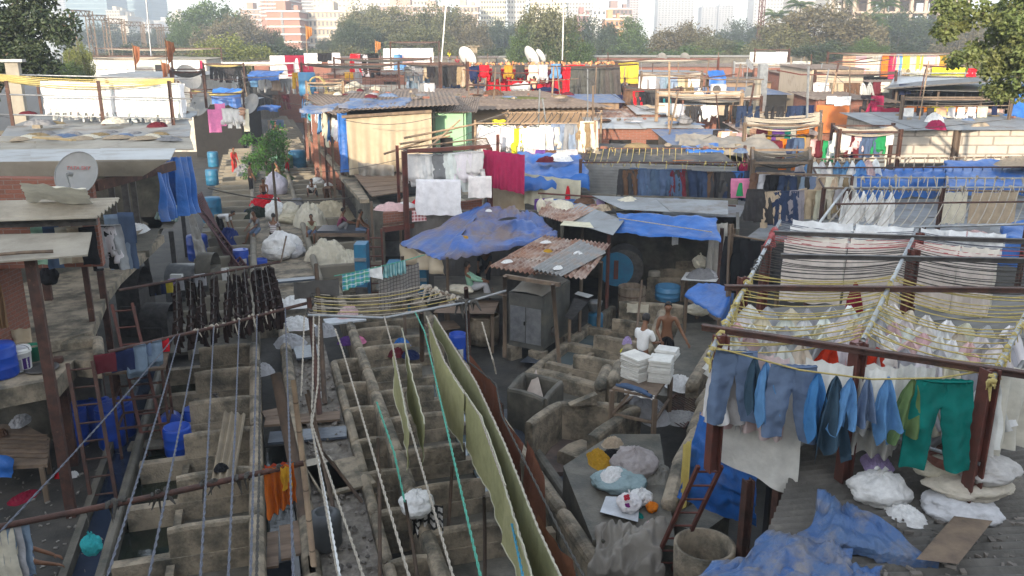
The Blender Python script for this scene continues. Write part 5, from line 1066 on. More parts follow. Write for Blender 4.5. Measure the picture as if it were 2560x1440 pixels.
 e=thing('rope_net','net of pale ropes strung between pipe and timber','rope net',(N1.x,N1.y,2.6));MB().tube([N1,at(960,795,2.6),N2,at(1265,727,2.8)],.03,8).part('pipe_length',steel,e,smooth=True)
 M1,M2=at(783,735,2.7),at(1055,715,2.7);bar(e,M1,N1,.05,wood,'side_bar',True);bar(e,M2,N2,.07,wood,'side_bar',True)
 for i in range(9):
  t=i/9;rope(e,M1.lerp(N1,t),M2.lerp(N2,t),.12+.03*(i%3),.013,ropey if i%3==1 else ropew)
 rags(e,M2,N2,16,.09,ropew);rags(e,M1,N1,10,.08,roped);rags(e,N2-V((.3,0,0)),N2+V((.2,0,0)),8,.1,roped)
 for i,(a,b)in enumerate((((428,845),(250,1500)),((472,838),(360,1500)),((510,828),(498,1500)),((575,812),(568,1500)),((418,860),(0,1330)),((622,800),(625,1500)),((700,790),(735,1500)))):
  A=Q1.lerp(Q2,(a[0]-270)/520.);B=at(b[0],b[1],3.6 if b[1]>1400 else 2.9)
  twist_rope('rope','blue grey rope over the left pens, '+ordn([1,2,3,4,0,5,6][i])+' from the left',rope_pts(A,B,.06,6),.013,ropeblk,'ropes over the left pens')
 for i,(pts,m,lab)in enumerate((([(784,790,2.7),(782,960,2.4),(778,1061,2.3),(838,1400,2.6),(860,1500,2.7)],ropew,'pale twisted rope falling to a knot, left one'),([(798,790,2.7),(795,960,2.4),(780,1061,2.3),(895,1400,2.6),(930,1510,2.7)],ropew,'pale twisted rope falling to a knot, right one'),([(761,790,2.7),(757,900,2.6),(753,990,2.3)],ropew,'short loose white rope end by the dark post'),([(783,1090,2.2),(812,1230,2.4),(850,1440,2.7)],whitepl,'bright wavy nylon rope by the bamboo pole'),([(838,822,2.65),(858,880,2.6),(1040,1500,3.0)],ropew,'white rope over the small dark tubs'),([(960,790,2.62),(985,880,2.5),(1020,1050,2.3),(1150,1500,2.9)],ropew,'white rope left of the first olive cloth'),([(1038,780,2.62),(1062,830,2.6),(1085,930,2.5),(1215,1500,2.9)],ropeg,'green rope running through the olive cloths'),([(942,1005,2.4),(985,1130,2.3),(1012,1255,2.0)],ropeg,'frayed green rope tied to the white bundle'),([(1280,1310,2.3),(1320,1500,2.6)],ropeb,'bright blue rope at the lower end of olive cloth'),([(1066,790,2.65),(1112,905,2.6),(1200,1040,2.5),(1262,1215,2.4),(1330,1440,2.6),(1350,1510,2.7)],ropew,'rope carrying the near olive cloth'),([(1085,788,2.65),(1190,955,2.6),(1262,1110,2.5),(1345,1320,2.5),(1410,1460,2.6)],ropew,'rope carrying the far olive cloth'),([(1165,760,2.7),(1172,905,2.6),(1240,960,2.3),(1255,1040,2.5),(1400,1330,2.4),(1480,1480,2.5)],roped,'dark rope carrying the brown cloth'),([(1205,805,2.6),(1232,900,2.3),(1240,935,2.0)],ropew,'loose rope hanging beside the water butt'),([(650,900,2.5),(648,1200,2.6),(640,1500,3.2)],roped,'dark cable down the pen wall'))):
  P=[at(*q)for q in pts];twist_rope('rope',lab,P,.016 if m is not whitepl else.014,m,'twisted ropes of the foreground')
 def drape(name,label,top,drops,col,cat,seed,hem=True,amp=.04,group=None,bunch=0):
  P=[at(*q)for q in top];L=[0]
  for a,b in zip(P[:-1],P[1:]):L.append(L[-1]+(b-a).length)
  def pt(s):
   s*=L[-1];i=max(j for j in range(len(L))if L[j]<=s+1e-6);i=min(i,len(P)-2);return P[i].lerp(P[i+1],(s-L[i])/max(L[i+1]-L[i],1e-6)),i+(s-L[i])/max(L[i+1]-L[i],1e-6)
  def fn(u,v):
   p,k=pt(u);i=min(int(k),len(drops)-2);D=drops[i]*(1-(k-i))+drops[i+1]*(k-i);q,_=pt(min(1,u+.01));p0,_=pt(max(0,u-.01));d=(q-p0).normalized();n=V((-d.y,d.x,0)).normalized()
   x=u*L[-1];w_=amp*v*(math.sin(x*2.3+seed)+.6*math.sin(x*5.1+seed*2)+bunch*math.sin(x*11+seed))+.02*nz(x*4,v*3,seed)
   return p+n*w_-UPV*(D*v)+d*(.06*v*math.sin(x*1.3+seed))
  me=MB().grid(fn,int(L[-1]*14),12);e=thing(name,label,cat,P[0]-UPV*.5,group);me.part('fabric',cloth,e,smooth=True,color=col)
  if hem:
   for vv in(0,1):MB().tube([fn(i/80,vv)+UPV*.003 for i in range(81)],.012,4).part('frayed_edge',cloth,e,smooth=True,color=(.62,.60,.46))
 OL=(.46,.45,.24)
 T0=[(1066,792,2.64),(1112,907,2.58),(1160,985,2.54),(1200,1042,2.5),(1262,1217,2.4),(1330,1442,2.6),(1350,1510,2.7)]
 for k,(a,b,dr,lab)in enumerate(((0,3,[.25,1.25,1.05],'far end'),(2,5,[1.0,1.05,.98],'middle'),(4,7,[.88,.85,.8],'near end at the bottom edge'))):drape('olive_cloth','pale olive sheet on the near olive line, '+lab,[(x+k%2*3,y-k%2*3,z+.01*k)for x,y,z in T0[a:b]],dr,[(.47,.45,.24),(.43,.42,.22),(.48,.46,.25)][k],'cloth',1+k*2.3,group='long olive cloths',amp=.03)
 drape('olive_cloth','second long olive cloth behind the nearest one',[(1087,790,2.64),(1190,957,2.58),(1262,1112,2.5),(1345,1322,2.5),(1405,1450,2.6)],[.3,1.05,1.1,1.1,.8],(.30,.30,.17),'cloth',5,group='long olive cloths')
 drape('olive_cloth','short olive strip on the white rope, left of two',[(981,862,2.5),(1000,958,2.4),(1018,1050,2.32),(1024,1080,2.3)],[.25,1.0,.9,.6],OL,'cloth',3,group='long olive cloths')
 drape('olive_cloth','short olive strip on the green rope, right of two',[(1005,820,2.55),(1030,940,2.45),(1052,1020,2.4),(1062,1060,2.4)],[.25,.95,.9,.75],(.3,.3,.16),'cloth',7,group='long olive cloths')
 BR=(.21,.085,.055)
 drape('brown_cloth','rust brown cloth on the dark rope behind olive cloth',[(1170,880,2.6),(1205,925,2.4),(1245,975,2.35),(1262,1050,2.45),(1310,1110,2.4)],[.9,1.2,1.2,1.1,.6],BR,'cloth',2,False,.07,'rust brown cloths',.8)
 drape('brown_cloth','narrow rust brown cloth over the wet slab path',[(1318,1100,2.3),(1350,1165,2.3),(1362,1200,2.3)],[.9,1.3,1.1],(.26,.11,.07),'cloth',4,False,.08,'rust brown cloths',.8)
 drape('brown_cloth','lowest rust brown cloth at the bottom edge',[(1345,1285,2.3),(1372,1330,2.3),(1400,1372,2.3),(1430,1400,2.35),(1440,1430,2.4)],[.5,.75,.35,.6,.5],(.28,.12,.07),'cloth',6,False,.06,'rust brown cloths',.8)
 q=P1.lerp(P2,(688-20)/738.);e=thing('orange_sari','orange and yellow sari hung on the lower pipe','sari',q-UPV*.6)
 curtain('fabric',None,q+V((-.2,-.03,.05)),q+V((.2,-.03,.08)),.78,cloth,4,.05,3,par=e,color=(.52,.13,.02),dq=.6);curtain('yellow_fold',None,q+V((.02,-.08,.06)),q+V((.16,-.08,.07)),.35,cloth,2,.03,1,par=e,color=(.62,.33,.03));curtain('back_fold',None,q+V((-.18,.06,.05)),q+V((.18,.06,.07)),.45,cloth,3,.03,1,par=e,color=(.40,.06,.03))
 q=P1.lerp(P2,(195-20)/738.);pole('string','thin string holding the teal bundle',q-UPV*.25,q,.008,roped);sack(q-UPV*.62,(.13,.11,.2),'turquoise','small teal cloth bundle dangling from the lower pipe',0)
 sack(at(1043,1280,1.0),(.3,.28,.28),'white','tied white bundle hanging in the big tub row',3);zb=mat('black_white_print',(.55,.53,.5),None,3,.9,bands=[(0,9,.45,(.02,.02,.02)),(2,8,.4,(.02,.02,.02))])
 drape2=curtain('printed_scarf','black and white printed scarf below the white bundle',at(1030,1262,1.2),at(1108,1262,1.2),.55,zb,4,.06)
 A,B=at(835,690,3.1),at(1062,637,3.1);rp=MB().tube(rope_pts(A,B,.03),.012,5).solo('rope',ropeg,'rope holding the checked cloths above the big tubs','rope',smooth=True)
 pl=mat('green_blue_check',(.10,.42,.35),(.08,.34,.40),1.5,.9,trans=.15,plaid=[(0,9,.3,(.75,.8,.75)),(0,4.5,.35,(.04,.2,.5)),(2,7,.35,(.06,.35,.12)),(2,9,.18,(.8,.85,.8))])
 l_=lambda a,b:(A.lerp(B,a),A.lerp(B,b))
 curtain('checked_cloth','green and blue checked cloth on the high rope',*l_(.08,.36),.42,pl,4,.03,dq=.34);curtain('small_cloth','small white cloth between checked and striped cloth',*l_(.36,.5),.22,cloth,2,.03,color=CW['white'],dq=.38)
 curtain('striped_cloth','crumpled blue green striped cloth at the rope end',*l_(.52,.76),.35,mat('teal_stripe',(.30,.48,.48),None,3,.9,bands=[(0,14,.4,(.08,.25,.28))]),5,.05);curtain('grey_trousers','dark grey shorts at the left of the checked cloth',A-V((.9,-.1,.1)),A-V((-.1,.0,.05)),.42,cloth,2,.03,color=CW['dark grey'])
 C,D=at(945,688,2.85),at(1046,655,2.85);dm=mat('diamond_print',(.26,.235,.21),(.20,.18,.165),6,.9,bands=[(0,11,.18,(.08,.07,.065)),(2,11,.18,(.08,.07,.065))])
 curtain('printed_shawl','grey diamond printed shawl behind the rope net',C,D,.95,dm,3,.04,dq=.75)
fore_ropes()
for i,(px,py,z,s,c_,k,lab)in enumerate(((735,762,.8,(.55,.45,.3),'white',1,'tangled white cloths by the timber post, upper pile'),(740,815,.7,(.5,.5,.28),'white',2,'tangled white cloths behind the dark iron post'),(725,860,.7,(.45,.4,.3),'pale grey',0,'rumpled white cloth pile beside the brown trousers'),(812,835,.8,(.35,.3,.3),'pale grey',3,'pale cloth lump on the narrow tubs'),(655,930,.7,(.3,.3,.25),'pale grey',1,'grey plastic rags below the brown trousers'),(800,990,.75,(.14,.1,.1),'white',1,'small white plastic scrap on the rubble walkway'),(888,855,.5,(.3,.22,.2),'pink',1,'pink clothes soaking in a big tub'),(868,858,.5,(.25,.2,.2),'purple',3,'purple and white clothes soaking in a big tub'),(993,885,.5,(.3,.25,.3),'maroon',1,'maroon clothes soaking in a big tub'),(1003,865,.5,(.25,.2,.25),'blue',0,'blue clothes soaking behind the maroon ones'),(1028,893,.5,(.25,.2,.2),'navy',3,'navy clothes soaking in the same tub'),(870,785,.85,(.5,.3,.25),'pale pink',2,'mop like pale rags on a board over a tub'),(1445,1140,.2,(.14,.08,.04),'black',1,'black sandals on the brown stained floor'))):heap(at(px,py,z),s,c_,lab,k)
MB().box(tuple(at(862,800,.83)),(1.1,.5,.05),.1).solo('board',MC['white_board'],'pale board under the mop like rags','board');MB().box(tuple(at(768,880,.78)),(.6,.9,.05),.05).solo('board',slate,'grey board leaning beside the white cloths','board');MB().box(tuple(at(735,700,.8)),(1.5,.35,.06),.05).solo('board',slate,'long dark board below the biggest white bundle','board')
def right_rack():
 Z=4.45;L0,L1=at(1772,890,Z),at(1950,552,Z);M0,M1=at(2158,850,Z),at(2292,575,Z);R0,R1=at(2480,950,Z),at(2660,600,Z)
 e=thing('drying_rack','large rust red rack with yellow, grey and red ropes at the right','drying rack',(8,9,2.6))
 for(a,b,t)in((at(1803,850,Z),2.6,.16),(at(2147,868,Z),2.6,.16),(at(2475,935,Z),2.6,.16),(at(1858,702,Z),2.4,.14),(at(1916,622,Z),2.4,.14),(at(2285,632,Z),2.4,.16),(at(2300,590,Z),2.4,.12),(at(2610,720,Z),2.4,.14)):post(e,V((a.x,a.y,b)),a+UPV*.06,t,redpaint if t<.2 else rust)
 for a,b in(((1755,812),(2600,936)),((1812,714),(2640,721)),((1953,636),(2640,648)),((1933,578),(2640,601))):
  A,B=at(*a,Z+.06),at(*b,Z+.06);mb=MB();mb.beam(A,B,.09,.02);mb.beam(A-UPV*.04,B-UPV*.04,.02,.08);mb.part('angle_beam',rust if a[1]>700 else darksteel,e)
 for a,b in((L0,L1),(M0,M1),(R0,R1)):bar(e,a+UPV*.0,b,.07,steel,'pipe',True)
 for a,b in(((2165,1070,3.4),(2450,1160,3.35)),((1770,975,3.7),(1800,985,3.7))):bar(e,at(*a),at(*b),.05,steel,'rail',True)
 for i in range(50):
  t=.03+i/50*.99;m=ropey if t<.47 else roped if t<.77 else roper if t<.88 else ropeblk
  if i%7==5 and t<.45:continue
  s=rnd.uniform(.07,.16)
  for A,B,C,D in((L0,L1,M0,M1),(M0,M1,R0,R1)):rope(e,A.lerp(B,t),C.lerp(D,t+rnd.uniform(-.008,.008)),s,.010 if t<.5 else.008,m,8)
 for a,b in((L0,L1),(R0,R1)):
  rags(e,a-(b-a)*.02,a.lerp(b,.45),44,.06,ropey);rags(e,a.lerp(b,.47),a.lerp(b,.76),18,.06,roped);rags(e,a.lerp(b,.76),a.lerp(b,.9),14,.08,roper)
 rags(e,M0,M0.lerp(M1,.5),16,.06,ropey)
 c=at(2478,945,4.3);rags(e,c,c-UPV*.3,8,.09,ropew);pole('pipe','loose grey pipe end at the right rack corner',at(2455,1058,3.6),at(2560,905,4.2),.045,steel,'pipe')
 G='washing on the right rack front'
 F=[(1842,876,'P','steel blue',1.02,'left steel blue trousers, leftmost on the front rope'),(1888,893,'K',(.06,.11,.16),.85,'dark slate garment just right of the leftmost trousers'),(1917,905,'K','sky blue',.95,'sky blue shirt between the two steel blue trousers'),(1985,912,'P','steel blue',1.08,'second steel blue trousers on the front rope'),(2047,930,'K',(.08,.26,.55),1.0,'bright blue shirt right of the second trousers'),(2092,940,'K',(.06,.11,.16),1.05,'dark slate garment beside the middle post'),(2127,945,'K','sky blue',.7,'short sky blue shirt on the middle post'),(2172,944,'K','steel blue',.7,'steel blue shirt right of the middle post'),(2222,942,'K','sky blue',.95,'long sky blue shirt right of the middle post'),(2283,945,'K',(.16,.25,.10),.8,'narrow olive green cloth beside the teal trousers'),(2362,948,'P','teal',1.18,'wide teal green trousers near the right post')]
 for(px,py,k,c,s,lab)in F:
  w_=1.15 if k=='P' else.62
  inst(GN[k][0],gm(k,(px//40)%4),at(px,py,4.38),-.42,(s*w_*.9,s,s*.95),CW[c]if isinstance(c,str)else c,lab,'laundry',G)
 MB().tube([at(x,y,4.4)for x,y in((1772,865),(1850,885),(2000,925),(2180,948),(2350,945),(2470,925))],.012,5).solo('rope',ropey,'yellow rope carrying the blue trousers at the front','rope',smooth=True)
 s0,s1=at(1790,858,4.3),at(2025,892,4.3);curtain('sheet','big white sheet hanging behind the steel blue trousers',s0-UPV*.1,s1-UPV*.1,1.5,cloth,2,.03,2,color=(.78,.76,.71),dq=1.92,hem=.06,group=G)
 pk=mat('pink_print',(.66,.52,.50),(.62,.5,.48),3,.95,dirt=(.45,.2,.22),dsc=9,dp=(.66,.7),trans=.15)
 for i,(px,w_)in enumerate(((1835,80),(1900,70),(1945,60))):a,b=at(px-w_/2,872+i*8,4.32),at(px+w_/2,878+i*8,4.32);curtain('printed_kurta',['left','middle','right'][i]+' pale pink printed kurta behind the blue clothes',a,b,1.05+.05*i,pk,2,.05,i,G)
 for i,(a,b,d)in enumerate((((2015,925),(2135,945),.95),((2165,950),(2248,955),.8),((2150,935),(2260,950),1.15),((2250,940),(2340,950),1.05),((2330,940),(2420,950),1.25))):
  curtain('white_cloth',['swagged white cloth left of the middle post','white cloth swag right of the middle post','long white cloth behind the sky blue shirts','white kurta beside the olive cloth','long cream cloth behind the teal trousers'][i],at(a[0],a[1]-32,4.25),at(b[0],b[1]-32,4.25),d+.1,cloth,3,.08,i,G,color=(.78,.77,.72),bulge=.15)
 r=random.Random(3);k=0
 for row,(t,n)in enumerate(((.06,11),(.11,10),(.165,12),(.215,9),(.27,9))):
  for side,(A,B,C,D)in enumerate(((L0,L1,M0,M1),(M0,M1,R0,R1))):
   hang(A.lerp(B,t),C.lerp(D,t),';'.join(r.choice(['K:white','K:white','K:cream','K:white','K:pale grey','K:pale pink' if row<3 else 'K:white'])for _ in range(n//2+3)),['front','second','third','fourth','fifth'][row]+' yellow rope, '+['left','right'][side]+' half','white clothes pegged on the yellow ropes',.12,1.15,rotj=.3)
 for(px,py,zz,lab)in((2075,862,4.3,'red black patterned cloth left of the middle post'),(2192,868,4.3,'plain red cloth right of the middle post')):inst('red_cloth',gm('K',1),at(px,py,zz),0,(.5,.5,.35),(.6,.05,.02),lab,'laundry')
 for i,(t,z)in enumerate(((.80,0),(.86,0),(.93,.05),(.99,.1))):
  for j,(A,B,C,D)in enumerate(((L0,L1,M0,M1),(M0,M1,R0,R1))):
   for q in range(2):
    p0,p1=A.lerp(B,t),C.lerp(D,t);u0,u1=((.10,.55),(.57,.98))[q]if j==0 else((.03,.35),(.36,.62))[q]
    curtain('bed_sheet',['pinkish cream','cream','white','bright white'][i]+' sheet, '+['first','second','third','fourth'][j*2+q]+' from the left on the far ropes',p0.lerp(p1,u0)+UPV*(z-.03),p0.lerp(p1,u1)+UPV*(z-.03),[1.25,1.15,.35,.3][i]*r.uniform(.85,1.1),cloth,3,.05,i+j+q,'sheets on the far ropes of the big rack',color=[(.80,.72,.66),(.80,.76,.68),(.82,.82,.82),(.84,.85,.86)][i])
 for i,px in enumerate((2100,2140,2400,2440)):
  p=at(px,640,4.4);
 inst('red_cloth',gm('K',2),at(2140,705,4.1),0,(.6,.6,.7),'red' and CW['dark red'],'dark red cloth under the grey ropes','laundry');inst('orange_cloth',gm('F',2),at(2420,690,3.6),.5,.5,CW['pale grey'],'pale cloth hanging below the far sheets','laundry')
 c=[at(1850,1500,2.5),at(2700,1500,2.7),at(2700,1020,2.6),at(2010,1110,2.5)]
 e=thing('corrugated_roof','weathered corrugated roof under the bundles at the lower right','roof',(8,7,2.4));roof(e,[c[1],c[2],c[3],c[0]],greyoldroof,1,2,.035,.2,th=.015)
 c=[at(1880,1130,2.35),at(2760,1040,2.4),at(2760,735,2.4),at(1900,790,2.3)];e=thing('board_roof','flat grey boarded roof seen beneath the yellow ropes','roof',(10,13,2.3));roof(e,c,mat('grey_boards',(.21,.20,.185),(.13,.125,.115),3,.9,stretch=(.2,2,1),dirt=(.09,.085,.075)),1,14,0,th=.03,tilt=.02)
 mb=MB();A,B=at(1900,790,2.3),at(1893,960,2.3);mb.hexa([V((A.x,A.y,0)),V((A.x+.1,A.y,0)),V((B.x+.1,B.y,0)),V((B.x,B.y,0))],[A,A+X_*.1,B+X_*.1,B]);mb.solo('wall',wetshadecrete,'dark wall under the boarded roof edge','wall')
 for i,(px,py)in enumerate(((1872,1200),(1950,1210),(2010,1290))):p=at(px,py,2.4);post(thing('post',['rusty post beside the hanging blue tarpaulin','dark post in the gap under the roof','short post under the crumpled tarpaulin'][i],'post',V((p.x,p.y,0))),V((p.x,p.y,0)),p,.13,rust)
 p=at(2300,1290,0);MB().box((8.9,9.6,1.1),(4,.1,2.2)).solo('wall',shadeblk,'dark back wall inside the roofed space','wall')
 tarp('crumpled_tarp','crumpled dusty blue tarpaulin heaped on the roof edge',[at(2010,1345,2.75),at(2330,1400,2.75),at(2170,1290,2.85),at(2060,1235,2.95)],fadetarp,.10,-.03,110,90,(.12,.05,.05,.2),3,2,wr=.03)
 tarp('crumpled_tarp','dusty blue tarpaulin fold left of the heaped one',[at(1820,1440,2.7),at(2160,1455,2.7),at(2110,1370,2.8),at(1930,1330,2.75)],fadetarp,.10,-.04,110,80,(.1,.05,.05,.35),2.8,8,wr=.03)
 tarp('crumpled_tarp','lowest blue tarpaulin at the bottom right edge',[at(1610,1520,2.55),at(2260,1520,2.65),at(2200,1425,2.75),at(1800,1400,2.62)],fadetarp,.09,-.03,120,80,(0,.05,.05,.1),3,5,wr=.03)
 tarp('fresh_tarp','bright blue tarpaulin hanging beside the red ladder',[at(1690,1250,1.0),at(1890,1320,1.0),at(1890,1190,2.3),at(1752,1030,2.5)],bluetarp,.12,0,40,40,(0,0,0,.0),1.8,4,wr=.05)
 curtain('yellow_cloth','strip of yellow cloth behind the bright blue tarpaulin',at(1708,1110,2.0),at(1730,1095,2.2),1.2,cloth,2,.03,color=(.62,.48,.14),nu=12)
 ladder(at(1655,1425,.5),at(1775,1165,2.55),RT,.32,'narrow red metal ladder leaning by the blue tarpaulin',redpaint,8,r=.025)
 e=thing('round_vat','round pale plastered vat at the bottom edge','vat',at(1757,1430,.9));MB().lathe(e.location.copy()-UPV*.5,[(.38,0),(.42,.6),(.43,.95),(.38,.95),(.36,.6),(.35,.1)],28).part('body',concrete,e,smooth=True)
 MB().box(tuple(at(1745,1345,.25)),(.9,.6,.8),.5).solo('stone_block',wetshadecrete,'grey block beside the foot of the red ladder','stone block')
 c=at(2378,1345,2.85);MB().hexa(*[[at(2290,1398,z),at(2395,1410,z),at(2482,1302,z),at(2385,1290,z)]for z in(2.82,2.87)]).solo('board',wood,'thick brown board lying on the corrugated roof','board')
 B=[((2195,1250),(.36,.32,.30),'white','large tied white bundle left on the roof',2),((2395,1290),(.46,.34,.22),(.70,.70,.72),'flat white bundle at the foot of the right post',1),((2420,1230),(.5,.36,.2),(.66,.60,.50),'cream cushion like bundle, middle of the pile',3),((2462,1190),(.4,.34,.22),(.60,.58,.56),'grey cream bundle topping the pile',1),((2355,1190),(.34,.28,.2),'cream','small cream bundle behind the woven basket',3)]
 for i,(p,s,c_,lab,k)in enumerate(B):sack(at(p[0],p[1],2.6+(.0,0,.22,.42,.3)[i]),s,c_,lab,k)
 e=thing('woven_basket','pink brown woven basket behind the teal trousers','basket',at(2370,1175,3.0));MB().lathe(e.location.copy(),[(.05,0),(.16,.03),(.26,.12),(.32,.25),(.3,.25),(.2,.08)],26).part('body',mat('woven',(.34,.15,.11),(.24,.1,.08),8,.9,bump=.6,wave=(2,40)),e)
 heap(at(2265,1290,2.62),(.28,.2,.14),'white','crumpled white cloth on the roof between bundles',1);heap(at(2190,1165,2.8),(.3,.2,.15),'lilac','pale mauve cloth behind the tied white bundle',3)
 curtain('cream_shawl','cream embroidered shawl at the right edge',at(2508,925,4.4),at(2600,905,4.4),1.1,cloth,3,.06,1,color=(.72,.69,.60))
 for i in range(14):p=at(r.uniform(2200,2550),r.uniform(1320,1430),2.68);M=Matrix.Rotation(r.uniform(0,3),3,'Z')@Matrix.Rotation(r.uniform(-.2,.2),3,'X');
 mb=MB()
 for i in range(90):p=at(r.uniform(2180,2560),r.uniform(1290,1438),2.66);s=r.uniform(.01,.04);mb.box(p,(s*3,s*r.uniform(.5,2),s),M=Matrix.Rotation(r.uniform(0,3),3,'Z')@Matrix.Rotation(r.uniform(-.3,.3),3,'X'))
 mb.solo('roof_litter',MC['rubble'],'twigs and tile chips littering the corrugated roof','litter',kind='stuff')
right_rack()
def right_mid():
 tarp('tarpaulin','small bright blue tarpaulin over a low stand by the walkway',[at(1712,735,1.7),at(1800,790,1.7),at(1835,718,1.9),at(1745,705,1.9)],bluetarp,.06,.03,30,24,(.05,.35,.05,.05),2,6)
 e=thing('low_stand','low wooden stand under the small blue tarpaulin','stand',plan(1760,790,.7)+UPV*.6)
 for a in((1716,740),(1798,795),(1830,722),(1748,708)):p=at(*a,1.66);bar(e,V((p.x,p.y,.6)),p,.07,wood,'leg')
 MB().hexa(*[[at(1718,752,z),at(1796,805,z),at(1826,735,z),at(1752,720,z)]for z in(.9,.95)]).part('shelf',wood,e)
 sack(at(1742,785,.98),(.33,.26,.22),'cream','cream bag under the small blue tarpaulin',0)
 e=thing('white_table','white topped table heaped with grey clothes under awning','table',plan(1755,705,1.3)+UPV*.6);MB().hexa(*[[at(1702,700,z),at(1790,705,z),at(1806,682,z),at(1715,680,z)]for z in(1.32,1.42)]).part('tabletop',whitepl,e)
 for a in((1706,698),(1787,702),(1800,684),(1718,682)):p=at(*a,1.3);bar(e,V((p.x,p.y,.6)),p,.06,wood,'leg')
 heap(at(1755,692,1.42),(.5,.35,.3),'grey','grey clothes heaped on the white topped table',1);heap(at(1775,690,1.45),(.25,.2,.2),'pale grey','pale shirt folded over grey clothes',2);sack(at(1750,668,1.4),(.3,.25,.3),'cream','round cream bag behind the white table',0)
 Z=4.1
 Lx=[at(2035,575,Z),at(2570,560,Z),at(2600,468,Z),at(2115,470,Z)]
 e=thing('drying_rack','pipe rack with rope rungs behind the white sheets','drying rack',(15,16,2.3));
 for p in Lx+[Lx[0].lerp(Lx[1],.5),Lx[3].lerp(Lx[2],.5)]:post(e,V((p.x,p.y,2.3)),p,.1,rust)
 for i in(0,2):bar(e,Lx[i],Lx[(i+1)%4],.06,steel,'pipe',True)
 bar(e,Lx[1],Lx[2],.06,steel,'pipe',True);bar(e,Lx[3],Lx[0],.07,steel,'pipe',True);bar(e,Lx[0].lerp(Lx[3],.55),Lx[1].lerp(Lx[2],.55),.05,rust,'pipe',True)
 for i in range(22):t=(i+.5)/22;rope(e,Lx[0].lerp(Lx[1],t),Lx[3].lerp(Lx[2],t+.01),.18,.013,ropew)
 rags(e,Lx[3],Lx[2],20,.07,ropew)
 for i,px in enumerate((2118,2140,2160,2182,2205,2228)):inst('pinched_cloth',gm('K',i%4),at(px,478+i%2*3,4.1),.4,(.75,.9,.95),CW['white'],'white pinched cloth on rope rungs, '+ordn(i)+' from the left','laundry','white cloths on the rope rungs')
 e=thing('flat_roof','grey sheet roof below the rope rungs','roof',(16,20,2.4));roof(e,[at(1860,600,2.5),at(2700,590,2.5),at(2700,500,2.6),at(1990,500,2.6)],gi,4,2,0)
 for(a,b,c_,lab)in(((2355,560),(2420,545),'cream','cream hanging sheet left of the black slit'),((2430,555),(2545,545),'beige','peach beige sheet at the right edge')):A,B=at(*a,3.0),at(*b,3.0);A,B=at(a[0],480,3.9),at(b[0],478,3.9);curtain('hanging_sheet',lab,A,B,1.0,cloth,3,.05,color=CW[c_])
 heap(at(2440,590,2.6),(.4,.25,.2),'pale pink','red printed cloth heap beyond white sheets',1);tarp('tarpaulin','blue tarpaulin corner at the right edge behind the rack',[at(2500,600,3.2),at(2620,600,3.2),at(2620,545,3.4),at(2510,560,3.4)],bluetarp,.1,.02,24,16,(.7,0,0,.2))
 tarp('tarpaulin','rumpled bright blue tarpaulin before the block wall',[at(2128,462,3.4),at(2362,440,3.6),at(2362,422,3.7),at(2122,424,3.7)],bluetarp,.16,.05,50,20,(.75,0,0,0),1.2,1)
 tarp('tarpaulin','long blue tarpaulin covering the shed at the right edge',[at(2372,468,3.4),at(2620,470,3.4),at(2620,400,3.9),at(2365,403,3.9)],bluetarp,.12,.05,50,24,(.3,0,0,.3),1.1,2)
 heap(at(2550,412,3.9),(1.2,.6,.35),'beige','dull beige cover thrown over the right blue tarpaulin',0)
 Z=4.0;q=[at(2060,470,Z-.2),at(2620,480,Z-.2),at(2620,392,Z),at(2020,398,Z)]
 e=thing('drying_rack','long pipe rack with rope rungs before the block wall','drying rack',(20,28,2.5));
 for i in range(4):
  bar(e,q[i],q[(i+1)%4],.07,rust if i%2 else wood,'pipe',True);post(e,V((q[i].x,q[i].y,2.4)),q[i],.1,rust)
 for k in(.33,.66):bar(e,q[0].lerp(q[3],k),q[1].lerp(q[2],k),.06,steel if k<.5 else rust,'pipe',True)
 for i in range(24):
  t=(i+.3)/24
  for k0,k1 in((0,.33),(.66,1)):rope(e,q[0].lerp(q[3],k0).lerp(q[1].lerp(q[2],k0),t),q[0].lerp(q[3],k1).lerp(q[1].lerp(q[2],k1),t+.01),.25,.02,ropew,5)
 rags(e,q[3],q[2],24,.09,ropew);rags(e,q[0].lerp(q[3],.33),q[1].lerp(q[2],.33),24,.09,ropew)
 a,b=at(1890,432,4.0),at(2130,440,4.0);r=thing('drying_rope_frame','timber frame holding dark garments left of the blue tarpaulin','drying rack',a-UPV*1.5);bar(r,a,b,.07,wood);bar(r,at(1880,415,4.0),at(2210,405,4.0),.07,wood)
 for p in(a,b,at(2010,436,4.0)):post(r,V((p.x,p.y,2.5)),p,.09,rust)
 hang(a,b,'P:brown;P:pale grey;P:black*2;P:dark denim*2;P:dark grey;P:charcoal;P:faded denim;P:steel blue;P:beige*2;P:cream;P:khaki;P:pale grey','on the timber frame','trousers left of the blue tarpaulin',.06,1.1,rotj=.9)
 a,b=at(1990,402,4.2),at(2200,395,4.2);hang(a,b,'K:pale grey;K:sky blue;K:white*3;K:sky blue*2;K:white;K:sky blue;K:pale pink;K:white','on the back rail of the frame','pale shirts on the back rail',.06,1.0,rotj=.8)
 a,b=at(2150,455,3.3),at(2160,500,3.3)
 hang(at(2000,470,3.6),at(2110,472,3.6),'P:beige*3;P:cream*2;K:khaki;P:pale grey','before the low grey roof','beige trousers before the low roof',.05,1,rotj=.9)
 A,B=gx(2232,40),gx(2650,40);e,u,v,c=shed('block_shed','grey block walled shed with long flat roof at the right',A,B,5.5,2.9,4.45,blockm,gi,amp=0,nu=5,rise=.35,over=.35)
 p=A.lerp(B,.38)-v*.1;post(e,p+UPV*2.9,p+UPV*4.45,.28,wood)
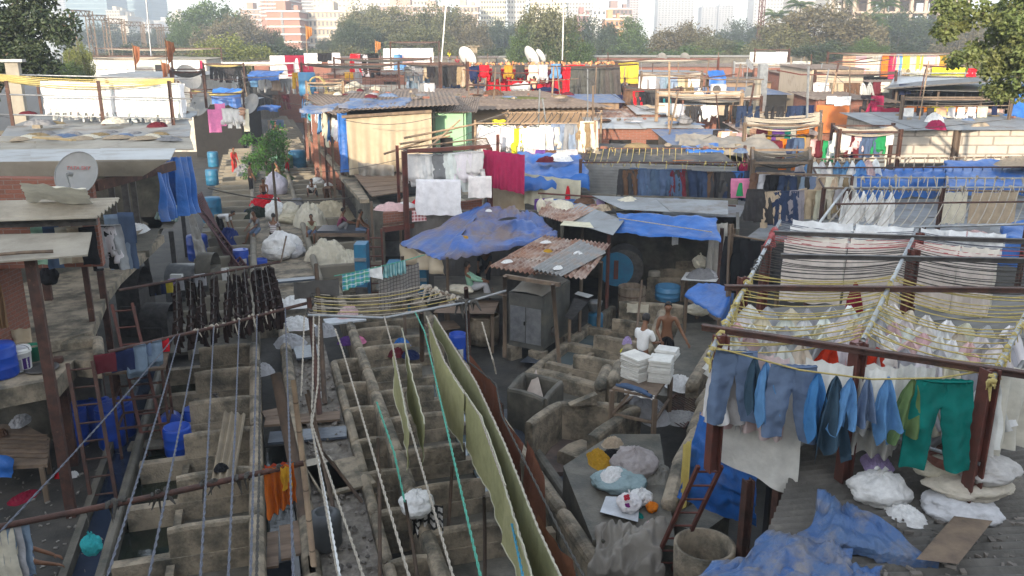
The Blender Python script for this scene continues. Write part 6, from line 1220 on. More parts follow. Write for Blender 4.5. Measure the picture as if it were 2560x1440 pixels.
 tarp('white_cover','off white sheet leaning against the block wall corner',[gx(2178,38.5)+UPV*2.9,gx(2225,38.5)+UPV*2.9,gx(2232,39.4)+UPV*4.4,gx(2192,39.4)+UPV*4.4],cloth,.1,0,24,24).color=c4((.62,.58,.48))
 hang(gx(2105,39)+UPV*4.3,gx(2182,39)+UPV*4.3,'H:khaki;P:navy*2;H:dark denim;P:faded denim;P:charcoal','under the block shed eave','dark clothes left of the white sheet',.05,1.1)
 p=at(2340,322,4.65);heap(p,(.7,.4,.45),'crimson','red and white frilly heap on the long flat roof',1);heap(at(2335,305,4.75),(.45,.3,.45),'white','white frilly cloths above the red heap',3);heap(at(2450,315,4.8),(.6,.3,.2),'beige','tan rag heap on the long flat roof',0)
 wire('wire','thin line slanting above the long flat roof',at(2230,325,4.7),at(2520,298,5.1),.05)
 a,b=gx(2262,46)+UPV*5.15,gx(2440,46)+UPV*5.15
 e=thing('clothes_line','wooden rail holding orange and yellow frilly cloths','clothes line',a-UPV*1.2);bar(e,gx(2190,46)+UPV*5.2,gx(2560,46)+UPV*5.0,.06,wood,'rail',True)
 for p in(gx(2210,46),gx(2345,46),gx(2530,46)):post(e,p+UPV*4.2,p+UPV*5.2,.07,wood)
 hang(a,b,'B:orange*4;B:mustard;B:yellow*2;B:peach;B:yellow*2;B:orange*2;B:peach;B:yellow;B:orange','on the wooden rail','orange and yellow frilly cloths on the rail',.03,1.15,rotj=.5)
 hang(gx(2262,46.4)+UPV*4.95,gx(2400,46.4)+UPV*4.95,'D:white*3','under the frilly cloths','white sheets under the frilly cloths',.02,.8)
 curtain('striped_cloth','faded pink striped cloth right of the frilly cloths',gx(2440,45.8)+UPV*5.1,gx(2508,45.8)+UPV*5.05,.95,mat('pink_stripe',(.40,.27,.24),None,3,.9,bands=[(0,3,.3,(.5,.4,.36))]),3,.05)
 curtain('red_cloth','dark red triangular cloth left of the frilly row',gx(2200,45.8)+UPV*5.1,gx(2255,45.8)+UPV*5.15,1.0,cloth,2,.05,color=CW['dark red'],dq=.15)
 e,u,v,c=shed('open_shed','open wire fronted shed with slanting black edged roof',gx(2235,50),gx(2560,47),5,4.3,5.9,shadeblk,steel,amp=0,front=False,posts=4,rise=.5,over=.5)
 c_=[gx(2200,49)+UPV*6.0,gx(2610,45)+UPV*6.75,gx(2640,49)+UPV*6.9,gx(2230,53)+UPV*6.15];roof(e,c_,darksteel,1,1,0,th=.08,name='upper_roof')
 for i in range(16):p=gx(2240+i*20,47.2);bar(e,p+UPV*4.5,p+UPV*5.8,.02,darksteel,'wire_mesh')
 tarp('tarpaulin','dark blue tarpaulin closing the shed at the right edge',[gx(2525,45)+UPV*4.3,gx(2620,45)+UPV*4.3,gx(2620,46)+UPV*6.4,gx(2532,46)+UPV*6.2],bluetarp,.15,0,20,24)
 heap(gx(2520,44.5)+UPV*4.6,(.6,.4,.3),'blue','blue tub of cloth at the rail end',2)
right_mid()
def SH(label,x0,x1,d,dep,z0,z1,wm,rm,**k):return shed(k.pop('name','shed'),label,gx(x0,d),gx(x1,k.pop('d2',d)),dep,z0,z1,wm,rm,**k)
def CL(x0,y0,x1,y1,d,items,place,group,sc=1.,d2=None,**k):hang(atd(x0,y0,d),atd(x1,y1,d2 or d),items,place,group,k.pop('sag',.06),sc,**k)
def RK(label,x0,x1,d0,d1,z0,zt,n=8,**k):
 return rack(label,[gx(x0,d0),gx(x1,d0),gx(x1+k.pop('dx',0),d1),gx(x0+k.pop('dl',0),d1)],z0,zt,n,**k)
def TP(label,x0,x1,d,zf,zb,dep,m=bluetarp,name='tarpaulin',sk=(.3,.1,0,.1),**k):
 a,b=gx(x0,d),gx(x1,k.pop('d2',d));v=FH*dep;return tarp(name,label,[a+UPV*zf,b+UPV*zf,b+v+UPV*zb,a+v+UPV*zb],m,k.pop('amp',.14),k.pop('sag',.06),k.pop('nu',36),18,sk,1.1,k.pop('seed',len(label)))
def PO(label,px,d,z0,z1,r=.05,m=wood,cat='pole',name='pole'):p=gx(px,d);return pole(name,label,p+UPV*z0,p+UPV*z1,r,m,cat)
def mid():
 e=thing('tarpaulin_shed','low shed under a dusty blue tarpaulin in the middle','shed',gx(1200,23)+UPV*1)
 q=lambda px,py,z:at(px,py,z)
 tarp('tarpaulin',None,[q(1102,646,2.5),q(1396,590,2.7),q(1345,540,2.95),q(1222,507,3.3)],dustytarp,.2,.06,60,40,(.12,.05,.05,0),1.3,4,par=e);tarp('tarpaulin_flap',None,[q(1003,606,2.5),q(1103,645,2.5),q(1224,508,3.3),q(1190,520,3.25)],dustytarp,.1,.03,40,30,(.05,0,0,.05),1.2,9,par=e)
 curtain('canvas',None,q(998,610,2.48),q(1104,650,2.45),.55,beigetarp,3,.1,2,par=e,dq=.45)
 for a,b in(((1119,645),22.2),((1008,612),22.3),((1390,590),24),((1225,540),25)):p=gx(a[0],b);bar(e,p+UPV*.2,p+UPV*2.6,.09,wood,'post',True)
 A,B=gx(1020,27.5),gx(1400,27.5);MB().hexa([A,B,B+FH*.2,A+FH*.2],[p+UPV*2.9 for p in(A,B,B+FH*.2,A+FH*.2)]).part('back_wall',mat('tin_wall',(.12,.11,.10),None,3,.8,wave=(0,8)),e)
 heap(q(1158,600,2.75),(.3,.16,.14),'mustard','rolled brown and yellow sack on the dusty blue tarpaulin',0);heap(q(1270,548,3.1),(.35,.12,.06),'charcoal','dark rag on the dusty blue tarpaulin',1);heap(q(1222,528,3.25),(.12,.1,.07),'white','white scrap near the peak of the blue tarpaulin',2)
 MB().hexa(*[[q(1085,745,z),q(1262,745,z),q(1262,690,z),q(1085,690,z)]for z in(1.25,1.35)]).solo('platform',wetshadecrete,'dark platform under the dusty blue tarpaulin','platform')
 person(q(1178,728,1.35),1.75,'sitleg','mint','pale grey','man in mint shirt reclining under the dusty blue tarpaulin',dhoti=True,lean=-.25,legs=((1.9,.15),(.25,.05)),arms=((1.0,.1),(1.3,-.3)),tilt=.4,long_=True)
 person(q(1215,690,1.35),3.6,'sit','charcoal','black','dim figure sitting in the shade behind the reclining man',h=.3)
 sack(q(1150,732,1.35),(.4,.22,.2),'cream','cream bolster bag beside the reclining man',3)
 e=thing('work_table','wide worn wooden table before the reclining man','table',gx(1160,20.6));MB().hexa(*[[q(1083,782,z),q(1235,785,z),q(1248,752,z),q(1110,742,z)]for z in(1.15,1.2)]).part('tabletop',plank,e)
 for a in((1090,780),(1230,783),(1244,754),(1114,745)):p=q(a[0],a[1],1.15);bar(e,V((p.x,p.y,0)),p,.08,wood,'leg')
 heap(q(1143,752,1.2),(.3,.2,.08),'white','white cloth on the wide worn table',1);MB().box(tuple(q(1105,815,.75)),(.85,.6,.05),.1).solo('board',plank,'square brown board beside the cement ring','board')
 e=thing('cement_ring','stained round cement ring in the yard','ring',q(1210,855,.1));MB().lathe(e.location.copy(),[(.42,0),(.43,.4),(.44,.78),(.45,.8),(.40,.82),(.37,.8),(.36,.2)],28).part('body',concrete,e,smooth=True)
 barrel(q(1146,925,.1),.23,1.0,bluepl,'tall bright blue drum standing beside the olive cloth',open_=True,sticker=.2)
 e=thing('rusted_canopy','rusted corrugated canopy on four timber poles','canopy',gx(1370,21));c=[q(1222,668,2.65),q(1462,705,2.65),q(1527,618,2.75),q(1362,592,2.75)]
 roof(e,c,rustroof,2,3,.03,.14,th=.012,tilt=.03);roof(e,[q(1330,673,2.78),q(1401,690,2.78),q(1515,630,2.88),q(1451,602,2.88)],mat('weathered_zinc',(.26,.26,.25),(.19,.185,.18),3,.6,.2,dirt=(.3,.22,.17),dsc=2),1,1,.03,.14,th=.012,name='loose_sheet')
 for a,b in(((1262,690),(1262,882)),((1382,710),(1400,922)),((1503,655),(1495,832)),((1375,610),(1375,700))):A=q(*a,2.65);B=q(b[0],b[1],.2);bar(e,V((B.x,B.y,.1)),A,.11,wood,'post',True)
 bar(e,q(1262,690,2.6),q(1400,712,2.6),.09,wood);bar(e,q(1265,738,2.2),q(1245,735,2.4),.05,wood)
 for i,(x,y)in enumerate(((1365,606),(1445,633),(1395,670),(1268,655),(1370,628))):heap(q(x,y,2.85),(.18,.12,.06),'white' if i<4 else 'mustard','small scrap of cloth on the rusted canopy, '+['far left','by the loose sheet','on the loose sheet','near the left corner','yellowish in the middle'][i],i%4)
 A,B,C=plan(1272,862,.35),plan(1356,878,.35),plan(1423,828,.35);D=A+(C-B);st=mat('brushed_machine',(.16,.16,.145),(.11,.11,.10),3,.45,.4,bump=.1,dirt=(.24,.22,.17),dsc=1.2)
 e=thing('washing_machine','large grey steel laundry machine on concrete blocks','laundry machine',A);MB().hexa([p+UPV*.35 for p in(A,B,C,D)],[p+UPV*1.85 for p in(A,B,C,D)]).part('cabinet',st,e)
 n=(A-D).normalized();f=lambda u,z:A.lerp(B,u)+n*.012+UPV*z
 for u0,u1 in((.06,.5),(.52,.96)):MB().hexa([f(u0,.5),f(u1,.5),f(u1,.5)+n*.02,f(u0,.5)+n*.02],[f(u0,1.5),f(u1,1.5),f(u1,1.5)+n*.02,f(u0,1.5)+n*.02]).part('door',steel,e);bar(e,f(.48,1.0)+n*.03,f(.48,1.1)+n*.03,.03,darksteel,'handle')
 mb=MB();m1,m2=A.lerp(B,.5),D.lerp(C,.5);w_=(B-A)/2
 mb.grid(lambda u,v:(m1.lerp(m2,v))+w_*math.cos(math.pi*(1-u))*.9+UPV*(1.85+.38*math.sin(math.pi*u)*math.sin(math.pi*min(1,max(0,v*1.0+.0))*.9+.15)),14,8);mb.part('hood',greytarp,e,smooth=True)
 for p in(A.lerp(B,.1),A.lerp(B,.88),C.lerp(B,.15),D.lerp(C,.1)):MB().box((p.x,p.y,.17),(.38,.38,.36),.4).part('block',concrete,e)
 MB().lathe(plan(1385,830,.7)+UPV*.65-n*0,[(.1,0),(.1,.12),(.05,.2)],12).part('motor',darksteel,e)
 MB().hexa(*[[q(1300,905,z),q(1372,912,z),q(1395,885,z),q(1330,882,z)]for z in(.12,.18)]).solo('stone_slab',slate,'dark slab lying before the laundry machine','slab')
 e=thing('long_table','long dark blue topped table behind the machine','table',gx(1440,22));MB().hexa(*[[q(1412,792,z),q(1430,800,z),q(1482,742,z),q(1440,735,z)]for z in(1.15,1.2)]).part('tabletop',darksteel,e)
 for a in((1424,798),(1476,748),(1450,775)):p=q(*a,1.15);bar(e,V((p.x,p.y,0)),p,.07,wood,'leg')
 MB().hexa(*[[q(1436,735,z),q(1470,745,z),q(1485,738,z),q(1445,728,z)]for z in(1.24,1.28)]).solo('board',whitepl,'white board on the long dark table','board')
 A,B=gx(1385,26.5),gx(1800,24.4);e=thing('awning_workshop','dark workshop with grey sheet awning and big blue drum machine','workshop',(A+B)/2)
 roof(e,[q(1372,542,3.0),q(1532,592,2.9),q(1560,555,3.05),q(1450,508,3.2)],gi,2,1,.0);roof(e,[q(1345,537,3.05),q(1420,560,3.0),q(1500,520,3.15),q(1360,505,3.15)],rustroof,1,1,.02,.12);roof(e,[q(1555,524,3.2),q(1820,540,3.2),q(1820,505,3.3),q(1480,490,3.3)],gi,2,1,0,name='back_roof')
 A,B=gx(1400,30),gx(1840,28.5);MB().hexa([A,B,B+FH*.2,A+FH*.2],[p+UPV*3.1 for p in(A,B,B+FH*.2,A+FH*.2)]).part('back_wall',wetshadecrete,e);A,B=gx(1400,25),gx(1400,30);MB().hexa([A,B,B+RT*.1,A+RT*.1],[p+UPV*2.9 for p in(A,B,B+RT*.1,A+RT*.1)]).part('side_wall',wetshadecrete,e);A,B=gx(1835,24.5),gx(1835,29);MB().hexa([A,B,B+RT*.1,A+RT*.1],[p+UPV*2.9 for p in(A,B,B+RT*.1,A+RT*.1)]).part('side_wall',wetshadecrete,e)
 for px,d,m in((1520,24.2,redpaint),(1455,26,wood),(1830,24.3,wood),(1800,24.4,rust)):p=gx(px,d);bar(e,p,p+UPV*2.95,.12,m,'post',True)
 tarp('bright_awning','bright blue tarpaulin awning edged in grey',[q(1542,580,2.85),q(1796,600,2.8),q(1790,543,3.2),q(1548,533,3.25)],bluetarp,.07,.03,50,24,(.03,.05,.02,.02),1.5,7);bar(thing('line','pinkish line across the bright blue awning','line',q(1650,560,3.1)),q(1545,545,3.2),q(1780,580,3.05),.03,ropew,'cord',True)
 curtain('white_sheet','grimy white sheet hanging at the awning right end',q(1775,560,3.0),q(1818,555,3.0),1.7,cloth,3,.08,color=(.5,.48,.44));inst('rag',gm('T',1),q(1688,590,2.6),.3,(.4,.4,.5),CW['white'],'tiny white rag hanging under the bright awning','rag')
 d_=gx(1562,25.8);e=thing('drum_machine','round blue drum washing machine in the dark workshop','laundry machine',d_);nn=(CO-d_);nn.z=0;nn.normalize();sd_=V((-nn.y,nn.x,0))
 c=d_+UPV*1.35+sd_*0;mb=MB();mb.tube([c-nn*.9,c+nn*.05],.62,28);mb.part('drum',darksteel,e);c2=c+nn*.12+sd_*-.25;mb=MB();mb.tube([c2,c2+nn*.06],.55,28);mb.part('door',bluesteel,e);mb=MB();mb.box(tuple(c2+nn*.1),(.14,.05,.6),math.atan2(sd_.y,sd_.x));mb.part('handle',redpaint,e)
 e=thing('wooden_tub','slatted round wooden tub at the workshop mouth','tub',gx(1583,24.4)+UPV*.1);MB().lathe(e.location.copy(),[(.36,0),(.4,.3),(.42,.6),(.42,1.05),(.37,1.05),(.36,.9)],26).part('body',mat('tub_wood',(.24,.19,.14),(.15,.12,.09),5,.8,bump=.6,wave=(0,9)),e);
 for z in(.25,.8):MB().tube([e.location+V((.42*math.cos(t*.3),.42*math.sin(t*.3),z))for t in range(22)],.015,5).part('hoop',rust,e)
 barrel(gx(1675,25)+UPV*.55,.4,.45,paleblue,'wide blue tub of water in the dark workshop',open_=True);barrel(gx(1492,22.8)+UPV*.1,.22,.7,bluesteel,'blue drum at the foot of the canopy post',False);MB().lathe(gx(1490,22.8)+UPV*.82,[(.05,0),(.16,.1),(.2,.3),(.22,.34),(.1,.36)],18).solo('funnel',steel,'steel bowl machine top above the blue drum','bowl',smooth=True)
 barrel(gx(1640,27)+UPV*.5,.2,.45,mat('dun_plastic',(.4,.37,.31)),'dun bucket behind the wooden tub',False)
 for i,(x,y)in enumerate(((1615,745),(1640,722),(1690,700))):pen(plan(x,y,.5),RT,FH,2.3,1.3,'dark tub row behind the bare chested man, '+ordn(i)+' from the front',(.1,1),.85,.3,darkwater,simple=True)
 e=thing('brick_terrace','brick edged terrace with rust red posts and white washing','terrace',gx(1080,28));A,B=q(958,555,2.6),q(1205,520,2.75);MB().hexa([A-UPV*.15,B-UPV*.15,B+FH*.25-UPV*.15,A+FH*.25-UPV*.15],[A+UPV*.3,B+UPV*.3,B+FH*.25+UPV*.3,A+FH*.25+UPV*.3]).part('brick_parapet',brickm,e)
 MB().beam(A-UPV*.25,B-UPV*.25,.2,.16).part('beam',redpaint,e);MB().hexa(*[[A+UPV*z,B+UPV*z,B+FH*5+UPV*z,A+FH*5+UPV*z]for z in(-.2,-.05)]).part('floor',concrete,e)
 for px,d,t in((1018,27.3,.17),(1225,28.4,.17),(1000,29,.1),(1245,33,.1)):p=gx(px,d);post(e,p+UPV*(.2 if px in(1018,)else 2.5),p+UPV*4.9,t,redpaint)
 T1,T2=atd(1018,378,27.3),atd(1225,366,28.4);bar(e,T1,T2,.12,redpaint);T3,T4=atd(1000,372,30.5),atd(1215,345,32);bar(e,T3,T4,.06,wood,'beam',True);bar(e,T1,T3,.06,wood,'beam',True);bar(e,T2,T4,.06,wood,'beam',True);bar(e,atd(1222,375,28.3),atd(1165,455,28),.08,wood,'brace',True)
 for i in range(7):rope(e,T1.lerp(T3,i/7),T2.lerp(T4,i/7),.12,.015,roped)
 CL(1022,384,1195,376,27.8,'S:white*2;P:white;S:grey;S:white;P:white;S:white*2','on the terrace front rope','white washing on the brick terrace',1.25)
 CL(1020,384,1190,374,29,'S:white*3;P:pale grey;S:cream;P:white*2','on the terrace back rope','white washing on the brick terrace',1.3)
 CL(1052,450,1145,440,27.3,'D:white','on the low rope of the brick terrace','low sheets on the brick terrace',.95,sag=.01);CL(1168,440,1220,436,27.6,'G:white','on the low rope of the brick terrace','low sheets on the brick terrace',.9,sag=.01)
 curtain('crimson_sheet','tall crimson sheet hanging beside the rust red post',atd(1207,372,28.2),atd(1312,386,28.0),1.25,cloth,6,.05,color=CW['crimson'],dq=1.35);curtain('red_check_towel','red and white checked towel on the brick parapet',q(1030,525,2.95)-FH*.06,q(1066,522,2.95)-FH*.06,.4,mat('red_check',(.45,.12,.13),None,3,.9,plaid=[(0,9,.4,(.8,.7,.7)),(2,9,.4,(.8,.7,.7))]),1,.02,nu=16)
 heap(q(980,525,2.9),(.6,.3,.3),'pale pink','pink and white patterned heap behind the parapet',1);sack(q(1055,520,2.8),(.38,.3,.3),'red','red cloth bundle behind the brick parapet',1);sack(q(1015,525,2.8),(.36,.25,.22),'white','white bundle left of the red one',1);heap(q(1150,510,2.8),(.5,.3,.2),'cream','cream heap at the right of the parapet',2)
 e=thing('iron_ladder','red iron ladder below the brick terrace','ladder',gx(935,26));
 for x in(922,955):bar(e,gx(x,26)+UPV*.2,gx(x,26)+UPV*2.6,.06,redpaint,'rail')
 for i in range(7):bar(e,gx(922,26)+UPV*(.5+i*.3),gx(955,26)+UPV*(.5+i*.3),.04,redpaint,'rung')
 for(px,w_,z1,m,lab)in((985,40,1.7,bluesteel,'blue machine frame beside the canvas flap'),(900,30,2.3,bluesteel,'tall blue steel cabinet left of the ladder'),(1040,50,1.5,bluesteel,'blue steel cabinet under the canvas flap')):
  A,B=gx(px-w_/2,25),gx(px+w_/2,25);e=thing('machine_cabinet',lab,'machine',A);MB().hexa([A,B,B+FH*.6,A+FH*.6],[p+UPV*z1 for p in(A,B,B+FH*.6,A+FH*.6)]).part('cabinet',m,e);MB().beam(A-FH*.03+UPV*z1*.8,B-FH*.03+UPV*z1*.8,.05,.1).part('panel',steel,e);MB().beam(A-FH*.03+UPV*z1*.35,B-FH*.03+UPV*z1*.35,.05,.3).part('door',darksteel,e)
 A,B=gx(910,33),gx(1020,33);e=thing('steel_washer','shiny steel washer under the brown platform','laundry machine',A);MB().hexa([A,B,B+FH,A+FH],[p+UPV*1.5 for p in(A,B,B+FH,A+FH)]).part('cabinet',steel,e);MB().beam(A-FH*.05+UPV*.9,B-FH*.05+UPV*.9,.04,.5).part('door',darksteel,e)
 e=thing('wooden_platform','brown planked platform left of the white washing','platform',gx(950,34));roof(e,[q(930,492,2.7),q(1015,478,2.7),q(1010,437,2.8),q(885,440,2.8)],plank,1,5,0,th=.04)
 for x,d in((930,30.5),(890,37),(1000,31)):bar(e,gx(x,d),gx(x,d)+UPV*2.7,.09,wood,'post')
 e,T_=RK('tall lattice rack of yellow ropes above the blue jeans',1448,1862,29.5,34,2.6,4.25,26,rm=ropey,lines='depth',sag=.3,rr=.016,dl=20,dx=-10)
 CL(1590,418,1690,420,29.5,'P:denim blue*8','under the yellow ropes, left','jeans and trousers under the yellow rope rack',1.2,rotj=.5)
 CL(1690,421,1855,427,29.5,'P:maroon;P:charcoal;P:dark denim*2;P:dark denim;P:brown;P:black*2;P:charcoal*2;P:dark grey;P:dark denim;P:blue','under the yellow ropes, right','jeans and trousers under the yellow rope rack',1.22,rotj=.7)
 CL(1700,398,1870,400,32,'G:orange;K:mustard;K:beige;G:pink;K:yellow;G:orange;K:charcoal;K:crimson','behind the yellow ropes','bright cloths behind the yellow ropes',.9);CL(1845,440,1875,445,29,'T:pink;T:green','at the right post of the rope rack','cloths at the right post',1.1);CL(1558,418,1585,420,29.5,'P:charcoal;P:brown','left of the blue jeans','trousers left of the jeans',1.1)
 A,B=gx(1440,30.5),gx(1870,29);e=thing('tin_shed','corrugated tin shed behind the blue jeans','shed',(A+B)/2+UPV*2.6);MB().hexa([A+FH*2+UPV*2.6,B+FH*2+UPV*2.6,B+FH*2.2+UPV*2.6,A+FH*2.2+UPV*2.6],[A+FH*2+UPV*3.9,B+FH*2+UPV*3.9,B+FH*2.2+UPV*3.9,A+FH*2.2+UPV*3.9]).part('tin_wall',mat('grey_tin',(.27,.28,.28),(.2,.2,.2),2,.6,.2,wave=(2,9)),e)
 roof(e,[q(1350,545,2.85),q(1850,545,2.85),q(1880,480,2.9),q(1350,495,2.9)],gi,4,2,0);roof(e,[A+FH*2+UPV*3.95,B+FH*2+UPV*3.95,B+FH*6+UPV*4.2,A+FH*6+UPV*4.2],mat('black_sheet',(.07,.065,.06),(.04,.04,.04),2,.8,dirt=(.2,.17,.14)),3,2,0,name='dark_roof')
 bar(thing('rail','red brown rail before the grey sheet floor','rail',q(1500,500,3.2)),q(1345,483,3.3),q(1840,515,3.1),.06,redpaint,'pipe',True)
 for(px,py,s,c_,k,lab)in((1405,530,(.55,.38,.32),'cream',3,'round cream bundle on a blue mat beyond the rail'),(1568,525,(.5,.36,.34),'cream',1,'second round cream bundle near the bright awning'),(1600,528,(.22,.18,.2),'orange',1,'small orange bundle touching a cream one'),(1352,530,(.12,.15,.35),'cream',0,'knotted cream rag on the rail end')):sack(q(px,py,2.95),s,c_,lab,k)
 for i,x in enumerate((1358,1372,1512,1524,1536)):inst('garment',gm('L' if i%2 else 'T',i%4),q(x,495,3.25),.2,(1,1,.7),CW[('purple','cream','lilac','black','beige')[i]],('purple cloth','cream cloth','lilac cloth','black cloth','beige cloth')[i]+' hanging on the red brown rail','laundry','cloths on the red brown rail')
 TP('flat blue sheet under the cream bundles',1378,1450,27.5,3.0,3.02,1.6,sk=(0,0,0,0),amp=.03,sag=0);MB().hexa(*[[q(1400,563,z),q(1485,570,z),q(1475,556,z),q(1410,552,z)]for z in(3.12,3.15)]).solo('board',mat('cream_board',(.62,.58,.42)),'two pale cream boards on the awning roof','board')
 e=thing('tin_hut','small hut with beige corrugated wall under blue tarpaulin','hut',gx(1300,30)+UPV*2.4)
 A,B=gx(1232,29.6),gx(1312,29.6);MB().hexa([A+UPV*2.4,B+UPV*2.4,B+UPV*2.4+FH*.1,A+UPV*2.4+FH*.1],[A+UPV*3.9,B+UPV*3.9,B+UPV*3.9+FH*.1,A+UPV*3.9+FH*.1]).part('tin_wall',mat('beige_tin',(.45,.38,.26),(.36,.29,.19),2,.7,wave=(0,9)),e)
 curtain('cream_cover',None,gx(1310,29.4)+UPV*3.9,gx(1450,29.0)+UPV*3.7,1.1,cloth,4,.08,par=e,color=(.55,.53,.40));heap(gx(1418,28.7)+UPV*3.1,(.15,.1,.5),'red','red patterned cloth on the cream hut cover',1)
 TP('bright blue tarpaulin over the hut beside the crimson sheet',1295,1468,29.2,3.75,4.15,4,seed=3,amp=.25,sk=(.45,.2,0,.3));heap(gx(1400,31)+UPV*4.15,(.6,.4,.3),'white','white cloth heap on the hut tarpaulin',0);heap(gx(1368,31)+UPV*4.1,(.45,.35,.22),'maroon','maroon cloth pile on the hut tarpaulin',1)
 e,T_=RK('sagging rope rack over white shirts and faded jeans',1190,1482,34,40,3.0,5.25,16,m=bamboo,rm=roped,lines='depth',sag=.3,w=.08,dl=80,dx=20,rr=.018)
 CL(1200,316,1390,316,34,'S:white*3;K:white;S:white*3;S:bright yellow;S:white*2;P:white;S:white;P:white;S:cream','on the front of the sagging rack','front washing on the sagging rack',1.2,rotj=.7)
 CL(1385,308,1482,300,34,'P:faded denim*2;P:grey;P:khaki;P:cream','right on the sagging rack','jeans at the right end of the sagging rack',1.35,rotj=.4);CL(1205,312,1475,306,36,'P:white*4;K:white*3;P:pale grey;S:white*3;P:navy;P:pale grey;P:pale pink;S:white','on the sagging rack middle rope','middle washing on the sagging rack',1.3,rotj=.7)
 CL(1235,298,1262,298,37,'B:bright yellow*3','among white shirts','small yellow cloths on the sagging rack',.7)
 CL(1320,370,1440,372,33,'P:pale pink;P:purple;P:brown;P:pale grey*2','low under the sagging rack','low trousers under the sagging rack',1)
 for i,(a,b)in enumerate((((960,385),(1130,330)),((1000,360),(1125,340)),((1010,345),(1190,310)),((1065,375),(1150,300)),((1040,395),(1240,385)))):pole('bamboo_pole','loose bamboo pole across the white washing rack, '+ordn(i),atd(*a,30),atd(*b,31.5),.04,bamboo,'pole','loose bamboo poles')
 A,B=gx(862,37),gx(1082,36.5)
 e=thing('tarpaulin_house','long upper storey closed by a beige tarpaulin','house',(A+B)/2);MB().hexa([A+UPV*2.6+FH*.3,B+UPV*2.6+FH*.3,B+FH*8+UPV*2.6,A+FH*8+UPV*2.6],[A+UPV*5.4+FH*.3,B+UPV*5.4+FH*.3,B+FH*8+UPV*5.6,A+FH*8+UPV*5.6]).part('wall',wetshadecrete,e)
 curtain('beige_tarpaulin',None,atd(865,295,36.6),atd(1078,280,36.3),2.45,beigetarp,7,.12,2,par=e,hem=.2);curtain('blue_side',None,atd(842,283,37.2),atd(868,280,36.7),2.6,bluetarp,2,.1,par=e,nu=20);bar(e,atd(855,292,36.4),atd(1080,278,36.2),.12,wood)
 roof(e,[atd(830,285,36)+UPV*.1,atd(1150,268,35.8)+UPV*.1,gx(1130,46)+UPV*5.9,gx(880,46)+UPV*5.9],oldroof,2,2,.02,.2);MB().hexa(*[[gx(842,38)+UPV*z,gx(885,37)+UPV*z,gx(925,31.5)+UPV*z,gx(902,31.5)+UPV*z]for z in(2.45,2.6)]).part('gallery_floor',concrete,e)
 TP('faded blue tarpaulin strip on the upper storey roof',850,1010,36.5,5.75,5.9,3,fadetarp,seed=5,sk=(.1,.1,0,.1));curtain('dirty_cover','grey white drape bunched at the beige tarpaulin foot',atd(895,405,36),atd(985,412,36),.6,greytarp,4,.1)
 A,B=gx(757,60),gx(850,38);e=thing('gallery','open upper gallery facing the wash alley','gallery',A);MB().hexa([A+UPV*2.4,B+UPV*2.4,B+UPV*2.4+RT*.2,A+UPV*2.4+RT*.2],[A+UPV*2.65,B+UPV*2.65,B+UPV*2.65+RT*.2,A+UPV*2.65+RT*.2]).part('floor_edge',concrete,e)
 MB().hexa([A+RT*1.5,B+RT*1.2,B+RT*1.4,A+RT*1.7],[p+UPV*5 for p in(A+RT*1.5,B+RT*1.2,B+RT*1.4,A+RT*1.7)]).part('inner_wall',wetshadecrete,e);roof(e,[B+UPV*5.3-RT*.3,B+RT*3+UPV*5.4,A+RT*5+UPV*5.6,A-RT*.3+UPV*5.3],oldroof,1,2,.02,.2)
 for i in range(7):p=A.lerp(B,i/6);bar(e,p,p+UPV*5.3,.12,wood if i%2 else rust,'post')
 hang(A+UPV*5.0,B+UPV*5.0,'K:sky blue*2;P:white;K:turquoise;D:white;K:red;S:white;K:sky blue;P:cream;D:cream;K:blue;S:white*2','along the open gallery','washing along the open gallery',.05,1.3)
 MB().hexa([gx(880,37.5),gx(935,31),gx(960,31),gx(905,37.5)],[p+UPV*2.4 for p in(gx(880,37.5),gx(935,31),gx(960,31),gx(905,37.5))]).solo('wall',wetshadecrete,'undercroft wall darkened for the shaded recess below the beige tarpaulin','wall')  # solid dark wall stands in for the shade of the recess
 A,B=gx(1080,38),gx(1166,38);e,u,v,c=shed('green_house','pale green painted wall with a small dark window',A,B,4,2.8,5.45,greensteel,oldroof,over=.5,rise=.3,cat='house')
 p=A.lerp(B,.42)-v*.08;MB().box((p.x,p.y,3.9),(.55,.08,.8),math.atan2(u.y,u.x)).part('window',shadeblk,e);p=gx(1160,37.6);bar(e,p+UPV*3,p+UPV*5.4,.05,darksteel,'drainpipe',True)
 A,B=gx(1165,44),gx(1485,46.5);e,u,v,c=shed('long_shed','long plastered shed with big weathered brown roof',A,B,9,3,5.15,mat('tan_plaster',(.30,.21,.14),(.22,.155,.10),1,.9,bump=.3),oldroof,over=.8,rise=.35,nu=3,nv=2,amp=.03,per=.3)
 e,u,v,c=SH('low brown roofed shed left of the red clothes',960,1170,47,9,3,5.2,brickm,oldroof,over=.6,nu=2,nv=2,amp=.02,per=.3)
 d=58;e=thing('clothes_rack','long roof top rack crowded with red and dark clothes','drying rack',gx(1300,d)+UPV*5.4)
 for px,dd in((1100,57),(1168,55),(1402,58),(1540,60),(1235,60),(1330,60)):t=atd(px,158,dd);post(e,V((t.x,t.y,5.3)),t+UPV*.1,.2,rust)
 for k in range(5):bar(e,atd(1070,163,d+k*.8),atd(1548,158,d+k*.8),.05,rust,'rail')
 rags(e,atd(1165,160,d),atd(1540,157,d),40,.16,mat('red_yellow_rags',(.5,.1,.08),(.55,.4,.15),9,.9))
 CL(1072,166,1150,163,d,'F:black;P:charcoal*7','at the left end of the red rack','dark trousers left of the red clothes',1.3);CL(1150,166,1195,163,d-.5,'P:khaki;P:beige;S:navy*2','near the striped post','clothes near the striped post',1.3)
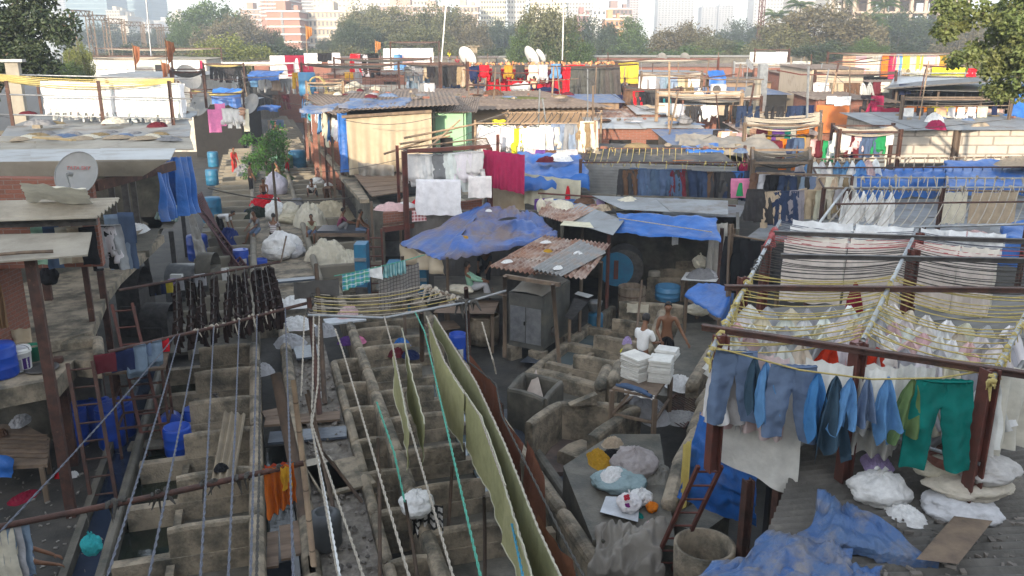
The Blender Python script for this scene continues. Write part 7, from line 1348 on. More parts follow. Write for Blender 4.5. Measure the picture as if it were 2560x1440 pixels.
 CL(1197,162,1405,158,d-.6,'S:red;S:dark grey;S:mustard;S:charcoal;S:cream;S:pale grey;S:sky blue','on the red rack front','coloured shirts before the red clothes',1.2);CL(1228,170,1408,172,d+1,'P:red*9;P:dark red*3','behind the coloured shirts','red trousers behind the shirts',2.0,rotj=.2);CL(1402,162,1450,160,d,'P:red*3','right of the tall post','red trousers right of the post',2.0,rotj=.1)
 CL(1438,164,1542,160,d-.3,'P:dark grey*6','at the right end of the red rack','grey brown trousers over red ones',2.0,rotj=.1);CL(1440,178,1535,176,d+1,'P:red*4','behind the grey brown trousers','red trousers behind grey ones',1.9)
 CL(1100,208,1240,205,d+2,'P:faded denim;P:denim blue;P:olive;P:faded denim;P:white','low behind the red rack posts','jeans low behind the posts',1.3)
 person(gx(1335,56)+UPV*5.6,.2,'sitleg','peach','navy','man in peach shirt sitting on the brown roof, back turned',lean=.2);sack(gx(1312,56.5)+UPV*5.5,(.45,.4,.45),'white','white tied bag left of the sitting man',0);sack(gx(1293,57)+UPV*5.5,(.5,.4,.4),'pale grey','pale grey plastic bag further left of the man',1);heap(gx(1365,57)+UPV*5.5,(1,.6,.3),'navy','navy clothes heap right of the sitting man',1)
 heap(gx(1235,52)+UPV*5.4,(.8,.5,.5),'brown','brown sack pile on the brown roof edge',0);heap(gx(1300,50)+UPV*5.35,(1.6,.7,.15),'olive','olive green cloth spread flat on the brown roof',2);CL(1060,205,1075,205,50,'P:grey;S:pale grey','left of the big brown roof','grey clothes left of the roof',1.3)
 for(px,yt,d_,lab)in((1184,118,62,'square grey chimney with flat cap behind the rack'),):p=gx(px,d_);e=thing('chimney',lab,'chimney',p+UPV*5);t=atd(px,yt,d_).z;MB().box((p.x,p.y,(5+t)/2),(.5,.5,t-5)).part('stack',concrete,e);MB().box((p.x,p.y,t+.06),(.8,.7,.1)).part('cap',concrete,e)
 for(px,d_,z,r_,az,lab)in((1167,60,7.2,.75,-1.2,'pale dish seen edge on by the chimney'),(1325,64,7.2,.8,-.9,'round dish above the coloured shirts'),(1348,64,7.3,.5,-.9,'small dish right of the round dish')):dish(gx(px,d_)+UPV*z,r_,az+2.2,.5,lab,whitepl,.4)
 PO('very tall leaning antenna mast over the left trees',1102,64,5,8,.05,steel);wire('antenna_mast','tall thin leaning antenna mast above the dark trousers',atd(1103,160,62),atd(1121,-60,62),0,.05,whitepl,None);wire('antenna_mast','tall thin upright mast above the red trousers',atd(1406,150,62),atd(1411,-60,62),0,.045,whitepl,None);wire('antenna_mast','tall thin mast above the left white laundry',atd(378,140,60),atd(360,-60,60),0,.05,steel,None)
mid()
def alley():
 ref={}
 for nm,x0,W,side in(('left',-2.75,2.27,'R'),('right',1.6,2.7,'L')):
  y0=22.6 if nm=='left' else 27.2;base=pen((x0,y0),X_,Y_,W,1.75,'wash pen heading the far '+nm+' row of the alley',(.25,1)if nm=='left' else(0,.7),.85,.25,wetshadecrete,side=side,rim=.12,mt=mat('pen_concrete',(.25,.225,.175),(.19,.17,.135),1.2,.9,bump=.3))
  for i in range(1,44):copytree(base,(x0,y0+1.75*i,0),label='wash pen of the far '+nm+' alley row, '+ordn(i)+' behind its front pen')
 struct(MB().box((.55,60,.3),(2.0,72,.6)),'walkway',concrete)
 G='bundles in the wash alley';d_=lambda px,d,z=.6:gx(px,d,z+.4)+UPV*z
 S_=[(705,30.5,(.8,.6,.75),'white',1,'biggest white bundle wrapped in plastic in the alley'),(690,30.2,(.62,.5,.42),(.70,.69,.66),3,'pale bundle leaning on the biggest white bundle'),(735,30.5,(.4,.4,.4),'pale grey',1,'small grey plastic bundle beside the biggest one'),(722,37.5,(.6,.5,.65),'cream',1,'round cream bundle behind the striped man'),(722,37,(.6,.5,.35),(.66,.6,.45),3,'lower cream bundle supporting the round one'),(690,37.5,(.65,.5,.7),'white',0,'white cloth bundle left of the round cream one'),(690,45,(.65,.5,.9),(.62,.60,.70),1,'tall lilac white bundle beside the khaki man'),(740,40,(.4,.4,.5),'grey',3,'grey plastic wad right of the cream bundles'),(792,48,(.5,.4,.35),'white',1,'white bundle sitting on a far pen wall'),(820,47,(.25,.25,.25),'white',1,'small white tub near the crouching man')]
 for px,d,s,c,k,lab in S_:sack(d_(px,d),s,c,lab,k,group=G)
 H=[(775,36.5,(.95,.8,1.2),'cream',1,'tall pile of cream cloth behind the boy'),(825,38,(1.1,.7,1.0),(.68,.6,.44),2,'long pile of cream rags behind the bench'),(815,30.2,(.85,.6,.95),'cream',1,'cream rag pile rising from a near pen'),(870,29.5,(.8,.5,.6),(.72,.68,.55),3,'cream rags sliding to the right of the near pen'),(660,41,(1.15,.7,.8),'red',1,'red cloth heap with a man behind it'),(640,38.5,(.75,.5,.6),(.03,.04,.03),2,'dark green cloth heap below the red one'),(622,38.5,(.4,.4,.5),(.02,.04,.25),0,'royal blue cloth heap left of the dark green one'),(615,52,(1.2,.9,.9),'grey',1,'grey sheet thrown over goods beside the woman in red'),(570,33.2,(.5,.5,.75),(.03,.05,.2),1,'navy clothes heap under the bending man'),(735,55,(.9,.7,.6),'pale grey',2,'pale scrap heap behind the leafy tree')]
 for px,d,s,c,k,lab in H:heap(d_(px,d,.5),s,c,lab,k)
 P=[(548,33.8,1.9,'bend','white','black','man in white bending over a navy heap',{}),(645,33.2,3.9,'sit','grey','steel blue','man in grey sitting with bare feet forward on a wall',dict(shorts=True,legs=((1.2,.15),(.5,.05)))),(683,32.8,.3,'sit',(.62,.58,.58),'black','man in striped shirt seen from behind',dict(stripe=mat('stripe_shirt',(.6,.57,.57),None,3,.9,bands=[(2,13,.22,(.12,.05,.06))]),h=.4)),(783,33,3.5,'sit',(.58,.60,.45),'steel blue','boy in pale yellow shirt sitting at the bench end',dict(shorts=True,scale=.9)),(848,33,1.5,'sitleg',(.22,.05,.10),'grey','man in maroon shirt sitting on the bench with knees up',dict(h=.62)),(893,32.6,1.8,'sit',None,'steel blue','bare chested man in striped shorts on the bench end',dict(shorts=True,h=.62)),(627,45,1.2,'stand',(.06,.04,.035),'black','man in dark brown shirt standing in the alley',{}),(702,45.5,-1.2,'work','khaki',(.30,.2,.12),'man in khaki reaching over the lilac bundle',dict(lean=.3)),(586,52.5,2.4,'stand',(.55,.05,.04),(.5,.06,.05),'woman in red and orange dress walking in the alley',dict(dhoti=True,long_=True)),(782,42.5,3.3,'squat','white','dark grey','man in white shirt squatting on a pen wall',dict(h=.5)),(812,43,2.2,'bend',(.20,.13,.09),'brown','crouching man washing right of the man in white',dict(h=.6)),(718,53,2.8,'stand','red','red','small child in red beside the green barrel',dict(scale=.7)),(660,42,3.1,'sit',None,'black','man half hidden behind the red heap',{}),(690,68,3.0,'work','charcoal','navy','distant figure in dark clothes far up the alley',{}),(640,72,3.0,'work','grey','navy','distant figure in grey far up the alley',{})]
 for px,d,f,po,sh,bo,lab,k in P:person(d_(px,d,.62 if d<60 else 1.0),f,po,sh,bo,lab,**k)
 BX=0;e=thing('bench_table','long wooden bench table with two seated men','table',gx(845,33));A,B=gx(788,32.4),gx(912,32.4);MB().hexa([A+UPV*1.1,B+UPV*1.1,B+FH*1.2+UPV*1.1,A+FH*1.2+UPV*1.1],[p+UPV*1.18 for p in(A,B,B+FH*1.2,A+FH*1.2)]).part('tabletop',slate,e);MB().beam(A+UPV*1.02,B+UPV*1.02,.05,.14).part('apron',plank,e)
 for p in(A,B,A+FH*1.1,B+FH*1.1):bar(e,p+UPV*.1,p+UPV*1.1,.09,plank,'leg')
 barrel(gx(595,29.8)+UPV*.25,.28,.75,bluepl,'bright blue drum below the seated grey man',sticker=.3);barrel(gx(643,29.3)+UPV*.2,.25,.6,bluepl,'squat blue drum beside the biggest white bundle',open_=True);barrel(gx(485,32)+UPV*.1,.4,1,bluepl,'dark blue drum half behind the iron ladders',False);barrel(gx(695,54)+UPV*.7,.7,.9,mat('green_tank',(.12,.25,.17)),'pale green round tank behind the tree',False);barrel(gx(735,55)+UPV*.6,.55,1.2,bluesteel,'blue tank beside the child in red',False);barrel(gx(775,66)+UPV*1.0,.5,2.2,bluesteel,'tall teal tank stack at the alley right side',False);barrel(gx(515,48)+UPV*.6,.35,.9,bluesteel,'teal tank at the alley left side',False);barrel(gx(520,56)+UPV*.6,.35,1,bluesteel,'second teal tank further up the left side',False);barrel(gx(510,39)+UPV*.2,.45,1.2,bluesteel,'dark teal tank left of the pens',False)
 for i in range(7):ladder(at(635-i*9,700-i*6,.5),at(480+i*3,500-i*3,1.9),Y_+X_*.3,.5,'rust red iron ladder in a slanting stack, '+ordn(i)+' from the front',mat('deep_red_paint',(.11,.035,.035),(.07,.03,.03)),16,'slanting_ladder',.022,'stacked iron ladders')
 tarp('grey_cloth_strip','grey cloth strip draped over the stacked iron frames',[at(500,700,.5),at(545,715,.4),at(480,520,1.9),at(465,515,1.9)],greytarp,.1,0,16,30)
 for(x0,x1,d,z,m,lab,dp)in((400,500,26,1.3,steel,'steel laundry machine with curved shiny top',1.2),(335,405,22,1.2,darksteel,'steel machine with a white control panel',.9),(480,520,26,1.7,wetshadecrete,'grey cabinet beside the shiny machine',1),(280,340,23,2.0,darksteel,'dark machine below the workshop floor',1)):
  A,B=gx(x0,d),gx(x1,d);e=thing('laundry_machine',lab,'laundry machine',A);W=B-A
  MB().hexa([A,B,B+FH*dp,A+FH*dp],[p+UPV*z*.7 for p in(A,B,B+FH*dp,A+FH*dp)]).part('cabinet',m,e);MB().grid(lambda u,v:A+W*v+FH*dp*(.5-.5*math.cos(math.pi*u))+UPV*(z*.7+z*.3*math.sin(math.pi*u)),12,2).part('hood',m,e,smooth=True)
  MB().beam(A+W*.15-FH*.03+UPV*z*.4,A+W*.8-FH*.03+UPV*z*.4,.05,.3).part('door',darksteel,e)
 p=gx(422,24.5)+UPV*1.3;e=thing('control_box','white socket panel below the brown trousers','control box',p);MB().beam(p,p+RT*.35,.15,.4).part('box',whitepl,e);
 for k in range(6):q=p+RT*(.09+.085*(k%3))-FH*.09+UPV*(.08 if k<3 else-.06);MB().lathe(q,[(.016,-.012),(.016,.012)],8).part('socket',darksteel,e)
 MB().hexa(*[[at(300,545,z),at(330,600,z),at(372,560,z),at(340,540,z)]for z in(2.5,2.6)]).solo('step',concrete,'concrete sill at the back of the workshop floor','sill');heap(at(335,580,2.5),(.6,.4,.3),'white','white heap on the workshop floor behind the column',1)
 e=thing('upper_platform','concrete upper platform with green corrugated edge','platform',gx(400,28));MB().hexa(*[[at(350,570,z),at(430,572,z),at(462,512,z),at(360,500,z)]for z in(2.3,2.5)]).part('floor',wetshadecrete,e);roof(e,[at(385,548,2.6),at(445,555,2.6),at(462,508,2.7),at(400,505,2.7)],mat('green_sheet',(.2,.26,.22)),1,1,.02,.15)
 for px,d in((360,27),(430,27),(455,33)):bar(e,gx(px,d),gx(px,d)+UPV*2.3,.15,darksteel,'post')
 for i,(a,b,dr)in enumerate((((402,392),(440,390),1.25),((440,392),(478,388),1.5),((395,430),(420,425),1.1))):curtain('blue_curtain',['left','right','front lower'][i]+' deep blue tarpaulin curtain under the ridge roof',at(*a,5.5),at(*b,5.4),dr,bluetarp,3,.12,i,'blue curtains of the workshop',nu=24)
 CL(272,528,318,520,20.5,'L:faded denim*2;L:denim blue','below the ragged corrugated roof','lungi cloths below the corrugated roof',1.2,rotj=.6);CL(245,560,272,556,17,'P:black;S:white;P:pale grey','beside the tall dark column','garments beside the tall dark column',1)
 for i,c_ in enumerate(('mint','denim blue','cream','beige','black')):inst('garment',gm('L',i%4),at(95+i*30,563,4.9),.3,(.8,1,.6),CW[c_],c_+' cloth hanging in the dark under the corrugated roof','laundry','cloths in the dark of the workshop')
 tarp('cream_sheet','crumpled cream sheet beside the big grey dish',[at(70,508,5.35),at(230,508,5.35),at(215,475,5.75),at(50,462,5.9)],cloth,.07,0,40,24,wr=.04).color=c4(CW['cream'])
 e,c,d,u,v=dish(at(205,495,5.4),.40,math.pi+.35,.5,'large grey dish with faded lettering on the left roof',polev=.42)
 text('TATA SKY',.1,c+d*.05+v*.12-u*.0,-u,v,mat('faded_red_print',(.42,.14,.13),None,3,.8,bump=0),e)
 CL(1835,590,1935,606,21,'P:black*5;P:charcoal*2','right of the bright awning','black trousers right of the awning',1.3,rotj=.6);f=thing('clothes_line','pipe line of black trousers right of the awning','clothes line',gx(1885,21));bar(f,atd(1820,586,21),atd(1960,610,21),.05,wood,'pipe',True);post(f,gx(1828,21),atd(1828,560,21),.1,wood);post(f,gx(1950,21),atd(1950,600,21),.1,wood)
 d0=28.5;e=thing('clothes_rack','long left rooftop rack with sagging yellow ropes','drying rack',gx(250,d0)+UPV*5.7)
 for px,dd,w_ in((245,27,.1),(268,30,.1),(422,27,.11),(445,31,.09),(435,29,.08),(15,27,.1),(92,31,.08),(108,33,.07)):t=atd(px,202,dd);post(e,V((t.x,t.y,5.5)),t,w_*.95,rust)
 for y,dd in((235,27),(285,27),(185,31)):bar(e,atd(-40,y,dd),atd(480,y+12,dd),.05,steel,'rail',True)
 for i in range(14):rope(e,atd(-20,184+i*1.2,29-i*.15),atd(435,196+i*.8,29-i*.15),.12+.05*(i%4),.015,ropey)
 CL(125,202,435,208,27.6,';'.join(['J:white']*17),'on the left rooftop rack','white aprons on the left rooftop rack',1.3,rotj=.1,jit=.05);CL(135,200,430,206,28.6,';'.join(['J:white']*12),'on the back of the left rooftop rack','white aprons on the left rooftop rack',1.2)
 for px,w_,y0,y1,lab in((12,.42,100,320,'tall pale concrete pillar at the left edge'),(92,.42,155,300,'shorter concrete pillar with a flat metal cap')):b=gx(px,31);t=atd(px-5,y0,31).z;e=thing('concrete_pillar',lab,'pillar',b+UPV*5);MB().box((b.x,b.y,(t+5)/2),(w_,w_,t-5)).part('shaft',cement,e);MB().box((b.x,b.y,t+.05),(w_*1.8,w_*1.5,.1)).part('cap',steel,e)if px>50 else None
 for i,(px,py,s,c_,lab)in enumerate(((190,295,.4,'pale grey','plastic bag left on the stepped roof'),(222,298,.4,'white','white bag in the middle of the stepped roof'),(262,296,.38,'blue','blue bag on the stepped roof'),(295,290,.45,'white','round white bag on the stepped roof'),(318,298,.4,'pale pink','pinkish bag right on the stepped roof'),(345,300,.35,'pale grey','flat pale bag right on the stepped roof'),(250,275,.5,'dark red','dark red heap under the aprons'),(170,278,.5,'brown','brown heap under the aprons'),(315,278,.5,'maroon','maroon heap under the aprons'))):(sack if i<6 else heap)(at(px,py,5.75),(s*1.3,s,s*.6),c_,lab,3 if i<6 else 1)
 for i in range(18):heap(at(50+i*22,350-i*5%17,5.7),(.3+.05*(i%3),.22,.1),['beige','cream','khaki','grey','beige','steel blue','grey'][i%7],'rag litter on the brown roof strip, '+ordn(i)+' from the left',i%4,group='rags on the brown roof strip')
 MB().beam(at(85,343,5.8),at(185,350,5.8),.12,.05).solo('board',mat('fresh_board',(.52,.38,.2)),'yellowish board lying on the left roof','board')
 b=gx(655,50);cl=[];r=random.Random(2)
 for i in range(30):cl.append((V((b.x+r.uniform(-1.1,1.1),b.y+r.uniform(-1,1),.5+r.random()*3.1)),r.uniform(.35,.6)))
 near_tree('small_tree','small fresh green tree growing in the wash alley',b,[([b,b+UPV*2,b+V((.2,0,3.4))],.09)],cl,260,.13,leafN,9,.4)
 PO('thin timber pole standing before the red heap',676,36,.6,3.4,.06,wood);wire('cable','black cable sagging across the alley behind the pole',atd(520,470,36),atd(900,490,34),.35,.03,roped,None);wire('stick','dark stick stuck in the biggest white bundle',atd(702,655,29),atd(716,590,29.5),0,.03,wood,None)
 for i,(px,z)in enumerate(((555,48),(540,60))):curtain('pink_sheet' if i else 'pink_sheets',['tall pink sheet hanging left of the alley','second pink sheet behind the tall one'][i],atd(518+i*18,273-i*14,55+i*2),atd(550+i*12,272-i*14,55+i*2),1.5,cloth,1,.02,color=(.75,.22,.45),nu=10)
 CL(558,268,602,272,55,'S:white;P:white;S:white','right of the pink sheets','white clothes right of pink sheets',1.3);CL(600,268,618,268,55,'B:peach;L:cream','at the pale rope ends','cloth at pale rope ends',1.2)
 for i,(x0,x1,y,d,it)in enumerate(((655,700,298,75,'P:grey*2;P:beige;P:pale pink;T:green;T:steel blue'),(640,720,235,85,'P:charcoal*3;P:brown*2;P:maroon'),(530,600,170,95,'P:black*7'),(770,800,300,62,'K:pale grey;K:white'))):CL(x0,y,x1,y,d,it,'on rope '+['at the alley head','under the far awning','below yellow ropes','by the gallery'][i],'washing at the alley head',1.4)
 MB().tube([atd(775,300,60)-UPV*.6,atd(775,300,60)],[.4,.1],8).solo('yellow_cone',mat('yellow_plastic',(.8,.55,.02)),'yellow plastic cone shaped shirt at the alley head','cone')if 0 else None
def far():
 RM={'g':gi,'p':gisun,'o':oldroof,'r':rustroof,'c':cement,'b':fadetarp};WM={'b':brickm,'c':wetshadecrete,'t':mat('tan_plaster'),'z':mat('beige_corrugated'),'d':shadeblk,'w':mat('white_wash',(.55,.52,.46),(.42,.39,.34))}  # d walls are solid, coloured near-black for the shade in open fronts
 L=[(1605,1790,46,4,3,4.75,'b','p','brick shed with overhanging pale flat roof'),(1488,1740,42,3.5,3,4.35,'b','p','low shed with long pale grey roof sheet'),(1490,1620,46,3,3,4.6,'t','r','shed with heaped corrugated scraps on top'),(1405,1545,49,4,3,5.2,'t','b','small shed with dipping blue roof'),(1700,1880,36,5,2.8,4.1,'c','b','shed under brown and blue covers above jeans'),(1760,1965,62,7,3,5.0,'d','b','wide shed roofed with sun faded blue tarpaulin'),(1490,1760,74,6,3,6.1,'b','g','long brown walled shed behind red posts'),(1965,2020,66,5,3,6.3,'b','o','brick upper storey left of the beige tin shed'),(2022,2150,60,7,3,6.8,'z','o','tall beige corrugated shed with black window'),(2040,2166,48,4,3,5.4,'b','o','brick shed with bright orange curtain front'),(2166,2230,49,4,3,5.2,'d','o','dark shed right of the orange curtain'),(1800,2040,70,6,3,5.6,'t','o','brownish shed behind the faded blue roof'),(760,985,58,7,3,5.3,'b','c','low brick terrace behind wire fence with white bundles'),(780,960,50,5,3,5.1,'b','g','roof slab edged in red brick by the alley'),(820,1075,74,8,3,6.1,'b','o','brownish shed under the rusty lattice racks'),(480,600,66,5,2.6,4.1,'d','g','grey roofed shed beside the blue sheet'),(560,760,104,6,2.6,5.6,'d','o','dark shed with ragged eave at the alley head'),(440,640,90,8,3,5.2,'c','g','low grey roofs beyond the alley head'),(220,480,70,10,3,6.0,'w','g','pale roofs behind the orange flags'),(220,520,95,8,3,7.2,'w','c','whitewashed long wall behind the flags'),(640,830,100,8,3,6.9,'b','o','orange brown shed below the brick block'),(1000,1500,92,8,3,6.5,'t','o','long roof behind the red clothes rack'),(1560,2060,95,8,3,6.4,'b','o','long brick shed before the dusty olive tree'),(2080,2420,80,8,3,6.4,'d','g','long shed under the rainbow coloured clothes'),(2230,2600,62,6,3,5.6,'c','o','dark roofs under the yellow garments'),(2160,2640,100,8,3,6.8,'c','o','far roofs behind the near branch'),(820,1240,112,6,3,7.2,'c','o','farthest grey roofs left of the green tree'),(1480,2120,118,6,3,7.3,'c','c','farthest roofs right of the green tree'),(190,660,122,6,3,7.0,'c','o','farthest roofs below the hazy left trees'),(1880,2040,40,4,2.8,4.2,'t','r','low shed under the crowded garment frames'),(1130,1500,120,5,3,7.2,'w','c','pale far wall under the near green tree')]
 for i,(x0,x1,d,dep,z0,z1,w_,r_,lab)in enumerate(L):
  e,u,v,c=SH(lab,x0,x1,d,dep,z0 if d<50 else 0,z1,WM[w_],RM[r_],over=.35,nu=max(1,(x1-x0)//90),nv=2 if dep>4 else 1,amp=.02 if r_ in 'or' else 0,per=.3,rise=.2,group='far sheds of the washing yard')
  if x1-x0>150:
   for k in(.25,.62):p=gx(x0+(x1-x0)*k,d)-v*.07;MB().box((p.x,p.y,z1-1.0),(1.1,.1,.9),math.atan2(u.y,u.x)).part('window',shadeblk,e)
 p=gx(2068,59.9);MB().box((p.x,p.y,5.3),(.9,.06,.6),-YAW).solo('window',shadeblk,'black window of the beige tin shed','window')
 curtain('orange_curtain','plain orange curtain covering a shed front',atd(2042,262,47.6),atd(2125,262,47.6),1.55,mat('orange_sheet',(.50,.16,.04),(.42,.13,.04)),1,.02,nu=20);CL(2068,238,2128,238,47.4,'G:white*3','above the orange curtain','white cloths above the orange curtain',.6);CL(2160,235,2200,238,48,'S:charcoal;K:crimson;P:crimson','right of the orange curtain','clothes right of the orange curtain',1.3)
 CL(1805,262,2035,262,40,'F:charcoal*2;P:dark denim*3;F:charcoal;P:charcoal*2;P:dark denim*3;P:navy','on the rack before the orange curtain','dark jeans before the orange curtain',1.05,d2=44,rotj=.6)
 for k,(x0,y0,x1,y1,d,it)in enumerate(((1865,318,2020,312,40,'T:cream;T:peach;G:maroon;T:mustard;G:purple;T:cream;G:teal;T:orange'),(1790,320,1860,330,38,'T:charcoal;T:peach;T:white;T:beige;T:pale pink'),(1955,345,2010,338,37,'L:orange*2;L:mustard;L:orange;L:mustard'),(1975,345,2000,340,35,'P:dark denim;P:denim blue'),(2030,345,2090,350,36,'S:pale pink;S:maroon;S:green;S:white'),(1870,350,1950,350,37,'P:brown;S:grey;P:khaki;P:maroon'))):CL(x0,y0,x1,y1,d,it,'on '+['upper','left','orange','denim','pink','brown'][k]+' part of the crowded frames','colourful clothes on the crowded frames',1.1,rotj=.7)
 TP('brown canvas sagging above the jeans rack',1715,1950,34,4.15,4.4,3,greytarp,seed=2,amp=.3);TP('blue tarpaulin strip beside the brown canvas',1715,1800,33.6,4.2,4.3,1.5,seed=6);TP('small bright blue tarpaulin on the far brick wall',1770,1812,66,6.1,6.6,1,seed=1,sk=(.7,0,0,0));TP('hanging blue sheet over the alley head',530,603,62,4.9,5.4,.4,seed=4,sk=(.7,0,0,0));TP('crumpled blue cover on the far left roofs',620,700,78,6.0,6.3,2,seed=8,sk=(.5,0,0,0));TP('pale blue awning low over the alley head',620,690,70,3.6,3.7,1,seed=9)
 TP('blue tarpaulin sheet flanking the first alley roof',752,850,40,5.4,5.5,2,fadetarp,seed=12,sk=(.2,0,0,.2))
 G='far racks of the washing yard'
 K=[('tall red posted rack above the brown wall',1492,1790,68,74,5.2,7.45,14,redpaint,ropew),('far rack with rainbow coloured clothes',2060,2410,72,78,6.2,7.9,10,rust,ropew),('rusty lattice rack left of the red clothes',840,1080,66,72,6.0,7.5,8,rust,roped),('thin rack behind the white bundles',760,1000,57,60,5.5,7.2,6,rust,roped),('rack of the far left with dark clothes',515,615,72,76,5,7.0,8,rust,ropey),('far left rack beside the orange flags',225,440,62,68,6.0,7.7,8,rust,ropew),('rack for white sheets before the far trees',1880,1965,80,82,5.5,8.2,2,rust,roped),('grey rack over yellow garments',2240,2480,55,58,5.4,6.7,4,steel,ropew),('low lattice left of the jeans frames',1680,1900,48,56,4.6,5.5,16,rust,ropew),('crowded timber frame below the pale roof',1860,2050,36,44,2.9,5.0,18,wood,ropew),('small frame beside the alley tree',480,610,58,64,4.2,5.3,8,rust,ropey),('frame above the open gallery',770,860,52,58,5.2,6.2,6,bamboo,roped),('dark clothes lattice behind red clothes',1560,1700,50,55,4.6,5.9,12,rust,roped),('tangled pipe frame left of the alley',440,520,44,52,5.2,7.0,8,rust,roped),('rack on the farthest left roofs',250,560,96,100,7.0,8.4,6,rust,ropew),('rack by the white tent on far roofs',980,1100,82,86,6.5,8.9,5,rust,roped),('thin frame on the far right roofs',1830,2010,70,75,6,7.1,8,steel,ropew)]
 K+=[('light pole rack left of the air conditioner',1600,1750,54,60,4.9,6.6,10,wood,ropew),('pole rack behind the orange curtain shed',2030,2230,53,58,5.2,6.7,8,rust,roped),('leaning pole rack over the cardboard box',1640,1850,43,47,4.6,5.9,12,bamboo,ropew),('dark rack before the open wire shed',2250,2520,43,45,4.6,5.7,5,wood,roped),('thin rack over the blue edged terrace',1000,1160,60,66,5.8,7.2,8,rust,roped),('narrow rack over the block wall corner',2080,2230,34,37,3.2,4.9,10,rust,ropew),('rack of grey ropes right of the jeans',1870,2010,29,33,2.8,4.3,12,wood,roped),('thin rack on the roofs above the alley',560,740,80,86,5.2,7.0,8,steel,ropew)]
 for lab,x0,x1,d0,d1,z0,zt,n,m,rm in K:RK(lab,x0,x1,d0,d1,z0,zt,n,m=m,rm=rm,w=.13,rr=.03,sag=.2,group=G,rails=(z0+.8,),knots=n>7)
 C=[(2110,137,2240,134,74,'L:peach*3;L:pale pink*3;L:cream*3;L:white;L:pale pink;L:red;L:cream;L:peach','left part of the rainbow row',1.25),(2212,133,2400,134,73,'L:orange;L:crimson*2;L:peach;L:sky blue;L:yellow*2;L:cream*2;L:yellow*2;L:cream;L:pale pink*2;L:peach;L:pale pink;L:mustard*2;L:lilac*2;L:pale pink;L:peach','main part of the rainbow row',1.5),(2255,170,2345,168,56,'K:beige;K:khaki;K:cream*3;K:khaki;K:beige*2','left of the yellow shirts',1.1),(2335,166,2410,168,55.5,'S:bright yellow*2;P:yellow;S:bright yellow','behind the near branch',1.4),(2425,168,2440,168,55,'S:red','behind the near leaves',1.3),(1884,128,1962,128,80,'G:white*5','high before the far trees',1.3),(525,166,610,166,73,'P:black*3;P:charcoal*2;P:black*2','on the far left black row',1.2),(235,152,330,152,92,'D:white*4;G:white*2','on the far left whitewashed wall',1.3),(430,148,500,150,80,'D:white*3;G:crimson','right of the orange flags',1.2),(685,136,730,136,84,'D:white','left of the orange flag',2.0),(730,136,772,134,84,'D:dark red','beside the white far sheet',1.8),(770,132,840,130,84,'G:white*2;F:black*3;G:white','behind the orange flag',1.4),(885,134,935,132,70,'P:red;P:pale grey*2;P:black*3','on the rusty lattice rack',1.7),(985,118,1050,118,84,'D:white*2','on the far white tent frame',2.2),(990,135,1025,135,80,'P:sky blue;L:blue;T:pale pink','below the white tent',1.6),(1020,188,1080,186,62,'P:faded denim*6','on the brown wall left',1.1),(1545,152,1580,152,70,'D:yellow','on the red posted rack',1.3),(1570,225,1600,226,50,'P:brown*2;P:charcoal;P:red','at the left of the dark row',1.3),(1600,228,1690,232,50,'F:black;P:black*3;P:charcoal*4;P:turquoise;P:charcoal*2','in the dark row below red posts',1.15),(1445,240,1560,236,56,'P:navy*4;P:denim blue*2;P:navy*3','below the grey brown trousers',1.3),(1980,150,2030,152,84,'G:cream*2','above the brick upper storey',1.0),(735,180,765,178,60,'P:mustard;L:peach;G:mustard','on the post of the blue tank',1.2),(860,178,900,178,66,'T:mustard;G:grey','behind the wire fence',1),(640,188,700,192,90,'G:white;F:charcoal*2;G:white','far up behind the alley',1.2),(2250,210,2330,205,50,'F:navy*2;F:charcoal*2;T:pale grey','under the yellow garments',1)]
 C+=[(1610,190,1745,190,54,'G:white;T:grey;P:faded denim*3;S:beige;S:khaki;T:white','on the light pole rack',1.2),(2040,205,2220,203,53,'T:white*2;S:beige*2;P:brown*2;K:pale grey*2;S:maroon;T:cream','behind the orange curtain shed',1.1),(1650,255,1840,262,43,'T:cream;S:pale grey*2;P:charcoal*2;S:white*2;T:beige;P:brown','on the leaning pole rack',.9),(2260,268,2500,262,43.5,'T:white;F:charcoal*2;T:peach;S:pale grey;S:white*2;T:cream;F:navy','by the wire shed',.8),(2090,330,2225,328,34.5,'S:white*2;P:maroon;S:pale pink;P:denim blue*2;S:green;T:white','on the narrow corner rack',1.0),(1875,425,2000,428,29.3,'P:dark denim*2;P:brown;P:charcoal*3;S:beige;P:dark denim*2','on the grey roped rack',1.15),(1880,470,2000,474,25.5,'P:charcoal*3;P:beige;P:dark denim*3;P:grey','above the bare grey roof',1.0),(570,195,735,195,80,'G:white;P:charcoal*2;T:sky blue;S:white*2;G:beige;P:grey*2','on the thin rack above the alley',1.3),(1010,165,1150,160,61,'P:grey*2;S:beige;G:white;P:charcoal*2','on the thin terrace rack',1.1)]
 for x0,y0,x1,y1,d,it,pl,sc in C:CL(x0,y0,x1,y1,d,it,pl,'washing on the far racks',sc)
 D=[(470,195,62,.9,.6,'pale dish above the tangled pipes'),(505,262,48,.7,-.7,'tilted dish left of the pink sheets'),(630,262,58,.7,-.8,'dish right of the pink sheets'),(1872,162,68,.45,.5,'beige dish before the dark low tree'),(1880,240,52,.6,.1,'pale dish on a tripod by the grey column'),(1655,145,74,.42,2.4,'edge on dish above the red posted rack'),(1712,145,74,.42,2.3,'second edge on dish above the red posts')]
 for px,py,d,r_,az,lab in D:dish(atd(px,py,d)-UPV*.4,r_,math.pi-az,.5,lab,dishm,.4)
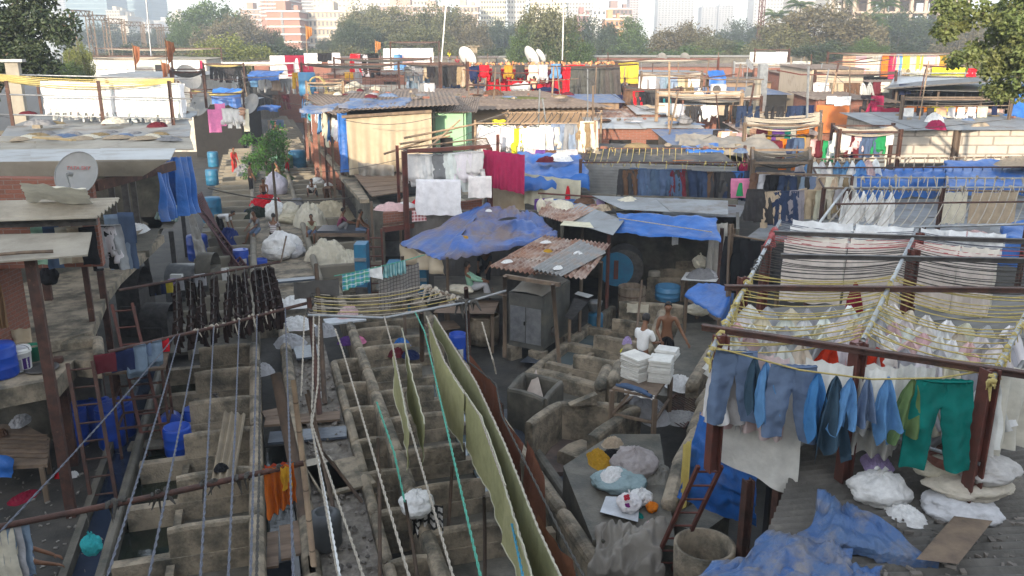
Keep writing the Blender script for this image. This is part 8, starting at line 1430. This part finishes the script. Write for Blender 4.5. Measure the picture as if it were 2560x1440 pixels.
 for i,(px,py,py2,d,lab)in enumerate(((330,108,175,60,'orange flag on the left racks'),(412,95,200,52,'tall orange flag beside the thin mast'),(402,150,190,54,'small furled orange flag beside the tall one'),(763,60,175,66,'orange flag on a leaning pole by the blue tank'),(937,98,140,75,'small orange pennant above the lattice rack'))):
  t,b=atd(px,py,d),atd(px+8,py2,d);e=thing('flag',lab,'flag',b,'orange flags');bar(e,b,t,.06,bamboo,'pole',True);curtain('cloth',None,t-UPV*.1,t-UPV*.25+RT*.5,1.7 if i<2 else 1.1,cloth,2,.12,i,par=e,color=(.30,.12,.06)if i<3 else(.45,.2,.07),dq=.5,nu=12)
 barrel(atd(770,240,56)-UPV*.0,.55,1.5,paleblue,'tall blue water tank at the alley right',False);e=thing('hose_coil','yellow hose coiled beside the blue water tank','hose',atd(790,220,55));MB().tube([e.location+RT*.55*math.cos(t*.4)+UPV*(.7*math.sin(t*.4))+FH*.02*t for t in range(48)],.03,5).part('coil',ropey,e,smooth=True)
 for px,s,lab in((845,.7,'white round bundle behind the wire fence, left'),(885,.8,'white round bundle behind the wire fence, right'),(940,.5,'smaller white bundle on the brick terrace')):sack(atd(px,232,57),(s,s*.7,s*.7),'cream',lab,1)
 e=thing('wire_fence','rusty wire mesh fence round the white bundles','fence',gx(870,55)+UPV*5)
 for i in range(18):bar(e,atd(770+i*13,182,56),atd(770+i*13,240,56),.03,rust,'bar')
 for y in(185,205,222):bar(e,atd(765,y+4,56),atd(1000,y-8,56),.03,rust,'rail')
 e=thing('grey_column','tall grey steel column before the blue roof','column',gx(1902,52)+UPV*3);MB().beam(gx(1902,52)+UPV*3,atd(1908,160,52),.55,.3).part('shaft',steel,e);post(e,gx(1892,51.5)+UPV*3,atd(1895,200,51.5),.3,cement)
 e=thing('air_conditioner','cream outdoor air conditioner unit with round fan','air conditioner',atd(1778,238,56));A=e.location.copy();MB().hexa([A,A+RT*.95,A+RT*.95+FH*.4,A+FH*.4],[p+UPV*.7 for p in(A,A+RT*.95,A+RT*.95+FH*.4,A+FH*.4)]).part('casing',whitepl,e);f=A+RT*.33+UPV*.35-FH*.02;MB().tube([f,f-FH*.03],.28,20).part('fan',darksteel,e)
 person(gx(1768,50)+UPV*4.5,-1.4,'stand','navy','black','man in navy shirt standing among pipes on a roof',scale=.95);sack(gx(1745,50)+UPV*5.2,(.35,.3,.5),'white','white bag beside the man in navy',0);person(gx(1124,88)+UPV*6.6,2.5,'stand','bright yellow','grey','distant person in yellow shirt on a roof');person(gx(1145,84)+UPV*6.4,3.5,'sit','dark red','navy','distant person in red shirt on a roof');person(gx(1560,60)+UPV*4.6,3,'stand','grey','black','person half hidden under the yellow sheet')
 for(px,d,c_,lab)in((1700,44,'beige','cardboard coloured box on the long pale roof'),):p=gx(px,d)+UPV*4.5;MB().box(tuple(p+UPV*.3),(.9,.7,.6),.2).solo('box',mat('cardboard',(.5,.33,.17),None,3,.9),lab,'box')
 sack(gx(1710,43)+UPV*4.45,(.45,.4,.35),'grey','clear plastic sack before the cardboard box',0);heap(gx(1740,43)+UPV*4.45,(.5,.3,.1),'steel blue','grey blue rags on the long pale roof end',1)
 for i in range(11):W=[(700,430,1180,330),(860,300,1190,250),(900,500,1350,360),(1540,400,1900,270),(1700,480,2100,560),(1460,190,1760,300),(560,180,800,260),(440,230,640,190),(0,290,480,300),(0,425,350,395),(2080,180,2260,260)][i];wire('wire','thin black wire in the air, '+['over the alley to the rack','by the green wall','past the terrace posts','over the rope rack','right of the bright awning','below red posts','far above the alley','beside the left dish','along the left rooftop','over the ridge roof','beside the tin shed'][i],atd(W[0],W[1],33+i),atd(W[2],W[3],34+i),.5,.012)
 for i,(px,d,w_,m)in enumerate(((700,132,200,leafD),(860,128,170,leafB),(990,130,190,leafA),(1130,128,180,leafB),(1270,130,170,leafD),(1560,128,170,leafD),(1720,130,180,leafA),(1880,126,170,leafB),(2040,132,200,leafD),(2240,126,220,leafD),(2420,124,210,leafA),(340,150,200,leafD),(480,140,160,leafB))):tree((i%4)+1,m,px,112+(i*7)%19,185,w_,d,'low bushy crown just behind the far roofs, '+ordn(i)+' of the row','bushes behind the far roofs',name='bush')
alley();far()
def clutter():
 r=random.Random(21)
 for i in range(95):
  d=r.uniform(38,100);px=r.uniform(460,2500)
  if px<860 and d<62:continue
  x=r.choice((0,0,1));h=r.uniform(6.2,8.0)-(.4 if d<55 else 0);p=gx(px,d);t=p+UPV*h+RT*r.uniform(-.4,.4)
  MB().tube([p+UPV*4,t],r.uniform(.03,.06),5).solo('thin_pole',[rust,wood,bamboo,steel][i%4],'bare thin pole standing up among the far roofs','pole','bare thin poles among the far roofs')
 for i in range(60):
  d=r.uniform(44,96);px=r.uniform(520,2500)
  if px<860 and d<66:continue
  p=gx(px,d)+UPV*r.uniform(6.0,7.4);q=p+RT*r.uniform(2,6)+UPV*r.uniform(-.3,.3)
  MB().tube([p,p.lerp(q,.5)-UPV*.12,q],r.uniform(.025,.05),5).solo('rail',[rust,wood,roped,redpaint][i%4],'loose rail or rope spanning between far poles','rail','loose rails between far poles')
 for i,(x0,x1,y0,y1,z,d0,d1,n)in enumerate(((1360,1800,0,0,3.0,26,28.5,12),(1490,1740,0,0,4.55,42.3,45,10),(1605,1790,0,0,4.95,46.5,49,7),(960,1480,0,0,5.5,47,52,22),(2240,2560,0,0,4.75,41,45,8),(60,470,0,0,5.85,24,31,14),(760,980,0,0,5.5,51,54,10),(880,1080,0,0,6.0,38,45,12),(1490,1760,0,0,6.35,75,79,8),(1450,1860,0,0,4.25,32,35,10))):
  for k in range(n):
   p=gx(r.uniform(x0,x1),r.uniform(d0,d1),z)+UPV*(z+.05)
   if r.random()<.5:MB().box(tuple(p),(r.uniform(.2,.3),.12,.1),r.uniform(0,3)).solo('brick',brickm if k%2 else concrete,'loose brick or stone weighing down a roof sheet','brick','bricks weighing down roof sheets')
   else:heap(p-UPV*.02,(r.uniform(.2,.6),r.uniform(.15,.35),r.uniform(.08,.2)),r.choice(['beige','grey','pale grey','brown','cream','steel blue','khaki','maroon']),'scrap of rag or sheeting left lying on a roof',k%4,'rag','rag scraps lying on roofs')
clutter()
mb=MB();c=-FH*16+RT*2;mb.box((c.x,c.y,6.7),(110,8,13.4),-YAW);struct(mb,'unseen_shade_building',mat('bounce_plaster',(.62,.58,.5)))  # unseen building, placed to shade the near yard; pale colour bounces fill light
c=-FH*6.2;struct(MB().box((c.x,c.y,6.0),(80,11,.8),-YAW),'unseen_bridge_deck',concrete)  # unseen deck below the camera, added to darken the near yard
